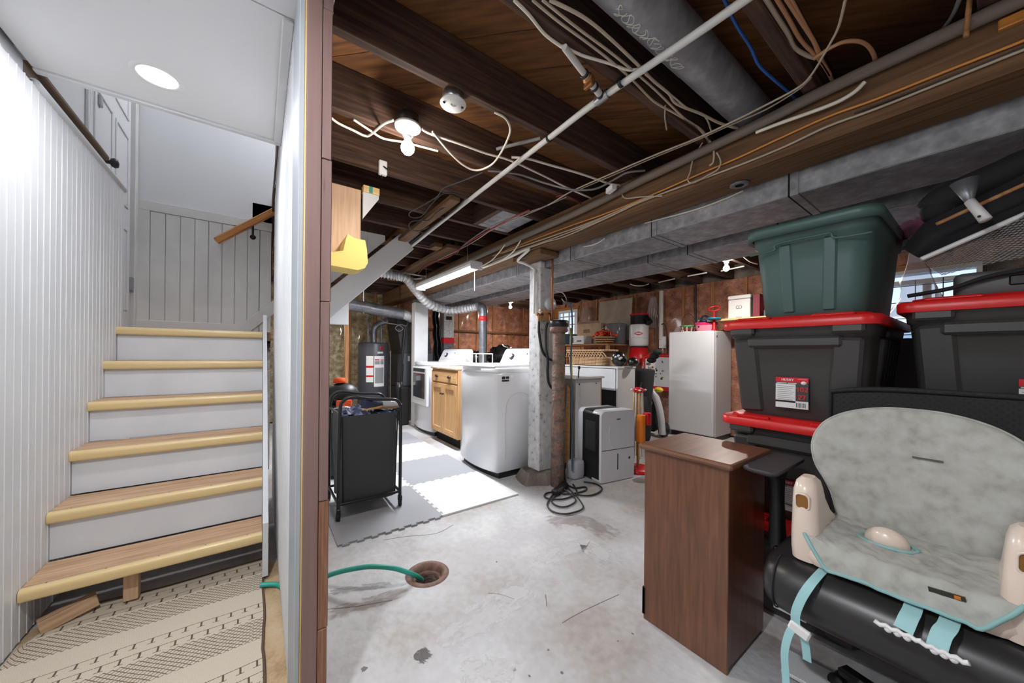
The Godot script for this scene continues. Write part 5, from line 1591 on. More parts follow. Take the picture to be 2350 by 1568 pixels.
	for q in [["black plastic sack lying behind the machines, larger one", Vector3(2.95, 1.025, -4.30), Vector3(0.17, 0.17, 0.35)], ["black plastic sack slumped next to the foil pipe", Vector3(2.82, 0.985, -4.86), Vector3(0.14, 0.13, 0.16)]]:
		st = new_st()
		var rings := []
		for i in 11:
			var a := PI * i / 10.0
			var r := []
			for k in 18:
				var t := TAU * k / 18
				var dv := Vector3(cos(t) * sin(a), -cos(a), sin(t) * sin(a))
				r.append(dv * q[2] * (1.0 + 0.35 * hn.get_noise_3dv(dv * 1.6 + q[1])))
			rings.append(r)
		loft(st, rings, false, false)
		var o := solo("trash_sack", st, M.bag_black, q[0], "sack")
		o.position = q[1]
	st = new_st()
	bc(st, Vector3(2.62, 0.0, -5.05), Vector3(3.15, 0.83, -4.0), 0.01)
	solo("storage_crate", st, M.black_plastic, "dark crate carrying the sacks behind the machines", "crate")
	# round silver duct at the back
	var sd := thing("round_duct", "shiny round duct sloping to the back wall above the water heater", "duct", Vector3(0.745, 1.75, -5.16))
	part("duct_section", rod(Vector3(0, 0, 0), Vector3(0.52, -0.055, 0), 0.082, 22), M.galv_pipe, sd)
	part("duct_section", rod(Vector3(0.50, -0.053, 0), Vector3(0.98, -0.104, 0), 0.080, 22), M.galv_pipe, sd)
	part("hanger_strap", box(Vector3(0.42, -0.13, -0.01), Vector3(0.435, 0.36, 0.015), 0.002), M.steel, sd)
	st = new_st()
	tube(st, smooth_path([Vector3(0.97, -0.103, 0), Vector3(1.06, -0.12, 0), Vector3(1.14, -0.15, -0.02)], 8), func(t: float): return 0.075 + 0.006 * sin(t * 60.0), 16)
	part("foil_end", st, M.foil, sd)
	# water heater
	var wh := thing("water_heater", "dark grey water heater with white instruction labels", "water heater", Vector3(1.46, 0, -5.74))
	var navy := mat(rgb(72, 74, 82), 0.4)
	part("tank", lathed([[0.0, 0.06], [0.225, 0.06], [0.225, 1.20], [0.215, 1.225], [0.0, 1.235]], 32, Transform3D.IDENTITY), navy, wh)
	part("foot_ring", lathed([[0.0, 0.0], [0.2, 0.0], [0.2, 0.06], [0.0, 0.06]], 24), M.black_metal, wh)
	# labels curved on the tank, toward the stairs
	for q in [[-1.02, -0.55, 0.62, 1.02, M.paper], [-0.50, 0.20, 0.55, 1.02, M.paper], [-1.02, -0.55, 0.84, 0.87, M.red], [-1.02, -0.55, 0.70, 0.725, M.red], [-0.46, -0.16, 0.95, 0.97, M.red], [-0.1, 0.17, 0.95, 0.965, M.red], [-0.46, -0.14, 0.89, 0.94, M.ink_grey], [-0.1, 0.16, 0.89, 0.94, M.ink_grey], [-0.44, 0.15, 0.60, 0.84, M.ink_grey], [-0.30, 0.1, 1.055, 1.085, M.appliance_grey]]:
		st = new_st()
		var hi: float = 0.2262 if q[4] == M.paper else 0.2270
		var face := func(u: float, v: float) -> Vector3:
			var a: float = lerpf(q[0], q[1], u) + 0.30
			return Vector3(sin(a) * hi, lerpf(q[2], q[3], v), cos(a) * hi)
		grid(st, face, 8, 1)
		part("label", st, q[4], wh)
	st = new_st()
	lathe(st, [[0.02, 0.0], [0.032, 0.0], [0.032, 0.003], [0.02, 0.003]], 16, aim(Vector3(sin(0.3) * 0.226, 1.14, cos(0.3) * 0.226), Vector3(sin(0.3), 0, cos(0.3))))
	part("badge", st, M.red, wh)
	for x in [-0.1, 0.1]:
		part("pipe", rod(Vector3(x, 1.23, 0.05), Vector3(x, 1.62, 0.05), 0.016, 10), M.galv_pipe, wh)
	st = new_st()
	tube(st, smooth_path([Vector3(0, 1.23, 0), Vector3(0, 1.42, 0.0), Vector3(0.06, 1.52, 0.02), Vector3(0.2, 1.58, 0.06)], 5), 0.045, 14)
	part("flue", st, M.galv_pipe, wh)
	part("overflow_pipe", rod(Vector3(0.235, 0.2, 0.10), Vector3(0.235, 1.1, 0.10), 0.011, 8), M.steel, wh)
	# furnace
	var fu := thing("furnace", "dark grey furnace with a metal plenum behind the dryer", "furnace", Vector3(2.02, 0, -5.72))
	part("cabinet", box(Vector3(-0.20, 0.0, -0.30), Vector3(0.30, 1.06, 0.30), 0.008), mat(rgb(88, 90, 96), 0.45), fu)
	part("panel_line", box(Vector3(-0.202, 0.52, -0.28), Vector3(0.28, 0.53, 0.303)), M.black_gap, fu)
	part("badge", box(Vector3(-0.12, 0.94, 0.301), Vector3(-0.09, 1.02, 0.304)), M.paper, fu)
	st = new_st()
	prism(st, PackedVector2Array([Vector2(-0.20, 1.06), Vector2(0.30, 1.06), Vector2(0.22, 1.60), Vector2(-0.28, 1.72), Vector2(-0.28, 1.5)]), 0.52, Transform3D(Basis.IDENTITY, Vector3(0, 0, -0.27)))
	part("plenum", st, tinted(M.galv, rgb(130, 130, 134)), fu)
	for q in [[-0.26, 0.02, 0.9, 0.32], [-0.23, 0.9, 1.5, 0.34]]:
		part("gas_pipe", rod(Vector3(q[0], q[1], q[3]), Vector3(q[0] + 0.05, q[2], q[3]), 0.018, 8), M.dark_steel, fu)
	st = new_st()
	tube(st, [Vector3(-0.22, 0.55, 0.36), Vector3(-0.05, 0.56, 0.36)], 0.014, 8)
	lathe(st, [[0.0, -0.05], [0.05, -0.05], [0.055, 0.0], [0.05, 0.16], [0.0, 0.17]], 14, Transform3D(Basis.IDENTITY, Vector3(-0.27, 0.46, 0.36)))
	part("gas_valve", st, M.dark_steel, fu)
	st = new_st()
	tube(st, smooth_path([Vector3(-0.55, 1.62, 0.30), Vector3(-0.5, 1.53, 0.34), Vector3(-0.3, 1.50, 0.36), Vector3(-0.22, 1.45, 0.36), Vector3(-0.28, 1.40, 0.36), Vector3(-0.34, 1.45, 0.36), Vector3(-0.26, 1.51, 0.36), Vector3(-0.16, 1.50, 0.35), Vector3(-0.12, 1.70, 0.3)], 6), 0.008, 6)
	part("loose_cable", st, M.cable_grey, fu)
	st = new_st()
	bc(st, Vector3(-0.02, 0.55, 0.305), Vector3(0.07, 0.70, 0.33), 0.004)
	solo("spray_pack", st, M.toy_blue, "small bright blue pack hanging by the furnace", "pack").position = fu.position
	st = new_st()
	bc(st, Vector3(1.69, 0.0, -5.20), Vector3(1.81, 0.56, -5.08), 0.01)
	solo("waste_bin", st, M.black_plastic, "narrow black bin beside the dryer", "bin")
	# foil wrapped riser with red tape, black film beside it
	var ri := thing("foil_riser", "foil wrapped vertical duct with a red tape band behind the dryer", "duct", Vector3(2.62, 0, -5.55))
	part("duct_section", box(Vector3(-0.09, 0.0, -0.1), Vector3(0.09, 1.27, 0.1), 0.006), M.galv_pipe, ri)
	part("foil_wrap", box(Vector3(-0.092, 1.33, -0.1), Vector3(0.092, 1.79, 0.102), 0.01), M.foil, ri)
	part("red_tape", box(Vector3(-0.096, 1.24, -0.104), Vector3(0.096, 1.335, 0.106), 0.004), M.red_tape, ri)
	part("stencil", box(Vector3(-0.06, 1.64, 0.102), Vector3(0.05, 1.70, 0.1035)), M.ink, ri)
	st = new_st()
	grid(st, func(u, v): return Vector3(2.34 + 0.18 * u * (1.0 - 0.4 * v) + 0.01 * sin(v * 20.0), 0.9 + 0.87 * v, -5.50 + 0.05 * sin(u * 14.0 + v * 3.0)), 18, 10)
	solo("black_film", st, M.bag_black, "sheet of black plastic film hanging beside the foil riser", "plastic film")
	# grey box and plywood at the far left
	st = new_st()
	bc(st, Vector3(0.62, 1.40, -4.62), Vector3(0.86, 1.72, -4.52), 0.006)
	var gb := solo("fuse_box", st, M.appliance_grey, "grey metal box under the stair enclosure", "electrical box")
	st = new_st()
	bc(st, Vector3(0.845, 0.0, -4.70), Vector3(0.885, 1.74, -4.63), 0.003)
	solo("free_stud", st, M.stud, "raw stud carrying the grey metal box", "stud")

func build_hamper() -> void:
	var st: SurfaceTool
	var h := thing("laundry_hamper", "black rolling laundry hamper on a metal frame, on grey mats", "hamper", Vector3(0.605, 0.012, -2.60))
	var bw := 0.195
	var zf := 0.185
	for z in [zf, -zf]:
		st = new_st()
		tube(st, smooth_path([Vector3(-bw, 0.06, z), Vector3(-bw, 0.45, z), Vector3(-bw + 0.005, 0.70, z), Vector3(-bw + 0.025, 0.755, z), Vector3(-bw + 0.075, 0.775, z), Vector3(0.0, 0.755, z), Vector3(0.12, 0.745, z), Vector3(bw - 0.03, 0.735, z), Vector3(bw - 0.005, 0.70, z), Vector3(bw, 0.64, z), Vector3(bw, 0.06, z)], 6), 0.011, 10)
		part("frame_arch", st, M.dark_steel, h)
		part("bottom_bar", rod(Vector3(-bw, 0.10, z), Vector3(bw, 0.10, z), 0.009, 8), M.black_metal, h)
	for x in [-bw, bw]:
		for y in [0.10, 0.67]: part("side_bar", rod(Vector3(x, y, -zf), Vector3(x, y, zf), 0.009, 8), M.black_metal, h)
		for z in [-zf, zf]:
			st = new_st()
			lathe(st, [[0.0, -0.012], [0.024, -0.012], [0.026, 0.0], [0.024, 0.012], [0.0, 0.012]], 14, aim(Vector3(x, 0.027, z), Vector3(1, 0, 0.3)))
			bc(st, Vector3(x - 0.012, 0.035, z - 0.018), Vector3(x + 0.012, 0.075, z + 0.018), 0.005)
			part("caster", st, M.black_plastic, h)
	# fabric bag
	st = new_st()
	var bn := fnl(311, 3.0, 3)
	var rings := []
	for i in 15:
		var t := i / 14.0
		var y := lerpf(0.075, 0.655, t)
		var r := rrect(lerpf(0.335, 0.36, t), lerpf(0.32, 0.345, t), 0.02, 3, y)
		var rr := []
		for k in r.size():
			var p: Vector3 = r[k]
			var n := Vector3(p.x, 0, p.z).normalized()
			rr.append(p + n * 0.012 * bn.get_noise_3d(p.x * 2.0, p.y * 1.0, p.z * 2.0))
		rings.append(rr)
	# extra columns on the flat faces come from splitting the sides
	var dense := []
	for r in rings:
		var q := []
		for k in r.size():
			var a: Vector3 = r[k]
			var b: Vector3 = r[(k + 1) % r.size()]
			q.append(a)
			if a.distance_to(b) > 0.1:
				for s in range(1, 9):
					var p: Vector3 = a.lerp(b, s / 9.0)
					var n := Vector3(p.x, 0, p.z)
					n = Vector3(signf(n.x), 0, 0) if absf(n.x) > absf(n.z) else Vector3(0, 0, signf(n.z))
					q.append(p + n * (0.022 * bn.get_noise_3d(p.x * 1.6, p.y * 0.9, p.z * 1.6) + 0.006 * sin(p.x * 60.0) * maxf(0.0, p.y - 0.45)))
		dense.append(q)
	loft(st, dense, true, false)
	var bag := part("bag", st, M.hamper, h)
	for x in [-0.165, 0.165]:
		part("piping", rod(Vector3(x * 1.0, 0.08, 0.164), Vector3(x * 1.07, 0.65, 0.176), 0.004, 6), M.black_cloth, bag)
	# clothes heap and shoes in the hamper's mouth
	st = new_st()
	var cn := fnl(313, 4.0, 4)
	grid(st, func(u, v): return Vector3(lerpf(-0.17, 0.17, u), 0.645 + 0.03 * sin(PI * u) * sin(PI * v) + 0.05 * cn.get_noise_2d(u * 2.0, v * 2.0), lerpf(-0.17, 0.17, v)), 20, 20)
	var cl := solo("clothes_heap", st, M.navy, "heap of dark clothes in the mouth of the hamper", "clothes")
	cl.position = h.position
	shoe("navy_shoe", "navy and pink canvas shoe with a tan sole on the hamper", Vector3(0.625, 0.715, -2.455), 0.55, M.navy, M.hot_pink)
	shoe("grey_shoe", "grey slip-on shoe with a tan lining on the hamper edge", Vector3(0.725, 0.700, -2.50), -0.15, M.appliance_grey, M.paper)
	# orange and black tool behind the hamper
	var tl := thing("leaf_blower", "orange and black power tool standing behind the hamper", "power tool", Vector3(0.56, 0.012, -3.3))
	st = new_st()
	rbody(st, 0.20, 0.18, 0.0, 0.62, 0.06, 0.04)
	part("body", st, M.black_plastic, tl)
	st = new_st()
	ellipsoid(st, Vector3(0.02, 0.70, 0), Vector3(0.14, 0.10, 0.10), 14, 9)
	part("housing", st, M.black_plastic, tl)
	part("cap", lathed([[0.0, 0.80], [0.05, 0.80], [0.045, 0.84], [0.0, 0.845]], 14), M.orange_cloth, tl)
	part("band", box(Vector3(-0.04, 0.60, 0.085), Vector3(0.08, 0.66, 0.105), 0.006), M.orange_cloth, tl)
	st = new_st()
	tube(st, smooth_path([Vector3(-0.1, 0.56, 0.08), Vector3(0.0, 0.60, 0.12), Vector3(0.12, 0.56, 0.10)], 5), 0.018, 8)
	part("handle", st, M.steel, tl)

func shoe(called: String, label: String, at: Vector3, turn: float, m: Material, accent: Material) -> void:
	var o := thing(called, label, "shoe", at, turn)
	var st := new_st()
	var rings := []
	for i in 11:
		var t := i / 10.0
		var x := lerpf(-0.085, 0.085, t)
		var w := 0.030 * (0.55 + 0.45 * sin(PI * clampf(t * 0.8 + 0.18, 0, 1)))
		var hh := lerpf(0.062, 0.034, smoothstep(0.3, 0.9, t)) * (1.0 if t < 0.95 else 0.6)
		var r := []
		for k in 10:
			var a := TAU * k / 10
			r.append(Vector3(x, maxf(0.0, sin(a)) * hh + minf(0.0, sin(a)) * 0.006, cos(a) * w))
		rings.append(r)
	loft(st, rings)
	part("upper", st, m, o)
	st = new_st()
	rings = []
	for y in [-0.016, -0.004]:
		var r := []
		for k in 20:
			var a := TAU * k / 20
			r.append(Vector3(cos(a) * 0.094, y, sin(a) * 0.034 * (1.0 + 0.12 * cos(a))))
		rings.append(r)
	loft(st, rings)
	part("sole", st, M.oak, o)
	for k in 3:
		st = new_st()
		bar(st, Vector3(-0.01 + 0.022 * k, 0.040 - 0.006 * k, -0.022), Vector3(0.0 + 0.022 * k, 0.042 - 0.006 * k, 0.022), 0.008, 0.004, Vector3.UP, 0.001)
		part("lace", st, accent, o)

func at_part(o: MeshInstance3D, p: Vector3) -> MeshInstance3D:
	o.position = p
	return o
func crate_label(parent: Node3D, c: Vector3, w: float, h: float) -> void:
	# printed label on a face that looks toward -x; c is its centre
	var q := func(z0: float, z1: float, y0: float, y1: float, d: float) -> SurfaceTool:
		return box(Vector3(c.x - 0.0006 - d, c.y + y0 * h, c.z + z0 * w), Vector3(c.x + 0.0, c.y + y1 * h, c.z + z1 * w))
	var lb := part("label", q.call(-0.5, 0.5, -0.5, 0.5, 0.0), M.tote, parent)
	part("header", q.call(-0.5, 0.5, 0.34, 0.5, 0.0004), M.red, lb)
	part("panel", q.call(-0.5, 0.12, -0.32, 0.28, 0.0004), M.paper, lb)
	part("footer", q.call(-0.5, 0.5, -0.5, -0.26, 0.0004), M.paper, lb)
	for k in 8: part("text_line", q.call(-0.45, 0.08 - 0.05 * (k % 3), 0.20 - 0.062 * k, 0.215 - 0.062 * k, 0.0007), M.ink_grey, lb)
	part("text_line", q.call(-0.47, -0.15, 0.295, 0.325, 0.0007), M.appliance_grey, lb)
	part("text_line", q.call(-0.12, 0.15, 0.295, 0.32, 0.0007), M.paper, lb)
	part("text_line", q.call(0.18, 0.45, 0.44, 0.455, 0.0007), M.pink, lb)
	for k in 9: part("barcode_bar", q.call(0.14 + 0.034 * k, 0.14 + 0.034 * k + (0.012 if k % 3 else 0.022), -0.46, -0.31, 0.0007), M.ink, lb)
	var sl := lathed([[0.0, 0.0], [w * 0.085, 0.0], [w * 0.085, 0.0004], [0.0, 0.0004]], 18, Transform3D(Basis(Vector3(0, 0.8, 0), Vector3(-1, 0, 0), Vector3(0, 0, 1)), Vector3(c.x - 0.001, c.y + 0.33 * h, c.z + 0.36 * w)))
	part("seal", sl, M.paper, lb)
	for t in [["102", 0.31, 0.12, 0.14], ["27", 0.31, -0.13, 0.14]]:
		text(t[0], Vector3(c.x - 0.0016, c.y + t[2] * h, c.z + t[1] * w), t[3] * h, M.tote_lid, lb, Vector3(-1, 0, 0))
	text("HUSKY", Vector3(c.x - 0.0016, c.y + 0.42 * h, c.z - 0.13 * w), 0.075 * h, M.paper, lb, Vector3(-1, 0, 0))
func text(s: String, at: Vector3, high: float, m: Material, parent: Node3D, facing: Vector3, up := Vector3.UP) -> MeshInstance3D:
	var t := TextMesh.new()
	var f := SystemFont.new()
	f.font_names = PackedStringArray(["Droid Sans"])
	f.font_weight = 700
	t.font = f
	t.text = s
	t.font_size = 64
	t.pixel_size = high / 46.0
	t.depth = 0.0006
	var o := mesh_node("lettering", t, m, parent)
	var right := up.cross(facing).normalized()
	o.basis = Basis(right, facing.cross(right), facing)
	o.position = at
	return o
# tote: outer size at the rim, label face toward -x
func tote(called: String, label: String, at: Vector3, lx: float, lz: float, h: float, body: Material, lid_m, style := 0) -> Node3D:
	var o := thing(called, label, "storage bin", at, 0.0)
	var st := new_st()
	var rings := []
	for y in [0.0, 0.012, 0.10, 0.2, h - 0.075, h - 0.07, h - 0.03]:
		var t: float = y / h
		var sx := lerpf(lx * 0.80, lx * 0.915, t) - (0.01 if y == 0.0 else 0.0)
		var sz := lerpf(lz * 0.78, lz * 0.91, t) - (0.01 if y == 0.0 else 0.0)
		if y >= h - 0.0701:
			sx += 0.014
			sz += 0.014
		rings.append(rrect(sx, sz, 0.055, 5, y))
	loft(st, rings, true, lid_m != null)
	part("tub", st, body, o)
	# vertical ribs on the label face and the end faces
	for s in [-1.0, 1.0]:
		st = new_st()
		var zt: float = lz * (0.325 if style == 0 else 0.17) * s
		var zb: float = lz * (0.285 if style == 0 else 0.15) * s
		var a := Vector3(-lerpf(lx * 0.40, lx * 0.457, 0.02), 0.012, zb)
		var b := Vector3(-lerpf(lx * 0.40, lx * 0.457, (h - 0.08) / h) , h - 0.08, zt)
		bar(st, a, b, lz * (0.17 if style == 0 else 0.10), 0.024 if style == 0 else 0.014, Vector3(-1, 0, 0), 0.010 if style == 0 else 0.006)
		part("rib", st, body, o)
	if style == 0:
		st = new_st()
		bc(st, Vector3(-lx * 0.457 - 0.010, h - 0.115, -lz * 0.30), Vector3(-lx * 0.44, h - 0.072, lz * 0.30), 0.009)
		part("rim_panel", st, body, o)
		for k in 6:
			st = new_st()
			var x := -lx * 0.22 + lx * 0.088 * k
			bar(st, Vector3(x * 0.92, 0.05, lz * 0.396), Vector3(x, h - 0.08, lz * 0.452), 0.014, 0.02, Vector3(0, 0, 1), 0.004)
			part("end_rib", st, body, o)
		st = new_st()
		bc(st, Vector3(-lx * 0.16, h - 0.08, lz * 0.44), Vector3(lx * 0.16, h - 0.045, lz * 0.49), 0.008)
		part("handle", st, body, o)
		for s in [-1, 1]:
			st = new_st()
			bc(st, Vector3(-lx * 0.492, h - 0.065, s * lz * 0.33 - 0.045), Vector3(-lx * 0.45, h - 0.028, s * lz * 0.33 + 0.045), 0.008)
			part("latch", st, body, o)
	if lid_m != null:
		st = new_st()
		loft(st, [rrect(lx - 0.004, lz - 0.004, 0.05, 5, h - 0.036), rrect(lx, lz, 0.05, 5, h - 0.030), rrect(lx, lz, 0.05, 5, h - 0.004), rrect(lx - 0.012, lz - 0.012, 0.045, 5, h), rrect(lx - 0.06, lz - 0.06, 0.04, 5, h), rrect(lx - 0.07, lz - 0.07, 0.04, 5, h + 0.010), rrect(lx - 0.10, lz - 0.10, 0.04, 5, h + 0.010)])
		var lid := part("lid", st, lid_m, o)
		for s in [-1, 1]:
			st = new_st()
			bc(st, Vector3(-lx * 0.5 + 0.01, h - 0.002, s * lz * 0.25 - 0.06), Vector3(-lx * 0.5 + 0.05, h + 0.010, s * lz * 0.25 + 0.06), 0.005)
			part("lid_step", st, lid_m, lid)
	return o

func build_storage() -> void:
	var st: SurfaceTool
	# red-lidded totes
	var P := 0.400
	var cx := 1.665 + 0.39
	var names := ["black tote with a red lid standing on the floor behind the nightstand", "black tote with a red lid, middle of its stack behind the nightstand", "black tote with a red lid and white label under the green tote"]
	for k in 3:
		var t := tote("storage_tote", names[k], Vector3(cx, 0.008 + (P + 0.0105) * k, -0.466), 0.78, 0.502, P, M.tote, M.tote_lid)
		crate_label(t, Vector3(-0.337 - 0.006, 0.105, 0.0), 0.105, 0.122)
	var g := tote("green_tote", "dark green tote without a lid stacked on a red-lidded tote", Vector3(2.01, 1.242, -0.422), 0.68, 0.405, 0.365, M.green_tote, null, 1)
	st = new_st()
	var rr := []
	for q in [[0.0, 0.325], [0.012, 0.318], [0.014, 0.35], [0.010, 0.362], [-0.004, 0.365], [-0.012, 0.355]]: rr.append(rrect(0.655 + 2 * q[0], 0.385 + 2 * q[0], 0.06, 6, q[1]))
	loft(st, rr, false, false)
	part("rim", st, M.green_tote, g)
	st = new_st()
	tube(st, smooth_path([Vector3(-0.322, 0.262, -0.185), Vector3(-0.324, 0.266, -0.10), Vector3(-0.327, 0.288, -0.085), Vector3(-0.327, 0.290, 0.06), Vector3(-0.326, 0.288, 0.075), Vector3(-0.324, 0.268, 0.09), Vector3(-0.322, 0.264, 0.18)], 5), 0.004, 6)
	part("step_line", st, M.green_tote, g)
	var g2 := tote("storage_tote", "black tote with a red lid under the playpen, beside the green tote's stack", Vector3(1.78 + 0.39, 0.868, 0.05), 0.78, 0.50, P, M.tote, M.tote_lid)
	crate_label(g2, Vector3(-0.343, 0.085, 0.055), 0.115, 0.13)
	for k in 2:
		var t := tote("storage_tote", ["black red-lidded tote on the floor behind the office chair", "black red-lidded tote behind the office chair back"][k], Vector3(1.78 + 0.39, 0.016 + 0.4205 * k, 0.06), 0.78, 0.49, P, M.tote, M.tote_lid)
	# on the second stack: grey case, playpen mesh panel, roll
	var cs := thing("tool_case", "flat dark grey case with a recessed handle on the red lid", "case", Vector3(2.14, 1.279, 0.10))
	st = new_st()
	rbody(st, 0.46, 0.36, 0.0, 0.085, 0.03, 0.014)
	part("shell", st, mat(rgb(84, 84, 84), 0.45), cs)
	part("handle", box(Vector3(-0.234, 0.03, -0.07), Vector3(-0.226, 0.062, 0.09), 0.004), M.black_plastic, cs)
	build_playpen()
	# nightstand
	var n := thing("nightstand", "dark walnut nightstand with a moulded top beside the office chair", "nightstand", Vector3(1.44, 0, -0.675))
	part("side", box(Vector3(-0.158, 0.0, -0.158), Vector3(-0.146, 0.692, 0.158), 0.002), M.walnut, n)
	part("carcass", box(Vector3(-0.146, 0.012, -0.155), Vector3(0.165, 0.692, 0.156), 0.002), tinted(M.walnut, rgb(238, 206, 176)), n)
	st = new_st()
	loft(st, [rrect(0.335, 0.330, 0.004, 1, 0.692), rrect(0.352, 0.346, 0.005, 1, 0.698), rrect(0.358, 0.352, 0.006, 1, 0.706), rrect(0.352, 0.346, 0.005, 1, 0.714), rrect(0.340, 0.334, 0.004, 1, 0.717)], true, true, true, -1)
	part("top", st, M.walnut, n)
	for z in [-0.150, -0.075]: part("strip", box(Vector3(-0.161, 0.02, -0.162), Vector3(-0.145, 0.13, -0.15), 0.001), M.walnut, n)
	build_chair()
	build_booster()

func build_playpen() -> void:
	var st: SurfaceTool
	var o := thing("playpen", "folded playpen with grey net and black padded rail on the tote", "playpen", Vector3(1.95, 1.28, 0.1))
	var p := o.position
	# rail line along z, rising toward the front of the room
	var a := Vector3(1.95, 1.437, -0.155) - p
	var b := Vector3(1.95, 1.69, 0.40) - p
	st = new_st()
	bar(st, a, b, 0.012, 0.016, Vector3.UP, 0.004)
	part("rail", st, M.plastic_white, o)
	st = new_st()
	var n := (b - a).cross(Vector3(1, 0, 0)).normalized() * -1.0
	if n.y < 0: n = -n
	grid(st, func(u, v): return a.lerp(b, u) + n * (0.008 + 0.10 * v * minf(1.0, 0.5 + 4.0 * u)) + Vector3(0.03 * sin(v * PI), 0, -0.02 * v), 16, 8)
	part("padded_band", st, M.black_cloth, o)
	st = new_st()
	var f := func(u: float, v: float) -> Vector3:
		var q: Vector3 = a.lerp(b, u)
		var low := Vector3(q.x - 0.02 * sin(u * 7.0), 0.09 + 0.03 * sin(u * 3.0), q.z + 0.05)
		return q.lerp(low, v) + Vector3(0.02 * sin(u * 9.0 + v * 3.0), 0, 0)
	st.set_smooth_group(1)
	grid(st, f, 24, 12, 34.0, 15.0)
	part("net", st, M.net, o)
	st = new_st()
	tube(st, smooth_path([Vector3(-0.06, 0.02, -0.28), Vector3(-0.06, 0.035, -0.18), Vector3(-0.06, 0.065, -0.09), Vector3(-0.05, 0.085, 0.1), Vector3(-0.05, 0.10, 0.35)], 5), 0.007, 8)
	part("bottom_piping", st, M.black_cloth, o)
	# black roll lying along the stack top
	var r := thing("foam_roll", "thick black padded roll lying above the playpen", "roll", Vector3(2.05, 1.635, 0.0))
	st = new_st()
	tube(st, smooth_path([Vector3(0, 0.0, -0.13), Vector3(0, 0.03, -0.105), Vector3(0, 0.065, 0.0), Vector3(0.0, 0.095, 0.12), Vector3(0.0, 0.105, 0.45)], 6), func(t: float): return 0.052 if t > 0.06 else 0.045, 16)
	ellipsoid(st, Vector3(0, -0.005, -0.118), Vector3(0.05, 0.055, 0.05), 14, 8)
	part("body", st, M.black_cloth, r)
	var fn := thing("funnel_pole", "grey cone and white tube on a thin pale pole beside the black roll", "pole", Vector3(1.86, 1.5, 0.0))
	var q := on_x(2225, 462, 1.86) - fn.position
	part("cone", lathed([[0.010, 0.0], [0.032, 0.07], [0.030, 0.07], [0.008, 0.002]], 18, aim(q, (on_x(2212, 408, 1.86) - fn.position) - q)), M.galv_pipe, fn)
	var q2 := on_x(2262, 505, 1.84) - fn.position
	part("tube", lathed([[0.0, 0.0], [0.014, 0.0], [0.012, q.distance_to(q2)], [0.0, q.distance_to(q2)]], 14, aim(q2, q - q2)), M.plastic_white, fn)
	part("tube_hole", lathed([[0.0, 0.0], [0.004, 0.0], [0.004, 0.001], [0.0, 0.001]], 8, aim(on_x(2247, 497, 1.818) - fn.position, Vector3(-1, 0, 0))), M.ink, fn)
	part("pole", rod(on_x(2148, 515, 1.88) - fn.position, on_x(2420, 392, 1.88) - fn.position, 0.006, 8), M.stud, fn)
	# purple cloth and bags by the window
	st = new_st()
	var pn := fnl(331, 5.0, 3)
	var pc := [on_x(2040, 522, 2.15), on_x(2190, 478, 2.0), on_x(2180, 500, 2.0), on_x(2045, 565, 2.15)]
	grid(st, func(u, v): return pc[0].lerp(pc[1], u).lerp(pc[3].lerp(pc[2], u), v) + Vector3(0.02 * sin(u * 9.0), 0.02 * pn.get_noise_2d(u * 2.0, v * 3.0), 0), 16, 8)
	solo("purple_cloth", st, M.purple, "crumpled dark purple cloth between the green tote and the roll", "cloth")
	st = new_st()
	var bn := fnl(337, 4.0, 3)
	var bp := on_x(2112, 640, 2.62)
	var rings := []
	for i in 9:
		var t := i / 8.0
		var r2 := []
		var w := lerpf(0.11, 0.012, pow(t, 0.7))
		for k in 16:
			var an := TAU * k / 16
			r2.append(bp + Vector3(cos(an) * w * 0.5, lerpf(-0.18, 0.17, t), sin(an) * w * (1.0 + 0.4 * bn.get_noise_2d(k * 0.6, t * 4.0)) - 0.02 * t))
		rings.append(r2)
	loft(st, rings, false, false)
	solo("plastic_bag", st, M.clear_bag, "clear crumpled plastic bag hanging in front of the right window", "bag")
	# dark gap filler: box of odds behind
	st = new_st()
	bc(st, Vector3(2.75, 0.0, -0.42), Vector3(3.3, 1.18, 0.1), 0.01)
	solo("dark_crate", st, M.black_plastic, "tall dark crate behind the two tote stacks", "crate")

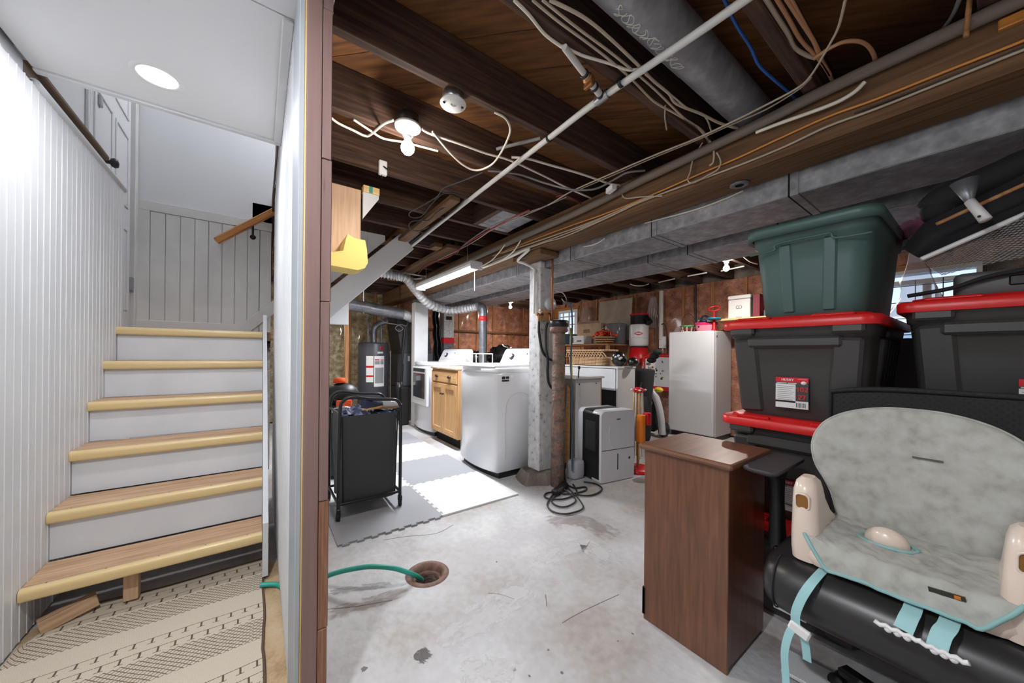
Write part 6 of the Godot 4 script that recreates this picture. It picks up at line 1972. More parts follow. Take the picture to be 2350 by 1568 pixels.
func build_chair() -> void:
	var st: SurfaceTool
	var c := thing("office_chair", "black leather office chair with a mesh back carrying the booster seat", "chair", Vector3(1.45, 0, -0.06))
	# seat: front edge toward -x
	st = new_st()
	var prof := []
	var outl := []
	# closed profile in x-y, swept along z with rounded ends
	for a in 13: outl.append(Vector2(-0.175 - 0.078 * sin(PI * a / 12.0), 0.408 - 0.078 * cos(PI * a / 12.0)))
	outl.append(Vector2(0.0, 0.488))
	outl.append(Vector2(0.18, 0.478))
	outl.append(Vector2(0.20, 0.43))
	outl.append(Vector2(0.18, 0.36))
	var rings := []
	var cc := Vector2(-0.02, 0.415)
	for z in [[-0.345, 0.55], [-0.342, 0.72], [-0.33, 0.87], [-0.305, 0.97], [-0.27, 1.0], [-0.1, 1.0], [0.1, 1.0], [0.29, 1.0], [0.33, 0.93], [0.345, 0.7]]:
		var r := []
		for p in outl:
			var q: Vector2 = cc + (p - cc) * Vector2(lerpf(1.0, z[1], 0.55), z[1])
			r.append(Vector3(q.x, q.y, z[0]))
		r.reverse()
		rings.append(r)
	loft(st, rings)
	part("seat", st, M.leather, c)
	st = new_st()
	tube(st, range(0, 13).map(func(a): return Vector3(-0.175 - 0.0765 * sin(PI * a / 12.0), 0.408 - 0.0765 * cos(PI * a / 12.0), -0.308)), 0.0022, 5)
	part("seam", st, M.black_cloth, c)
	part("under_plate", box(Vector3(-0.12, 0.30, -0.15), Vector3(0.15, 0.335, 0.15), 0.01), M.black_metal, c)
	# mesh back, leaning
	st = new_st()
	var bk := func(u: float, v: float) -> Vector3:
		var y := 0.50 + 0.475 * v
		var w := 0.278 + 0.02 * sin(v * 2.0)
		var s := signf(u) * pow(absf(u), 1.0)
		return Vector3(0.170 + 0.025 * v + 0.012 * (1.0 - u * u), y - 0.02 * pow(absf(u), 4.0) * (1.0 if v > 0.9 else 0.0), 0.02 + s * w)
	grid(st, func(u, v): return bk.call(u * 2.0 - 1.0, v), 16, 12, 1, 1)
	part("mesh_back", st, M.mesh_back, c)
	st = new_st()
	var fr := []
	for i in 9: fr.append(bk.call(-1.0, i / 8.0))
	for i in range(1, 16): fr.append(bk.call(-1.0 + 2.0 * i / 16.0, 1.0))
	for i in 9: fr.append(bk.call(1.0, 1.0 - i / 8.0))
	tube(st, fr, 0.009, 8)
	part("back_frame", st, M.mesh_back, c)
	# armrest beside the nightstand
	var pad := new_st()
	loft(pad, [rrect(0.20, 0.06, 0.02, 4, 0.0), rrect(0.30, 0.10, 0.025, 4, 0.018), rrect(0.305, 0.104, 0.025, 4, 0.026), rrect(0.30, 0.10, 0.025, 4, 0.03)])
	var a := part("armrest", pad, mat(rgb(62, 60, 62), 0.6), c, Vector3(0.03, 0.675, -0.39))
	st = new_st()
	loft(st, [rrect(0.075, 0.04, 0.012, 3, 0.42, Vector3(0.05, 0, -0.385)), rrect(0.055, 0.035, 0.012, 3, 0.56, Vector3(0.05, 0, -0.387)), rrect(0.06, 0.04, 0.012, 3, 0.64, Vector3(0.045, 0, -0.388)), rrect(0.12, 0.05, 0.015, 3, 0.675, Vector3(0.04, 0, -0.39))])
	part("arm_post", st, M.black_plastic, c)
	st = new_st()
	bar(st, Vector3(0.05, 0.40, -0.39), Vector3(0.04, 0.37, -0.1), 0.06, 0.02, Vector3.UP, 0.005)
	part("arm_bracket", st, M.black_metal, c)
	# column and star base
	part("gas_lift", lathed([[0.0, 0.06], [0.032, 0.06], [0.032, 0.2], [0.02, 0.205], [0.02, 0.305], [0.0, 0.306]], 16), M.black_metal, c)
	for k in 5:
		var an := TAU * k / 5 + 2.55
		var d := Vector3(cos(an), 0, sin(an))
		st = new_st()
		bar(st, Vector3(0, 0.085, 0) + d * 0.02, d * 0.235 + Vector3(0, 0.07, 0), 0.045, 0.03, Vector3.UP, 0.008)
		part("star_leg", st, M.black_plastic, c)
		st = new_st()
		for s in [-1, 1]:
			var side := Vector3(-d.z, 0, d.x)
			lathe(st, [[0.0, -0.009], [0.024, -0.009], [0.027, 0.0], [0.024, 0.009], [0.0, 0.009]], 16, aim(d * 0.235 + Vector3(0, 0.0275, 0) + side * 0.015 * s, side))
		part("caster", st, M.black_plastic, c)
	# brown paper sack and grey sheet under the chair
	st = new_st()
	var pn := fnl(341, 6.0, 3)
	grid(st, func(u, v): return Vector3(1.22 + 0.26 * u, 0.006 + 0.035 * sin(PI * u) * sin(PI * v) * (0.7 + pn.get_noise_2d(u * 2.0, v * 2.0)), -0.36 + 0.24 * v), 14, 14)
	solo("paper_sack", st, tinted(M.cardboard, rgb(150, 116, 80)), "crumpled brown paper sack under the office chair", "paper sack")
	st = new_st()
	bar(st, Vector3(1.50, 0.012, -0.42), Vector3(1.55, 0.012, 0.1), 0.12, 0.012, Vector3.UP, 0.002)
	solo("white_shelf_board", st, M.white_paint, "loose white shelf board on the floor under the chair", "board")

func build_booster() -> void:
	var st: SurfaceTool
	var b := thing("booster_seat", "beige child booster seat with a grey-green padded cover on the chair", "booster seat", Vector3(1.43, 0.492, -0.135))
	# tray with raised sides
	st = new_st()
	loft(st, [rrect(0.33, 0.37, 0.05, 5, 0.0), rrect(0.345, 0.385, 0.055, 5, 0.02), rrect(0.33, 0.375, 0.05, 5, 0.055), rrect(0.30, 0.34, 0.045, 5, 0.06)])
	part("base", st, M.booster, b)
	for s in [-1, 1]:
		# side arm: lofted along its height, leaning out a little
		st = new_st()
		var rings := []
		for q in [[0.0, 0.30, 0.066, -0.012], [0.03, 0.30, 0.070, -0.012], [0.075, 0.24, 0.066, -0.045], [0.12, 0.165, 0.062, -0.080], [0.165, 0.115, 0.060, -0.100], [0.195, 0.100, 0.057, -0.103], [0.218, 0.080, 0.048, -0.100], [0.230, 0.045, 0.028, -0.098]]:
			rings.append(rrect(q[1], q[2], 0.027, 5, q[0], Vector3(q[3], 0, s * (0.178 + 0.03 * q[0]))))
		loft(st, rings)
		var arm := part("side_arm", st, M.booster, b)
		var sp := Vector3(-0.1575, 0.168, s * 0.184)
		st = new_st()
		loft(st, [rrect(0.050, 0.036, 0.013, 4, -0.004), rrect(0.050, 0.036, 0.013, 4, 0.003), rrect(0.042, 0.028, 0.010, 4, 0.005), rrect(0.042, 0.028, 0.010, 4, 0.001)], true, true)
		var bs := Basis(Vector3(0.1, -1, 0).normalized(), Vector3(-1, -0.1, 0).normalized(), Vector3(0, 0, 1))
		part("slot_rim", st, M.booster, arm, sp, bs)
		st = new_st()
		loft(st, [rrect(0.041, 0.027, 0.010, 4, 0.0012), rrect(0.041, 0.027, 0.010, 4, 0.0030)])
		part("slot", st, mat(rgb(138, 92, 34), 0.6), arm, sp, bs)
	# backrest cover
	st = new_st()
	var rings := []
	var fnz := fnl(351, 5.0, 3)
	var shape := [[0.055, 0.140, 0.020], [0.075, 0.150, 0.030], [0.11, 0.158, 0.036], [0.15, 0.168, 0.036], [0.19, 0.185, 0.034], [0.225, 0.203, 0.032], [0.26, 0.213, 0.030], [0.30, 0.216, 0.028], [0.34, 0.207, 0.026], [0.375, 0.186, 0.023], [0.402, 0.150, 0.019], [0.420, 0.105, 0.014], [0.430, 0.055, 0.008], [0.432, 0.02, 0.003]]
	for q in shape:
		var r := []
		for k in 40:
			var a := TAU * k / 40
			var ca := cos(a)
			var sa := sin(a)
			var z: float = q[1] * signf(ca) * pow(absf(ca), 0.75)
			var th: float = q[2] * signf(sa) * pow(absf(sa), 0.7)
			var x: float = 0.085 + q[0] * 0.13 - th - 0.055 * pow(absf(z) / 0.216, 2.0)
			x += 0.010 * fnz.get_noise_3d(z * 2.0, q[0] * 2.0, 3.0) * (1.0 if sa > 0 else 0.0) + 0.004 * sin(z * 70.0 + 4.0 * sin(q[0] * 20.0)) * (1.0 if q[0] < 0.17 and sa > 0 else 0.0)
			r.append(Vector3(x, q[0], z))
		rings.append(r)
	loft(st, rings)
	var back := part("back_cover", st, M.pad, b)
	# piped edge of the back
	st = new_st()
	var edge := []
	for q in shape: edge.append(Vector3(0.085 + q[0] * 0.13 - 0.055 * pow(q[1] / 0.216, 2.0), q[0], -q[1]))
	var other := []
	for q in shape: other.append(Vector3(0.085 + q[0] * 0.13 - 0.055 * pow(q[1] / 0.216, 2.0), q[0], q[1]))
	other.reverse()
	tube(st, smooth_path(edge + other, 4), 0.0035, 6)
	part("piping", st, M.pad, back)
	for q in [[-0.10, 0.315], [0.03, 0.300]]:
		part("harness_slit", box(Vector3(0.085 + q[1] * 0.13 - 0.034, q[1], q[0] - 0.028), Vector3(0.085 + q[1] * 0.13 - 0.020, q[1] + 0.0025, q[0] + 0.028)), mat(rgb(96, 92, 84), 0.9), back)
	# seat cover folding over the front edge
	st = new_st()
	var sx := func(u: float, v: float) -> Vector3:
		# v 0 at the back, 1 at the front hem; u -1..1 across
		var x := lerpf(0.10, -0.165, minf(v / 0.8, 1.0))
		var y := 0.076
		if v > 0.8:
			var t := (v - 0.8) / 0.2
			x -= 0.022 * sin(t * PI * 0.5)
			y -= 0.062 * (1.0 - cos(t * PI * 0.5))
		var w := 0.158 + 0.022 * smoothstep(0.25, 0.75, v) - 0.055 * pow(maxf(0.0, (v - 0.72) / 0.28), 2.2)
		y += 0.012 * (u * u) * (1.0 - smoothstep(0.5, 1.0, v)) + 0.006 * fnz.get_noise_2d(u * 1.5, v * 3.0)
		y += 0.006 * smoothstep(0.12, 0.0, absf(Vector2(u * 0.158 + 0.03, x + 0.035).length() - 0.05))
		return Vector3(x, y, u * w)
	grid(st, func(u, v): return sx.call(u * 2.0 - 1.0, v), 36, 30)
	var seat := part("seat_cover", st, M.pad, b)
	st = new_st()
	var hem := []
	for i in 13: hem.append(sx.call(-1.0, 0.25 + 0.75 * i / 12.0))
	for i in range(1, 13): hem.append(sx.call(-1.0 + 2.0 * i / 13.0, 1.0))
	for i in 13: hem.append(sx.call(1.0, 1.0 - 0.75 * i / 12.0))
	tube(st, smooth_path(hem, 3), 0.0048, 7)
	part("piping", st, M.piping, seat)
	st = new_st()
	var bp := Vector3(-0.045, 0.084, -0.030)
	ellipsoid(st, bp, Vector3(0.030, 0.040, 0.044), 18, 10, Basis(Vector3.BACK, 0.25))
	part("crotch_post", st, M.booster, b)
	st = new_st()
	var ring := []
	for k in 24: ring.append(bp + Vector3(cos(TAU * k / 24) * 0.037 - 0.003, 0.0, sin(TAU * k / 24) * 0.056))
	tube(st, ring, 0.0045, 7, false, true)
	part("piping", st, M.piping, seat)
	# small woven tag
	st = new_st()
	var t0: Vector3 = sx.call(0.33, 0.90) + Vector3(-0.004, 0.001, 0)
	var t1: Vector3 = sx.call(0.66, 0.90) + Vector3(-0.004, 0.001, 0)
	bar(st, t0, t1, 0.002, 0.018, Vector3(-0.5, 0.85, 0), 0.0004)
	var tg := part("woven_tag", st, mat(rgb(66, 60, 48), 0.8), seat)
	st = new_st()
	bar(st, t0.lerp(t1, 0.70) + Vector3(-0.002, 0.0005, 0), t0.lerp(t1, 0.88) + Vector3(-0.002, 0.0005, 0), 0.002, 0.010, Vector3(-0.5, 0.85, 0), 0.0004)
	part("tag_mark", st, M.orange, tg)
	# hanging straps
	ribbon(b, "strap", [Vector3(-0.145, -0.004, -0.135), Vector3(-0.205, -0.006, -0.138), Vector3(-0.245, -0.02, -0.145), Vector3(-0.262, -0.055, -0.158), Vector3(-0.270, -0.10, -0.168), Vector3(-0.266, -0.14, -0.166)], 0.020, M.strap)
	ribbon(b, "strap", [Vector3(-0.266, -0.135, -0.166), Vector3(-0.275, -0.15, -0.178), Vector3(-0.285, -0.20, -0.186), Vector3(-0.285, -0.26, -0.184), Vector3(-0.29, -0.33, -0.178), Vector3(-0.29, -0.42, -0.17)], 0.017, M.strap)
	ribbon(b, "strap", [Vector3(-0.262, -0.135, -0.160), Vector3(-0.258, -0.17, -0.150), Vector3(-0.256, -0.215, -0.146)], 0.018, M.strap)
	st = new_st()
	bx(st, Vector3(-0.268, -0.138, -0.160), Vector3(0.014, 0.026, 0.046), 0.004, Basis(Vector3.RIGHT, 0.3))
	part("buckle", st, M.plastic_white, b)
	ribbon(b, "strap", [Vector3(-0.155, 0.004, 0.03), Vector3(-0.205, 0.002, 0.03), Vector3(-0.236, -0.004, 0.027), Vector3(-0.262, -0.022, 0.022)], 0.030, M.strap)
	ribbon(b, "strap", [Vector3(-0.155, 0.004, 0.085), Vector3(-0.215, 0.004, 0.082), Vector3(-0.240, -0.006, 0.075), Vector3(-0.266, -0.028, 0.070)], 0.030, M.strap)
	for q in [[-0.022, 0.050, -0.266], [0.048, 0.112, -0.270]]:
		st = new_st()
		var pts := []
		for i in 9: pts.append(Vector3(q[2], -0.026 - 0.004 * (i % 2), lerpf(q[0], q[1], i / 8.0)))
		tube(st, pts, 0.0052, 8)
		for k in 3: ellipsoid(st, Vector3(q[2], -0.033, lerpf(q[0], q[1], 0.3 + 0.2 * k)), Vector3(0.005, 0.007, 0.007), 8, 6)
		part("buckle", st, M.plastic_white, b)
func ribbon(parent: Node3D, called: String, pts: Array, w: float, m: Material) -> void:
	var st := new_st()
	var p := smooth_path(pts, 6)
	var rings := []
	for i in p.size():
		var d: Vector3 = (p[mini(i + 1, p.size() - 1)] - p[maxi(i - 1, 0)]).normalized()
		var side := Vector3(0, 0, 1)
		side = (side - d * side.dot(d)).normalized()
		var n := d.cross(side).normalized()
		rings.append([p[i] - side * w * 0.5 - n * 0.0008, p[i] + side * w * 0.5 - n * 0.0008, p[i] + side * w * 0.5 + n * 0.0008, p[i] - side * w * 0.5 + n * 0.0008])
	loft(st, rings, true, true, true, -1)
	part(called, st, m, parent)

func build_middle() -> void:
	var st: SurfaceTool
	# drain and hose
	var dr := thing("floor_drain", "round rusty cast iron floor drain set in the concrete", "drain", DRAIN)
	part("collar", lathed([[0.068, -0.028], [0.070, -0.006], [0.076, -0.001], [0.080, 0.005], [0.098, 0.005], [0.104, 0.0005]], 40), M.cast_iron, dr)
	part("ledge", lathed([[0.055, -0.036], [0.058, -0.028], [0.069, -0.026]], 32), M.cast_iron, dr)
	part("shaft", lathed([[0.0, -0.32], [0.056, -0.32], [0.056, -0.03]], 32), M.rust, dr)
	cable("green garden hose leading over the floor into the drain", [on_y(598, 1343, 0.02), on_y(640, 1343, 0.013), Vector3(0.12, 0.016, -1.80), Vector3(0.22, 0.03, -1.80), on_y(757, 1320, 0.055), on_y(800, 1308, 0.085), on_y(850, 1301, 0.10), on_y(900, 1304, 0.085), on_y(932, 1313, 0.055), on_y(955, 1322, 0.015), on_y(968, 1331, -0.03)], 0.0105, M.teal_hose, "garden_hose", "hose", "", 12)
	# dehumidifier, turned a little
	var d := thing("dehumidifier", "white dehumidifier with a black grille side on the concrete", "dehumidifier", Vector3(2.29, 0, -1.894), deg_to_rad(-9.0))
	st = new_st()
	var rings := []
	for z in [[-0.002, 0.006], [-0.012, 0.0], [-0.11, 0.0]]:
		var r := []
		for p in front_outline(0.385, 0.605, 0.045, 0.02, z[1]): r.append(Vector3(p.x, p.y, z[0]))
		rings.append(r)
	loft(st, rings)
	part("front_shell", st, M.appliance, d)
	st = new_st()
	rings = []
	for z in [-0.109, -0.24]:
		var r := []
		for p in front_outline(0.375, 0.598, 0.04, 0.02, 0.0): r.append(Vector3(p.x + 0.005, p.y, z))
		rings.append(r)
	loft(st, rings)
	part("core", st, M.black_plastic, d)
	st = new_st()
	rings = []
	for z in [-0.239, -0.30]:
		var r := []
		for p in front_outline(0.385, 0.60, 0.045, 0.02, 0.0): r.append(Vector3(p.x, p.y, z))
		rings.append(r)
	loft(st, rings)
	part("rear_shell", st, M.appliance, d)
	var gr := part("side_panel", box(Vector3(-0.004, 0.03, -0.235), Vector3(0.006, 0.575, -0.02), 0.003), M.black_plastic, d)
	for k in 22: part("louvre", box(Vector3(-0.008, 0.26 + 0.0115 * k, -0.19), Vector3(-0.003, 0.266 + 0.0115 * k, -0.06)), mat(rgb(70, 70, 72), 0.5), gr)
	part("top_vent", box(Vector3(0.06, 0.594, -0.22), Vector3(0.33, 0.603, -0.05), 0.003), M.black_plastic, d)
	part("tank_seam", box(Vector3(0.012, 0.272, -0.003), Vector3(0.378, 0.276, 0.0006)), M.dark_steel, d)
	part("level_window", box(Vector3(0.185, 0.10, -0.003), Vector3(0.193, 0.235, 0.0008)), M.black_plastic, d)
	part("badge", box(Vector3(0.175, 0.525, -0.003), Vector3(0.215, 0.532, 0.0008)), M.dark_steel, d)
	part("drop_mark", box(Vector3(0.315, 0.175, -0.003), Vector3(0.33, 0.195, 0.0008)), M.dark_steel, d)
	st = new_st()
	tube(st, smooth_path([Vector3(0.10, 0.47, 0.0), Vector3(0.09, 0.40, 0.0), Vector3(0.105, 0.34, 0.0), Vector3(0.16, 0.285, 0.0)], 6), 0.0025, 5)
	part("pressed_line", st, M.appliance, d)
	for x in [0.03, 0.35]: part("foot", box(Vector3(x - 0.02, 0.0, -0.28), Vector3(x + 0.02, 0.022, -0.02), 0.003), M.black_plastic, d)
	# white cabinet behind the dehumidifier
	var a := thing("white_side_cabinet", "narrow white cabinet with an overhanging top behind the dehumidifier", "cabinet", Vector3(2.62, 0, -2.60))
	part("body", box(Vector3(-0.19, 0.0, -0.27), Vector3(0.175, 0.84, 0.285), 0.003), M.white_paint, a)
	part("side_panel", box(Vector3(-0.197, 0.0, -0.27), Vector3(-0.19, 0.84, 0.28)), tinted(M.hardboard, rgb(190, 180, 170)), a)
	part("top", box(Vector3(-0.205, 0.84, -0.28), Vector3(0.20, 0.862, 0.31), 0.003), M.white_paint, a)
	part("edge_strip", box(Vector3(0.172, 0.0, 0.283), Vector3(0.18, 0.838, 0.288)), M.stud, a)
	for x in [-0.14, 0.10]: part("hole", lathed([[0.0, 0.0], [0.008, 0.0], [0.008, 0.001], [0.0, 0.001]], 10, aim(Vector3(x, 0.79, 0.2852), Vector3(0, 0, 1))), M.ink, a)
	cable("black cable standing out of the white cabinet's top", [on_x(1327, 868, 2.44), on_x(1328, 855, 2.44), on_x(1329, 848, 2.44)], 0.006, M.cable_black, "plug_lead", "cord", "")
	st = new_st()
	bx(st, on_x(1329, 844, 2.44), Vector3(0.02, 0.03, 0.02), 0.004)
	solo("plug", st, M.black_plastic, "black plug head on a stiff lead above the white cabinet", "plug")
	st = new_st()
	var lb := PackedVector2Array([Vector2(0, 0), Vector2(0.10, 0), Vector2(0.10, 0.75), Vector2(0.07, 0.78)])
	prism(st, lb, 0.01, Transform3D(Basis(Vector3(0, 0, 1), Vector3(0, 1, 0), Vector3(1, 0, 0)), Vector3(2.385, 0, -2.45)))
	solo("plywood_offcut", st, M.oak, "tapered plywood offcut leaning on the white cabinet side", "board")
	var b := thing("white_desk", "white desk unit with a dark open bay behind the narrow cabinet", "desk", Vector3(3.14, 0, -2.66))
	part("top", box(Vector3(-0.15, 0.93, -0.40), Vector3(0.16, 0.95, 0.40), 0.003), M.white_paint, b)
	part("front_panel", box(Vector3(-0.14, 0.70, -0.39), Vector3(-0.12, 0.925, 0.36), 0.002), M.white_paint, b)
	part("side_panel", box(Vector3(-0.145, 0.0, 0.375), Vector3(0.15, 0.93, 0.395), 0.002), M.white_paint, b)
	part("side_panel", box(Vector3(-0.145, 0.0, -0.395), Vector3(0.15, 0.93, -0.375), 0.002), M.white_paint, b)
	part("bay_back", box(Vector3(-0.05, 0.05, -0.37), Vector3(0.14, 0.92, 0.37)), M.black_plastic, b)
	# wicker tray basket
	wicker("wicker_basket", "long pale wicker basket on the white desk", Vector3(3.14, 0.951, -2.75), 0.24, 0.60, 0.17)
	# dark camera bags
	var cn := fnl(401, 5.0, 3)
	for q in [["black helmet with white prints on the white desk", Vector3(3.14, 1.03, -2.36), Vector3(0.075, 0.085, 0.08)], ["black pouch lying at the desk's end", Vector3(3.21, 1.00, -2.235), Vector3(0.06, 0.05, 0.06)]]:
		st = new_st()
		ellipsoid(st, Vector3.ZERO, q[2], 16, 10)
		var o := solo("helmet" if q[2].y > 0.06 else "pouch", st, M.bag_black, q[0], "helmet" if q[2].y > 0.06 else "pouch")
		o.position = q[1]
		if q[2].y > 0.06:
			for k in 6:
				var dir := Vector3(-0.8, 0.2 + 0.25 * sin(k * 2.0), cos(k * 1.1)).normalized()
				part("print", lathed([[0.0, 0.0], [0.014, 0.0], [0.012, 0.002], [0.0, 0.002]], 8, aim(dir * q[2], dir)), M.paper, o)
	build_shelf()
	build_freezer()
	build_toys()

func front_outline(w: float, h: float, r_top: float, r_bot: float, ins: float) -> Array:
	var o := []
	for q in [[w - r_top, h - r_top, r_top, 0.0], [r_top, h - r_top, r_top, PI * 0.5], [r_bot, r_bot, r_bot, PI], [w - r_bot, r_bot, r_bot, PI * 1.5]]:
		for k in 6:
			var a: float = q[3] + PI * 0.5 * k / 5.0
			o.append(Vector2(q[0] + cos(a) * (q[2] - ins), q[1] + sin(a) * (q[2] - ins)))
	o.reverse()
	for i in o.size(): o[i] = Vector2(o[i].x, o[i].y + (0.0))
	return o

func wicker(called: String, label: String, at: Vector3, lx: float, lz: float, h: float) -> void:
	var o := thing(called, label, "basket", at)
	var st := new_st()
	loft(st, [rrect(lx * 0.86, lz * 0.88, 0.05, 4, 0.004), rrect(lx * 0.9, lz * 0.92, 0.05, 4, h * 0.5), rrect(lx, lz, 0.06, 4, h * 0.97)], true, false)
	part("lining", st, tinted(M.wicker, rgb(128, 108, 90)), o)
	for k in 6:
		st = new_st()
		var t := k / 10.0
		var r := rrect(lerpf(lx * 0.88, lx * 0.95, t), lerpf(lz * 0.9, lz * 0.96, t), 0.055, 4, 0.012 + 0.016 * k)
		tube(st, r, 0.008, 6, false, true)
		part("weave", st, M.wicker, o)
	st = new_st()
	tube(st, rrect(lx + 0.01, lz + 0.01, 0.06, 4, h), 0.011, 8, false, true)
	part("rim", st, M.wicker, o)
	# arched open work
	var n := 14
	for k in n:
		var z := lerpf(-lz * 0.46, lz * 0.40, k / float(n - 1))
		st = new_st()
		tube(st, smooth_path([Vector3(-lx * 0.48, 0.09, z - 0.02), Vector3(-lx * 0.515, h * 0.85, z + 0.01), Vector3(-lx * 0.515, h * 0.85, z + 0.035), Vector3(-lx * 0.47, 0.10, z + 0.07)], 4), 0.0075, 6)
		part("arch", st, M.wicker, o)

func build_shelf() -> void:
	var st: SurfaceTool
	var s := thing("wood_shelf", "low wooden shelf rack holding boxes in front of the insulated wall", "shelf", Vector3(4.62, 0, -4.25))
	for y in [0.45, 1.22]: part("shelf_board", box(Vector3(-0.30, y, -0.85), Vector3(0.30, y + 0.025, 0.80), 0.003), M.stud, s)
	for x in [-0.27, 0.27]:
		for z in [-0.82, 0.77]: part("upright", box(Vector3(x - 0.025, 0.0, z - 0.025), Vector3(x + 0.025, 1.22, z + 0.025), 0.003), M.stud, s)
	var Y := 1.246
	# blue tub
	var bt := thing("blue_tub", "dark blue plastic tub on the shelf by the small window", "tub", Vector3(4.52, Y, -4.62))
	st = new_st()
	loft(st, [rrect(0.30, 0.44, 0.08, 5, 0.0), rrect(0.36, 0.52, 0.10, 5, 0.17), rrect(0.38, 0.54, 0.11, 5, 0.175), rrect(0.37, 0.53, 0.10, 5, 0.185), rrect(0.33, 0.49, 0.09, 5, 0.18)], true, false)
	part("body", st, M.tote_blue, bt)
	# white and cardboard boxes
	var wb := thing("white_box", "small white printed box on the shelf beside the blue tub", "box", Vector3(4.42, Y, -4.10))
	part("box", box(Vector3(-0.1, 0.0, -0.17), Vector3(0.1, 0.14, 0.15), 0.003), M.paper, wb)
	part("print", box(Vector3(-0.102, 0.04, 0.0), Vector3(-0.099, 0.06, 0.10)), M.navy, wb)
	part("print", box(Vector3(-0.102, 0.02, -0.13), Vector3(-0.099, 0.11, -0.08)), M.navy, wb)
	var cb := thing("cardboard_box", "open brown cardboard box behind the white box on the shelf", "box", Vector3(4.73, Y, -4.07), 0.08)
	part("box", box(Vector3(-0.16, 0.0, -0.26), Vector3(0.16, 0.36, 0.24), 0.003), M.cardboard, cb)
	st = new_st()
	bar(st, Vector3(-0.16, 0.36, -0.24), Vector3(-0.16, 0.36, 0.22), 0.10, 0.004, Vector3(0.6, 0.8, 0))
	part("flap", st, M.cardboard, cb)
	part("print", box(Vector3(-0.162, 0.2, -0.12), Vector3(-0.1598, 0.26, 0.02)), tinted(M.cardboard, rgb(180, 170, 160)), cb)
	# flower basket
	var fb := thing("flower_basket", "wicker basket of orange flowers with a hoop handle on the shelf", "basket", Vector3(4.44, Y, -3.62))
	part("bowl", lathed([[0.0, 0.0], [0.12, 0.0], [0.15, 0.10], [0.155, 0.11], [0.0, 0.10]], 18), tinted(M.wicker, rgb(150, 120, 96)), fb)
	for y in [0.03, 0.065, 0.10]:
		st = new_st()
		var r := []
		for k in 18: r.append(Vector3(cos(TAU * k / 18), 0, sin(TAU * k / 18)) * (0.125 + y * 0.3) + Vector3(0, y, 0))
		tube(st, r, 0.009, 6, false, true)
		part("weave", st, M.wicker, fb)
	st = new_st()
	tube(st, range(0, 13).map(func(i): return Vector3(0, 0.10 + 0.15 * sin(PI * i / 12.0), -0.13 * cos(PI * i / 12.0))), 0.006, 6)
	part("handle", st, M.wicker, fb)
	rng.seed = 77
	for k in 26:
		st = new_st()
		var a := rng.randf() * TAU
		var rr := sqrt(rng.randf()) * 0.17
		var p := Vector3(cos(a) * rr, 0.12 + 0.09 * (1.0 - rr / 0.17) + rng.randf_range(-0.01, 0.02), sin(a) * rr * 1.2)
		ellipsoid(st, p, Vector3(0.028, 0.02, 0.03), 8, 6)
		part("flower", st, M.orange_cloth if k % 3 else M.red, fb)
	# small grey box
	var gb := thing("grey_carton", "grey carton under the flower basket end of the shelf", "box", Vector3(4.40, 0.476, -3.72))
	part("box", box(Vector3(-0.02, 0.0, -0.18), Vector3(0.30, 0.60, 0.10), 0.004), M.appliance_grey, gb)
	part("lid_line", box(Vector3(-0.024, 0.55, -0.182), Vector3(0.302, 0.556, 0.102)), M.dark_steel, gb)
	# leaning boards
	st = new_st()
	bx(st, on_x(1410, 735, 4.93), Vector3(0.012, 0.70, 0.68), 0.002, Basis(Vector3.BACK, -0.06))
	solo("leaning_board", st, M.hardboard, "large beige hardboard sheet leaning on the insulated wall", "board")
	st = new_st()
	rbody(st, 0.24, 0.30, 0.0, 0.34, 0.05, 0.02)
	var tub := solo("clear_tub", st, M.smoke, "cloudy plastic tub below the beige hardboard", "tub")
	tub.position = Vector3(4.74, Y, -3.63)
	# vacuum canister
	var v := thing("vacuum_canister", "tall canister vacuum with red base, white drum and black head", "vacuum", Vector3(4.84, 0.95, -3.27))
	part("base", lathed([[0.0, 0.0], [0.15, 0.0], [0.152, 0.02], [0.128, 0.24], [0.0, 0.24]], 28), M.red, v)
	part("band", lathed([[0.129, 0.24], [0.135, 0.245], [0.135, 0.262], [0.129, 0.265]], 28), M.dark_steel, v)
	part("drum", lathed([[0.0, 0.265], [0.136, 0.265], [0.145, 0.30], [0.147, 0.58], [0.138, 0.60], [0.0, 0.60]], 28), M.plastic_white, v)
	part("seam", lathed([[0.1465, 0.385], [0.149, 0.387], [0.149, 0.391], [0.1465, 0.393]], 28), M.appliance_grey, v)
	part("head", lathed([[0.0, 0.60], [0.132, 0.60], [0.13, 0.74], [0.135, 0.75], [0.0, 0.76]], 28), M.black_plastic, v)
	part("rim", lathed([[0.132, 0.745], [0.145, 0.75], [0.145, 0.765], [0.10, 0.772]], 28), M.red, v)
	st = new_st()
	grid(st, func(u, w): return Vector3(-cos(0.55 + (u - 0.5) * 0.9) * 0.1485, 0.455 + (w - 0.5) * 0.055 * (1.0 - pow(absf(u - 0.5) * 2.0, 2.0)), sin(0.55 + (u - 0.5) * 0.9) * 0.1485), 12, 4)
	var em := part("emblem", st, M.red, v)
	st = new_st()
	grid(st, func(u, w): return Vector3(-cos(0.55 + (u - 0.5) * 0.5) * 0.1495, 0.455 + (w - 0.5) * 0.022, sin(0.55 + (u - 0.5) * 0.5) * 0.1495), 8, 1)
	part("emblem_text", st, M.paper, em)
	part("spout", rod(Vector3(0.0, 0.70, 0.12), Vector3(-0.02, 0.62, 0.2), 0.05, 14), M.black_plastic, v)
	# white pipe and thermostat wire on the wall
	part_pipe("white plastic pipe rising beside the vacuum canister", [Vector3(4.98, 1.32, -2.98), Vector3(4.98, 2.06, -2.98)], 0.032, M.pvc)
	part_pipe("thin white pipe below the small wall box", [Vector3(5.0, 0.8, -2.96), Vector3(5.0, 1.20, -2.96)], 0.015, M.pvc)
	st = new_st()
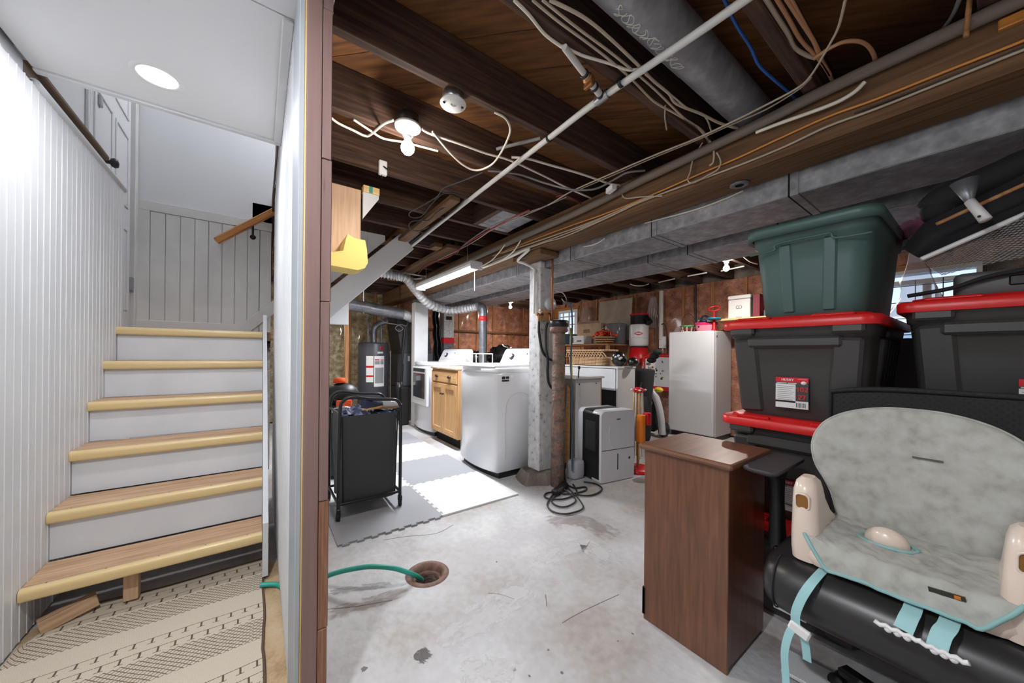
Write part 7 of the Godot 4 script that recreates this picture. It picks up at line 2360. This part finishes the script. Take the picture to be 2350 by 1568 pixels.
	bc(st, Vector3(4.97, 1.18, -3.01), Vector3(5.0, 1.36, -2.90), 0.006)
	solo("wall_box", st, M.plastic_white, "small white electrical box on the insulated wall", "electrical box")
	cable("black cable hanging round the small wall box", [Vector3(4.98, 1.50, -3.02), Vector3(4.95, 1.55, -2.92), Vector3(4.96, 1.4, -2.87), Vector3(4.96, 1.1, -2.86), Vector3(4.97, 0.9, -2.90)], 0.008, M.cable_black, "wall_cable", "cable", "")
	cable("dark pipe running up the stud between the batts", [on_x(1597, 640, 5.0), on_x(1597, 700, 5.0), on_x(1597, 740, 5.0)], 0.012, M.black_metal, "wall_pipe", "pipe", "")
	# high wall shelf with printer box
	st = new_st()
	bc(st, Vector3(4.60, 1.505, -2.05), Vector3(5.05, 1.53, -1.30), 0.003)
	solo("wall_shelf", st, M.pine, "pine shelf board on the insulated wall above the freezer", "shelf")
	var pb := thing("cooler_box", "small white cooler with a grey lid on the wall shelf", "cooler", Vector3(4.80, 1.531, -1.80))
	part("body", box(Vector3(-0.11, 0.0, -0.12), Vector3(0.11, 0.23, 0.12), 0.006), M.plastic_white, pb)
	part("lid", box(Vector3(-0.115, 0.235, -0.125), Vector3(0.115, 0.28, 0.125), 0.008), M.plastic_white, pb)
	part("latch", box(Vector3(-0.118, 0.01, -0.03), Vector3(-0.108, 0.03, 0.03), 0.002), M.appliance_grey, pb)
	part("top_grille", box(Vector3(-0.09, 0.278, -0.08), Vector3(0.06, 0.284, 0.08), 0.002), M.dark_steel, pb)
	st = new_st()
	for z in [-0.015, 0.015]: tube(st, range(0, 12).map(func(i): return Vector3(-0.1115, 0.135 + 0.018 * sin(TAU * i / 12.0), z + 0.016 * cos(TAU * i / 12.0))), 0.0022, 5, false, true)
	part("emblem", st, M.dark_steel, pb)
	var bk := thing("board_game", "dark red game box standing beside the white cooler", "box", Vector3(4.80, 1.531, -1.60))
	part("box", box(Vector3(-0.12, 0.0, -0.05), Vector3(0.12, 0.27, 0.02), 0.003), mat(rgb(120, 34, 52), 0.6), bk)
	var bo := thing("pink_box", "pink and blue toy box at the end of the wall shelf", "box", Vector3(4.80, 1.531, -1.46))
	part("base", box(Vector3(-0.12, 0.0, -0.08), Vector3(0.12, 0.07, 0.10), 0.003), M.tote_blue, bo)
	st = new_st()
	prism(st, PackedVector2Array([Vector2(-0.08, 0.07), Vector2(0.10, 0.07), Vector2(0.10, 0.18), Vector2(0.02, 0.17)]), 0.22, Transform3D(Basis(Vector3(0, 0, 1), Vector3(0, 1, 0), Vector3(1, 0, 0)), Vector3(-0.11, 0, 0)))
	part("roof", st, M.pink, bo)
func part_pipe(label: String, pts: Array, r: float, m: Material) -> void:
	cable(label, pts, r, m, "wall_pipe", "pipe", "", 14)

func build_freezer() -> void:
	var f := thing("freezer", "white upright freezer with toys on top against the insulated wall", "freezer", Vector3(4.775, 0, -2.29))
	var st := new_st()
	bc(st, Vector3(-0.215, 0.06, -0.29), Vector3(0.225, 1.385, 0.29), 0.008)
	part("cabinet", st, M.appliance_grey, f)
	st = new_st()
	bc(st, Vector3(-0.275, 0.075, -0.29), Vector3(-0.222, 1.385, 0.29), 0.012)
	part("door", st, M.appliance, f)
	part("gasket", box(Vector3(-0.223, 0.08, -0.283), Vector3(-0.214, 1.38, 0.283)), M.plastic_white, f)
	part("hinge", box(Vector3(-0.20, 1.30, 0.29), Vector3(-0.185, 1.33, 0.294), 0.001), M.dark_steel, f)
	part("plinth", box(Vector3(-0.20, 0.0, -0.28), Vector3(0.22, 0.06, 0.28)), M.black_plastic, f)

func build_toys() -> void:
	var st: SurfaceTool
	var T := 1.386
	# small wire basket
	var wb := thing("wire_basket", "small white wire basket with a green rim on the freezer", "basket", Vector3(4.66, T, -2.40))
	for k in 9:
		var a := TAU * k / 9
		part("wire", rod(Vector3(cos(a) * 0.075, 0.0, sin(a) * 0.075), Vector3(cos(a) * 0.09, 0.075, sin(a) * 0.09), 0.005, 6), M.plastic_white, wb)
	for q in [[0.004, 0.076, M.plastic_white, 0.005], [0.04, 0.084, M.red, 0.004], [0.08, 0.092, M.leaf_green, 0.011]]:
		st = new_st()
		var r := []
		for k in 20: r.append(Vector3(cos(TAU * k / 20) * q[1], q[0], sin(TAU * k / 20) * q[1]))
		tube(st, r, q[3], 6, false, true)
		part("ring", st, q[2], wb)
	st = new_st()
	tube(st, range(0, 13).map(func(i): return Vector3(0, 0.08 + 0.17 * sin(PI * i / 12.0), -0.092 * cos(PI * i / 12.0))), 0.004, 6)
	part("handle", st, M.dark_steel, wb)
	# pumpkin pail
	var pk := thing("pumpkin_pail", "orange and green jack-o-lantern style pail on the freezer", "pail", Vector3(4.87, T, -2.29))
	part("pail", lathed([[0.0, 0.0], [0.06, 0.0], [0.085, 0.05], [0.085, 0.09], [0.07, 0.125], [0.0, 0.13]], 20), M.orange, pk)
	part("green_band", lathed([[0.078, 0.11], [0.09, 0.115], [0.088, 0.15], [0.07, 0.155]], 20), M.leaf_green, pk)
	part("lid", lathed([[0.0, 0.15], [0.08, 0.15], [0.078, 0.17], [0.0, 0.175]], 20), M.paper, pk)
	# pink pig basket
	var pg := thing("pink_basket", "pink pig-faced fabric basket on the freezer", "basket", Vector3(4.66, T, -2.165))
	st = new_st()
	loft(st, [rrect(0.16, 0.19, 0.05, 5, 0.0), rrect(0.18, 0.22, 0.06, 5, 0.04), rrect(0.19, 0.23, 0.06, 5, 0.085)], true, false)
	part("body", st, M.pink, pg)
	st = new_st()
	loft(st, [rrect(0.193, 0.233, 0.06, 5, 0.08), rrect(0.197, 0.237, 0.06, 5, 0.085), rrect(0.195, 0.235, 0.06, 5, 0.115), rrect(0.18, 0.22, 0.06, 5, 0.11)], false, false)
	part("rim", st, M.hot_pink, pg)
	part("eye", lathed([[0.0, 0.0], [0.012, 0.0], [0.010, 0.003], [0.0, 0.004]], 12, aim(Vector3(-0.094, 0.06, -0.05), Vector3(-1, 0, 0))), M.ink, pg)
	st = new_st()
	ellipsoid(st, Vector3(-0.06, 0.13, 0.0), Vector3(0.03, 0.025, 0.035), 10, 7)
	part("bow", st, M.navy, pg)
	st = new_st()
	tube(st, smooth_path([Vector3(0.02, 0.11, -0.1), Vector3(0.0, 0.2, -0.04), Vector3(0.0, 0.18, 0.03), Vector3(0.02, 0.11, 0.11)], 5), 0.012, 8)
	part("strap", st, M.navy, pg)
	# spinning toy
	var sp := thing("spinning_toy", "red and blue spinning toy with a ring top on the freezer", "toy", Vector3(4.58, T, -2.035))
	part("stem", lathed([[0.0, 0.0], [0.03, 0.0], [0.018, 0.02], [0.016, 0.16], [0.01, 0.165], [0.009, 0.24], [0.0, 0.24]], 14), M.red, sp)
	part("saucer", lathed([[0.0, 0.135], [0.06, 0.138], [0.085, 0.15], [0.07, 0.163], [0.0, 0.168]], 24), M.toy_blue, sp)
	st = new_st()
	tube(st, range(0, 20).map(func(i): return Vector3(0.04 * sin(TAU * i / 20.0), 0.275 + 0.028 * cos(TAU * i / 20.0), 0.048 * sin(TAU * i / 20.0 + 0.4))), 0.008, 7, false, true)
	part("ring", st, M.red, sp)
	# toy easel
	var ez := thing("toy_easel", "child easel with a red tube frame and a printed white board", "easel", Vector3(4.70, 0, -2.865))
	st = new_st()
	tube(st, smooth_path([Vector3(0, 0.48, -0.22), Vector3(0, 0.98, -0.22), Vector3(0, 1.05, -0.17), Vector3(0, 1.07, -0.05), Vector3(0, 1.07, 0.24)], 6), 0.03, 12)
	part("frame", st, M.red, ez)
	part("bottom_rail", box(Vector3(-0.02, 0.56, -0.22), Vector3(0.02, 0.62, 0.25), 0.01), M.red, ez)
	part("board", box(Vector3(-0.008, 0.60, -0.19), Vector3(0.008, 1.05, 0.25), 0.003), M.paper, ez)
	rng.seed = 91
	for k in 16:
		st = new_st()
		bx(st, Vector3(-0.009, rng.randf_range(0.66, 1.0), rng.randf_range(-0.15, 0.12)), Vector3(0.002, rng.randf_range(0.015, 0.035), rng.randf_range(0.012, 0.03)), 0.0, Basis(Vector3.RIGHT, rng.randf() * 3.0))
		part("print", st, M.ink if k % 3 else M.brass, ez)
	for q in [[-0.22, -0.26], [0.20, 0.24]]: part("leg", rod(Vector3(0, 0.5, q[0]), Vector3(0.03, 0.0, q[1]), 0.025, 10), M.red if q[0] < 0 else M.appliance_grey, ez)
	# grey plastic ride-on frame
	var ro := thing("ride_on_toy", "grey plastic ride-on toy with a yellow knob beside the freezer", "toy", Vector3(4.22, 0, -2.62))
	st = new_st()
	tube(st, smooth_path([Vector3(0, 0.56, -0.12), Vector3(0, 0.60, -0.05), Vector3(0, 0.52, 0.03), Vector3(0, 0.30, 0.10), Vector3(0.0, 0.05, 0.13)], 6), func(t: float): return lerpf(0.05, 0.04, t), 12)
	part("arm", st, M.appliance_grey, ro)
	st = new_st()
	ellipsoid(st, Vector3(0.02, 0.62, 0.06), Vector3(0.04, 0.035, 0.06), 12, 8)
	part("knob", st, M.yellow, ro)
	part("body", box(Vector3(0.02, 0.05, -0.20), Vector3(0.14, 0.5, 0.0), 0.03), M.black_plastic, ro)
	part("axle", rod(Vector3(-0.02, 0.44, -0.18), Vector3(-0.02, 0.44, -0.02), 0.025, 10), M.paper, ro)
	for z in [-0.16, 0.1]: part("wheel", lathed([[0.0, -0.03], [0.09, -0.03], [0.10, 0.0], [0.09, 0.03], [0.0, 0.03]], 18, aim(Vector3(0.08, 0.10, z), Vector3(0, 0, 1))), M.black_plastic, ro)
	# golf bag
	var g := thing("golf_bag", "black golf bag with silver club heads beside the easel", "golf bag", Vector3(3.93, 0, -2.63))
	var tilt := Transform3D(Basis(Vector3.BACK, -0.10), Vector3.ZERO)
	part("bag", lathed([[0.0, 0.0], [0.12, 0.0], [0.13, 0.05], [0.115, 0.5], [0.13, 0.88], [0.12, 0.90], [0.0, 0.88]], 22, tilt), M.black_cloth, g)
	part("pocket", lathed([[0.0, 0.1], [0.07, 0.1], [0.08, 0.4], [0.05, 0.55], [0.0, 0.56]], 14, tilt.translated_local(Vector3(-0.07, 0, 0.05))), M.black_cloth, g)
	rng.seed = 33
	for k in 9:
		var p := Vector3(rng.randf_range(-0.08, 0.08), 0.75, rng.randf_range(-0.09, 0.09))
		var e := p + Vector3(rng.randf_range(-0.03, 0.03), rng.randf_range(0.13, 0.25), rng.randf_range(-0.03, 0.03))
		st = new_st()
		tube(st, [tilt * p, tilt * e], 0.006, 6)
		if k < 6: bx(st, tilt * e, Vector3(0.02, 0.03, 0.075), 0.006, Basis(Vector3.UP, rng.randf() * 3.0))
		part("club", st, M.steel, g)
	for k in 3:
		st = new_st()
		ellipsoid(st, tilt * Vector3(0.05 - 0.02 * k, 1.02 + 0.05 * k, 0.06 + 0.05 * k), Vector3(0.055, 0.04, 0.06), 12, 8)
		part("club_cover", st, M.black_cloth, g)
	st = new_st()
	tube(st, smooth_path([tilt * Vector3(-0.12, 0.72, 0.05), Vector3(-0.22, 0.5, 0.1), tilt * Vector3(-0.13, 0.25, 0.05)], 6), 0.012, 6)
	part("strap", st, M.black_cloth, g)
	# croquet stand
	var c := thing("croquet_stand", "croquet set stand with a red top, orange and red mallets", "croquet set", Vector3(2.86, 0, -1.93))
	part("top_hub", lathed([[0.0, 0.73], [0.045, 0.73], [0.04, 0.765], [0.022, 0.775], [0.0, 0.775]], 14), M.red, c)
	for k in 8:
		var a := TAU * k / 8
		st = new_st()
		tube(st, [Vector3(cos(a) * 0.035, 0.75, sin(a) * 0.035), Vector3(cos(a) * 0.062, 0.12, sin(a) * 0.062)], 0.0075, 7)
		part("handle", st, M.pine if k % 2 else M.plastic_white, c)
		st = new_st()
		ellipsoid(st, Vector3(cos(a) * 0.06, 0.752, sin(a) * 0.06), Vector3(0.014, 0.009, 0.014), 8, 6)
		part("peg_cap", st, M.paper if k % 2 else M.red, c)
	part("orange_mallet", lathed([[0.0, 0.29], [0.036, 0.29], [0.038, 0.30], [0.038, 0.525], [0.036, 0.535], [0.0, 0.535]], 16, Transform3D(Basis.IDENTITY, Vector3(-0.06, 0, 0.07))), M.orange, c)
	part("red_mallet", lathed([[0.0, 0.44], [0.034, 0.44], [0.036, 0.45], [0.036, 0.54], [0.034, 0.55], [0.0, 0.55]], 16, Transform3D(Basis.IDENTITY, Vector3(0.01, 0, 0.085))), M.red, c)
	part("base", lathed([[0.0, 0.0], [0.13, 0.0], [0.13, 0.02], [0.11, 0.035], [0.0, 0.035]], 20), M.red, c)
	part("post", rod(Vector3(0, 0.03, 0), Vector3(0, 0.74, 0), 0.012, 8), M.stud, c)
	# jar
	var j := thing("clear_jar", "clear plastic jar with a blue lid beside the dehumidifier", "jar", Vector3(2.80, 0, -1.75))
	part("jar", lathed([[0.0, 0.0], [0.055, 0.0], [0.058, 0.02], [0.058, 0.19], [0.045, 0.215], [0.0, 0.22]], 18), M.clear_bag, j)
	part("lid", lathed([[0.0, 0.215], [0.05, 0.215], [0.05, 0.245], [0.03, 0.26], [0.0, 0.262]], 18), M.blue, j)
	# crumpled clear wrap on the floor
	st = new_st()
	var wn := fnl(411, 7.0, 3)
	grid(st, func(u, v): return Vector3(3.1 + 0.5 * u, 0.02 + 0.10 * absf(wn.get_noise_2d(u * 2.0, v * 2.0)) * sin(PI * u) * sin(PI * v), -2.15 + 0.4 * v), 18, 14)
	solo("clear_wrap", st, M.clear_bag, "crumpled clear wrap on the floor in front of the freezer", "plastic wrap")

func build_all_things() -> void:
	build_overhead()
	build_laundry()
	build_storage()
	build_middle()
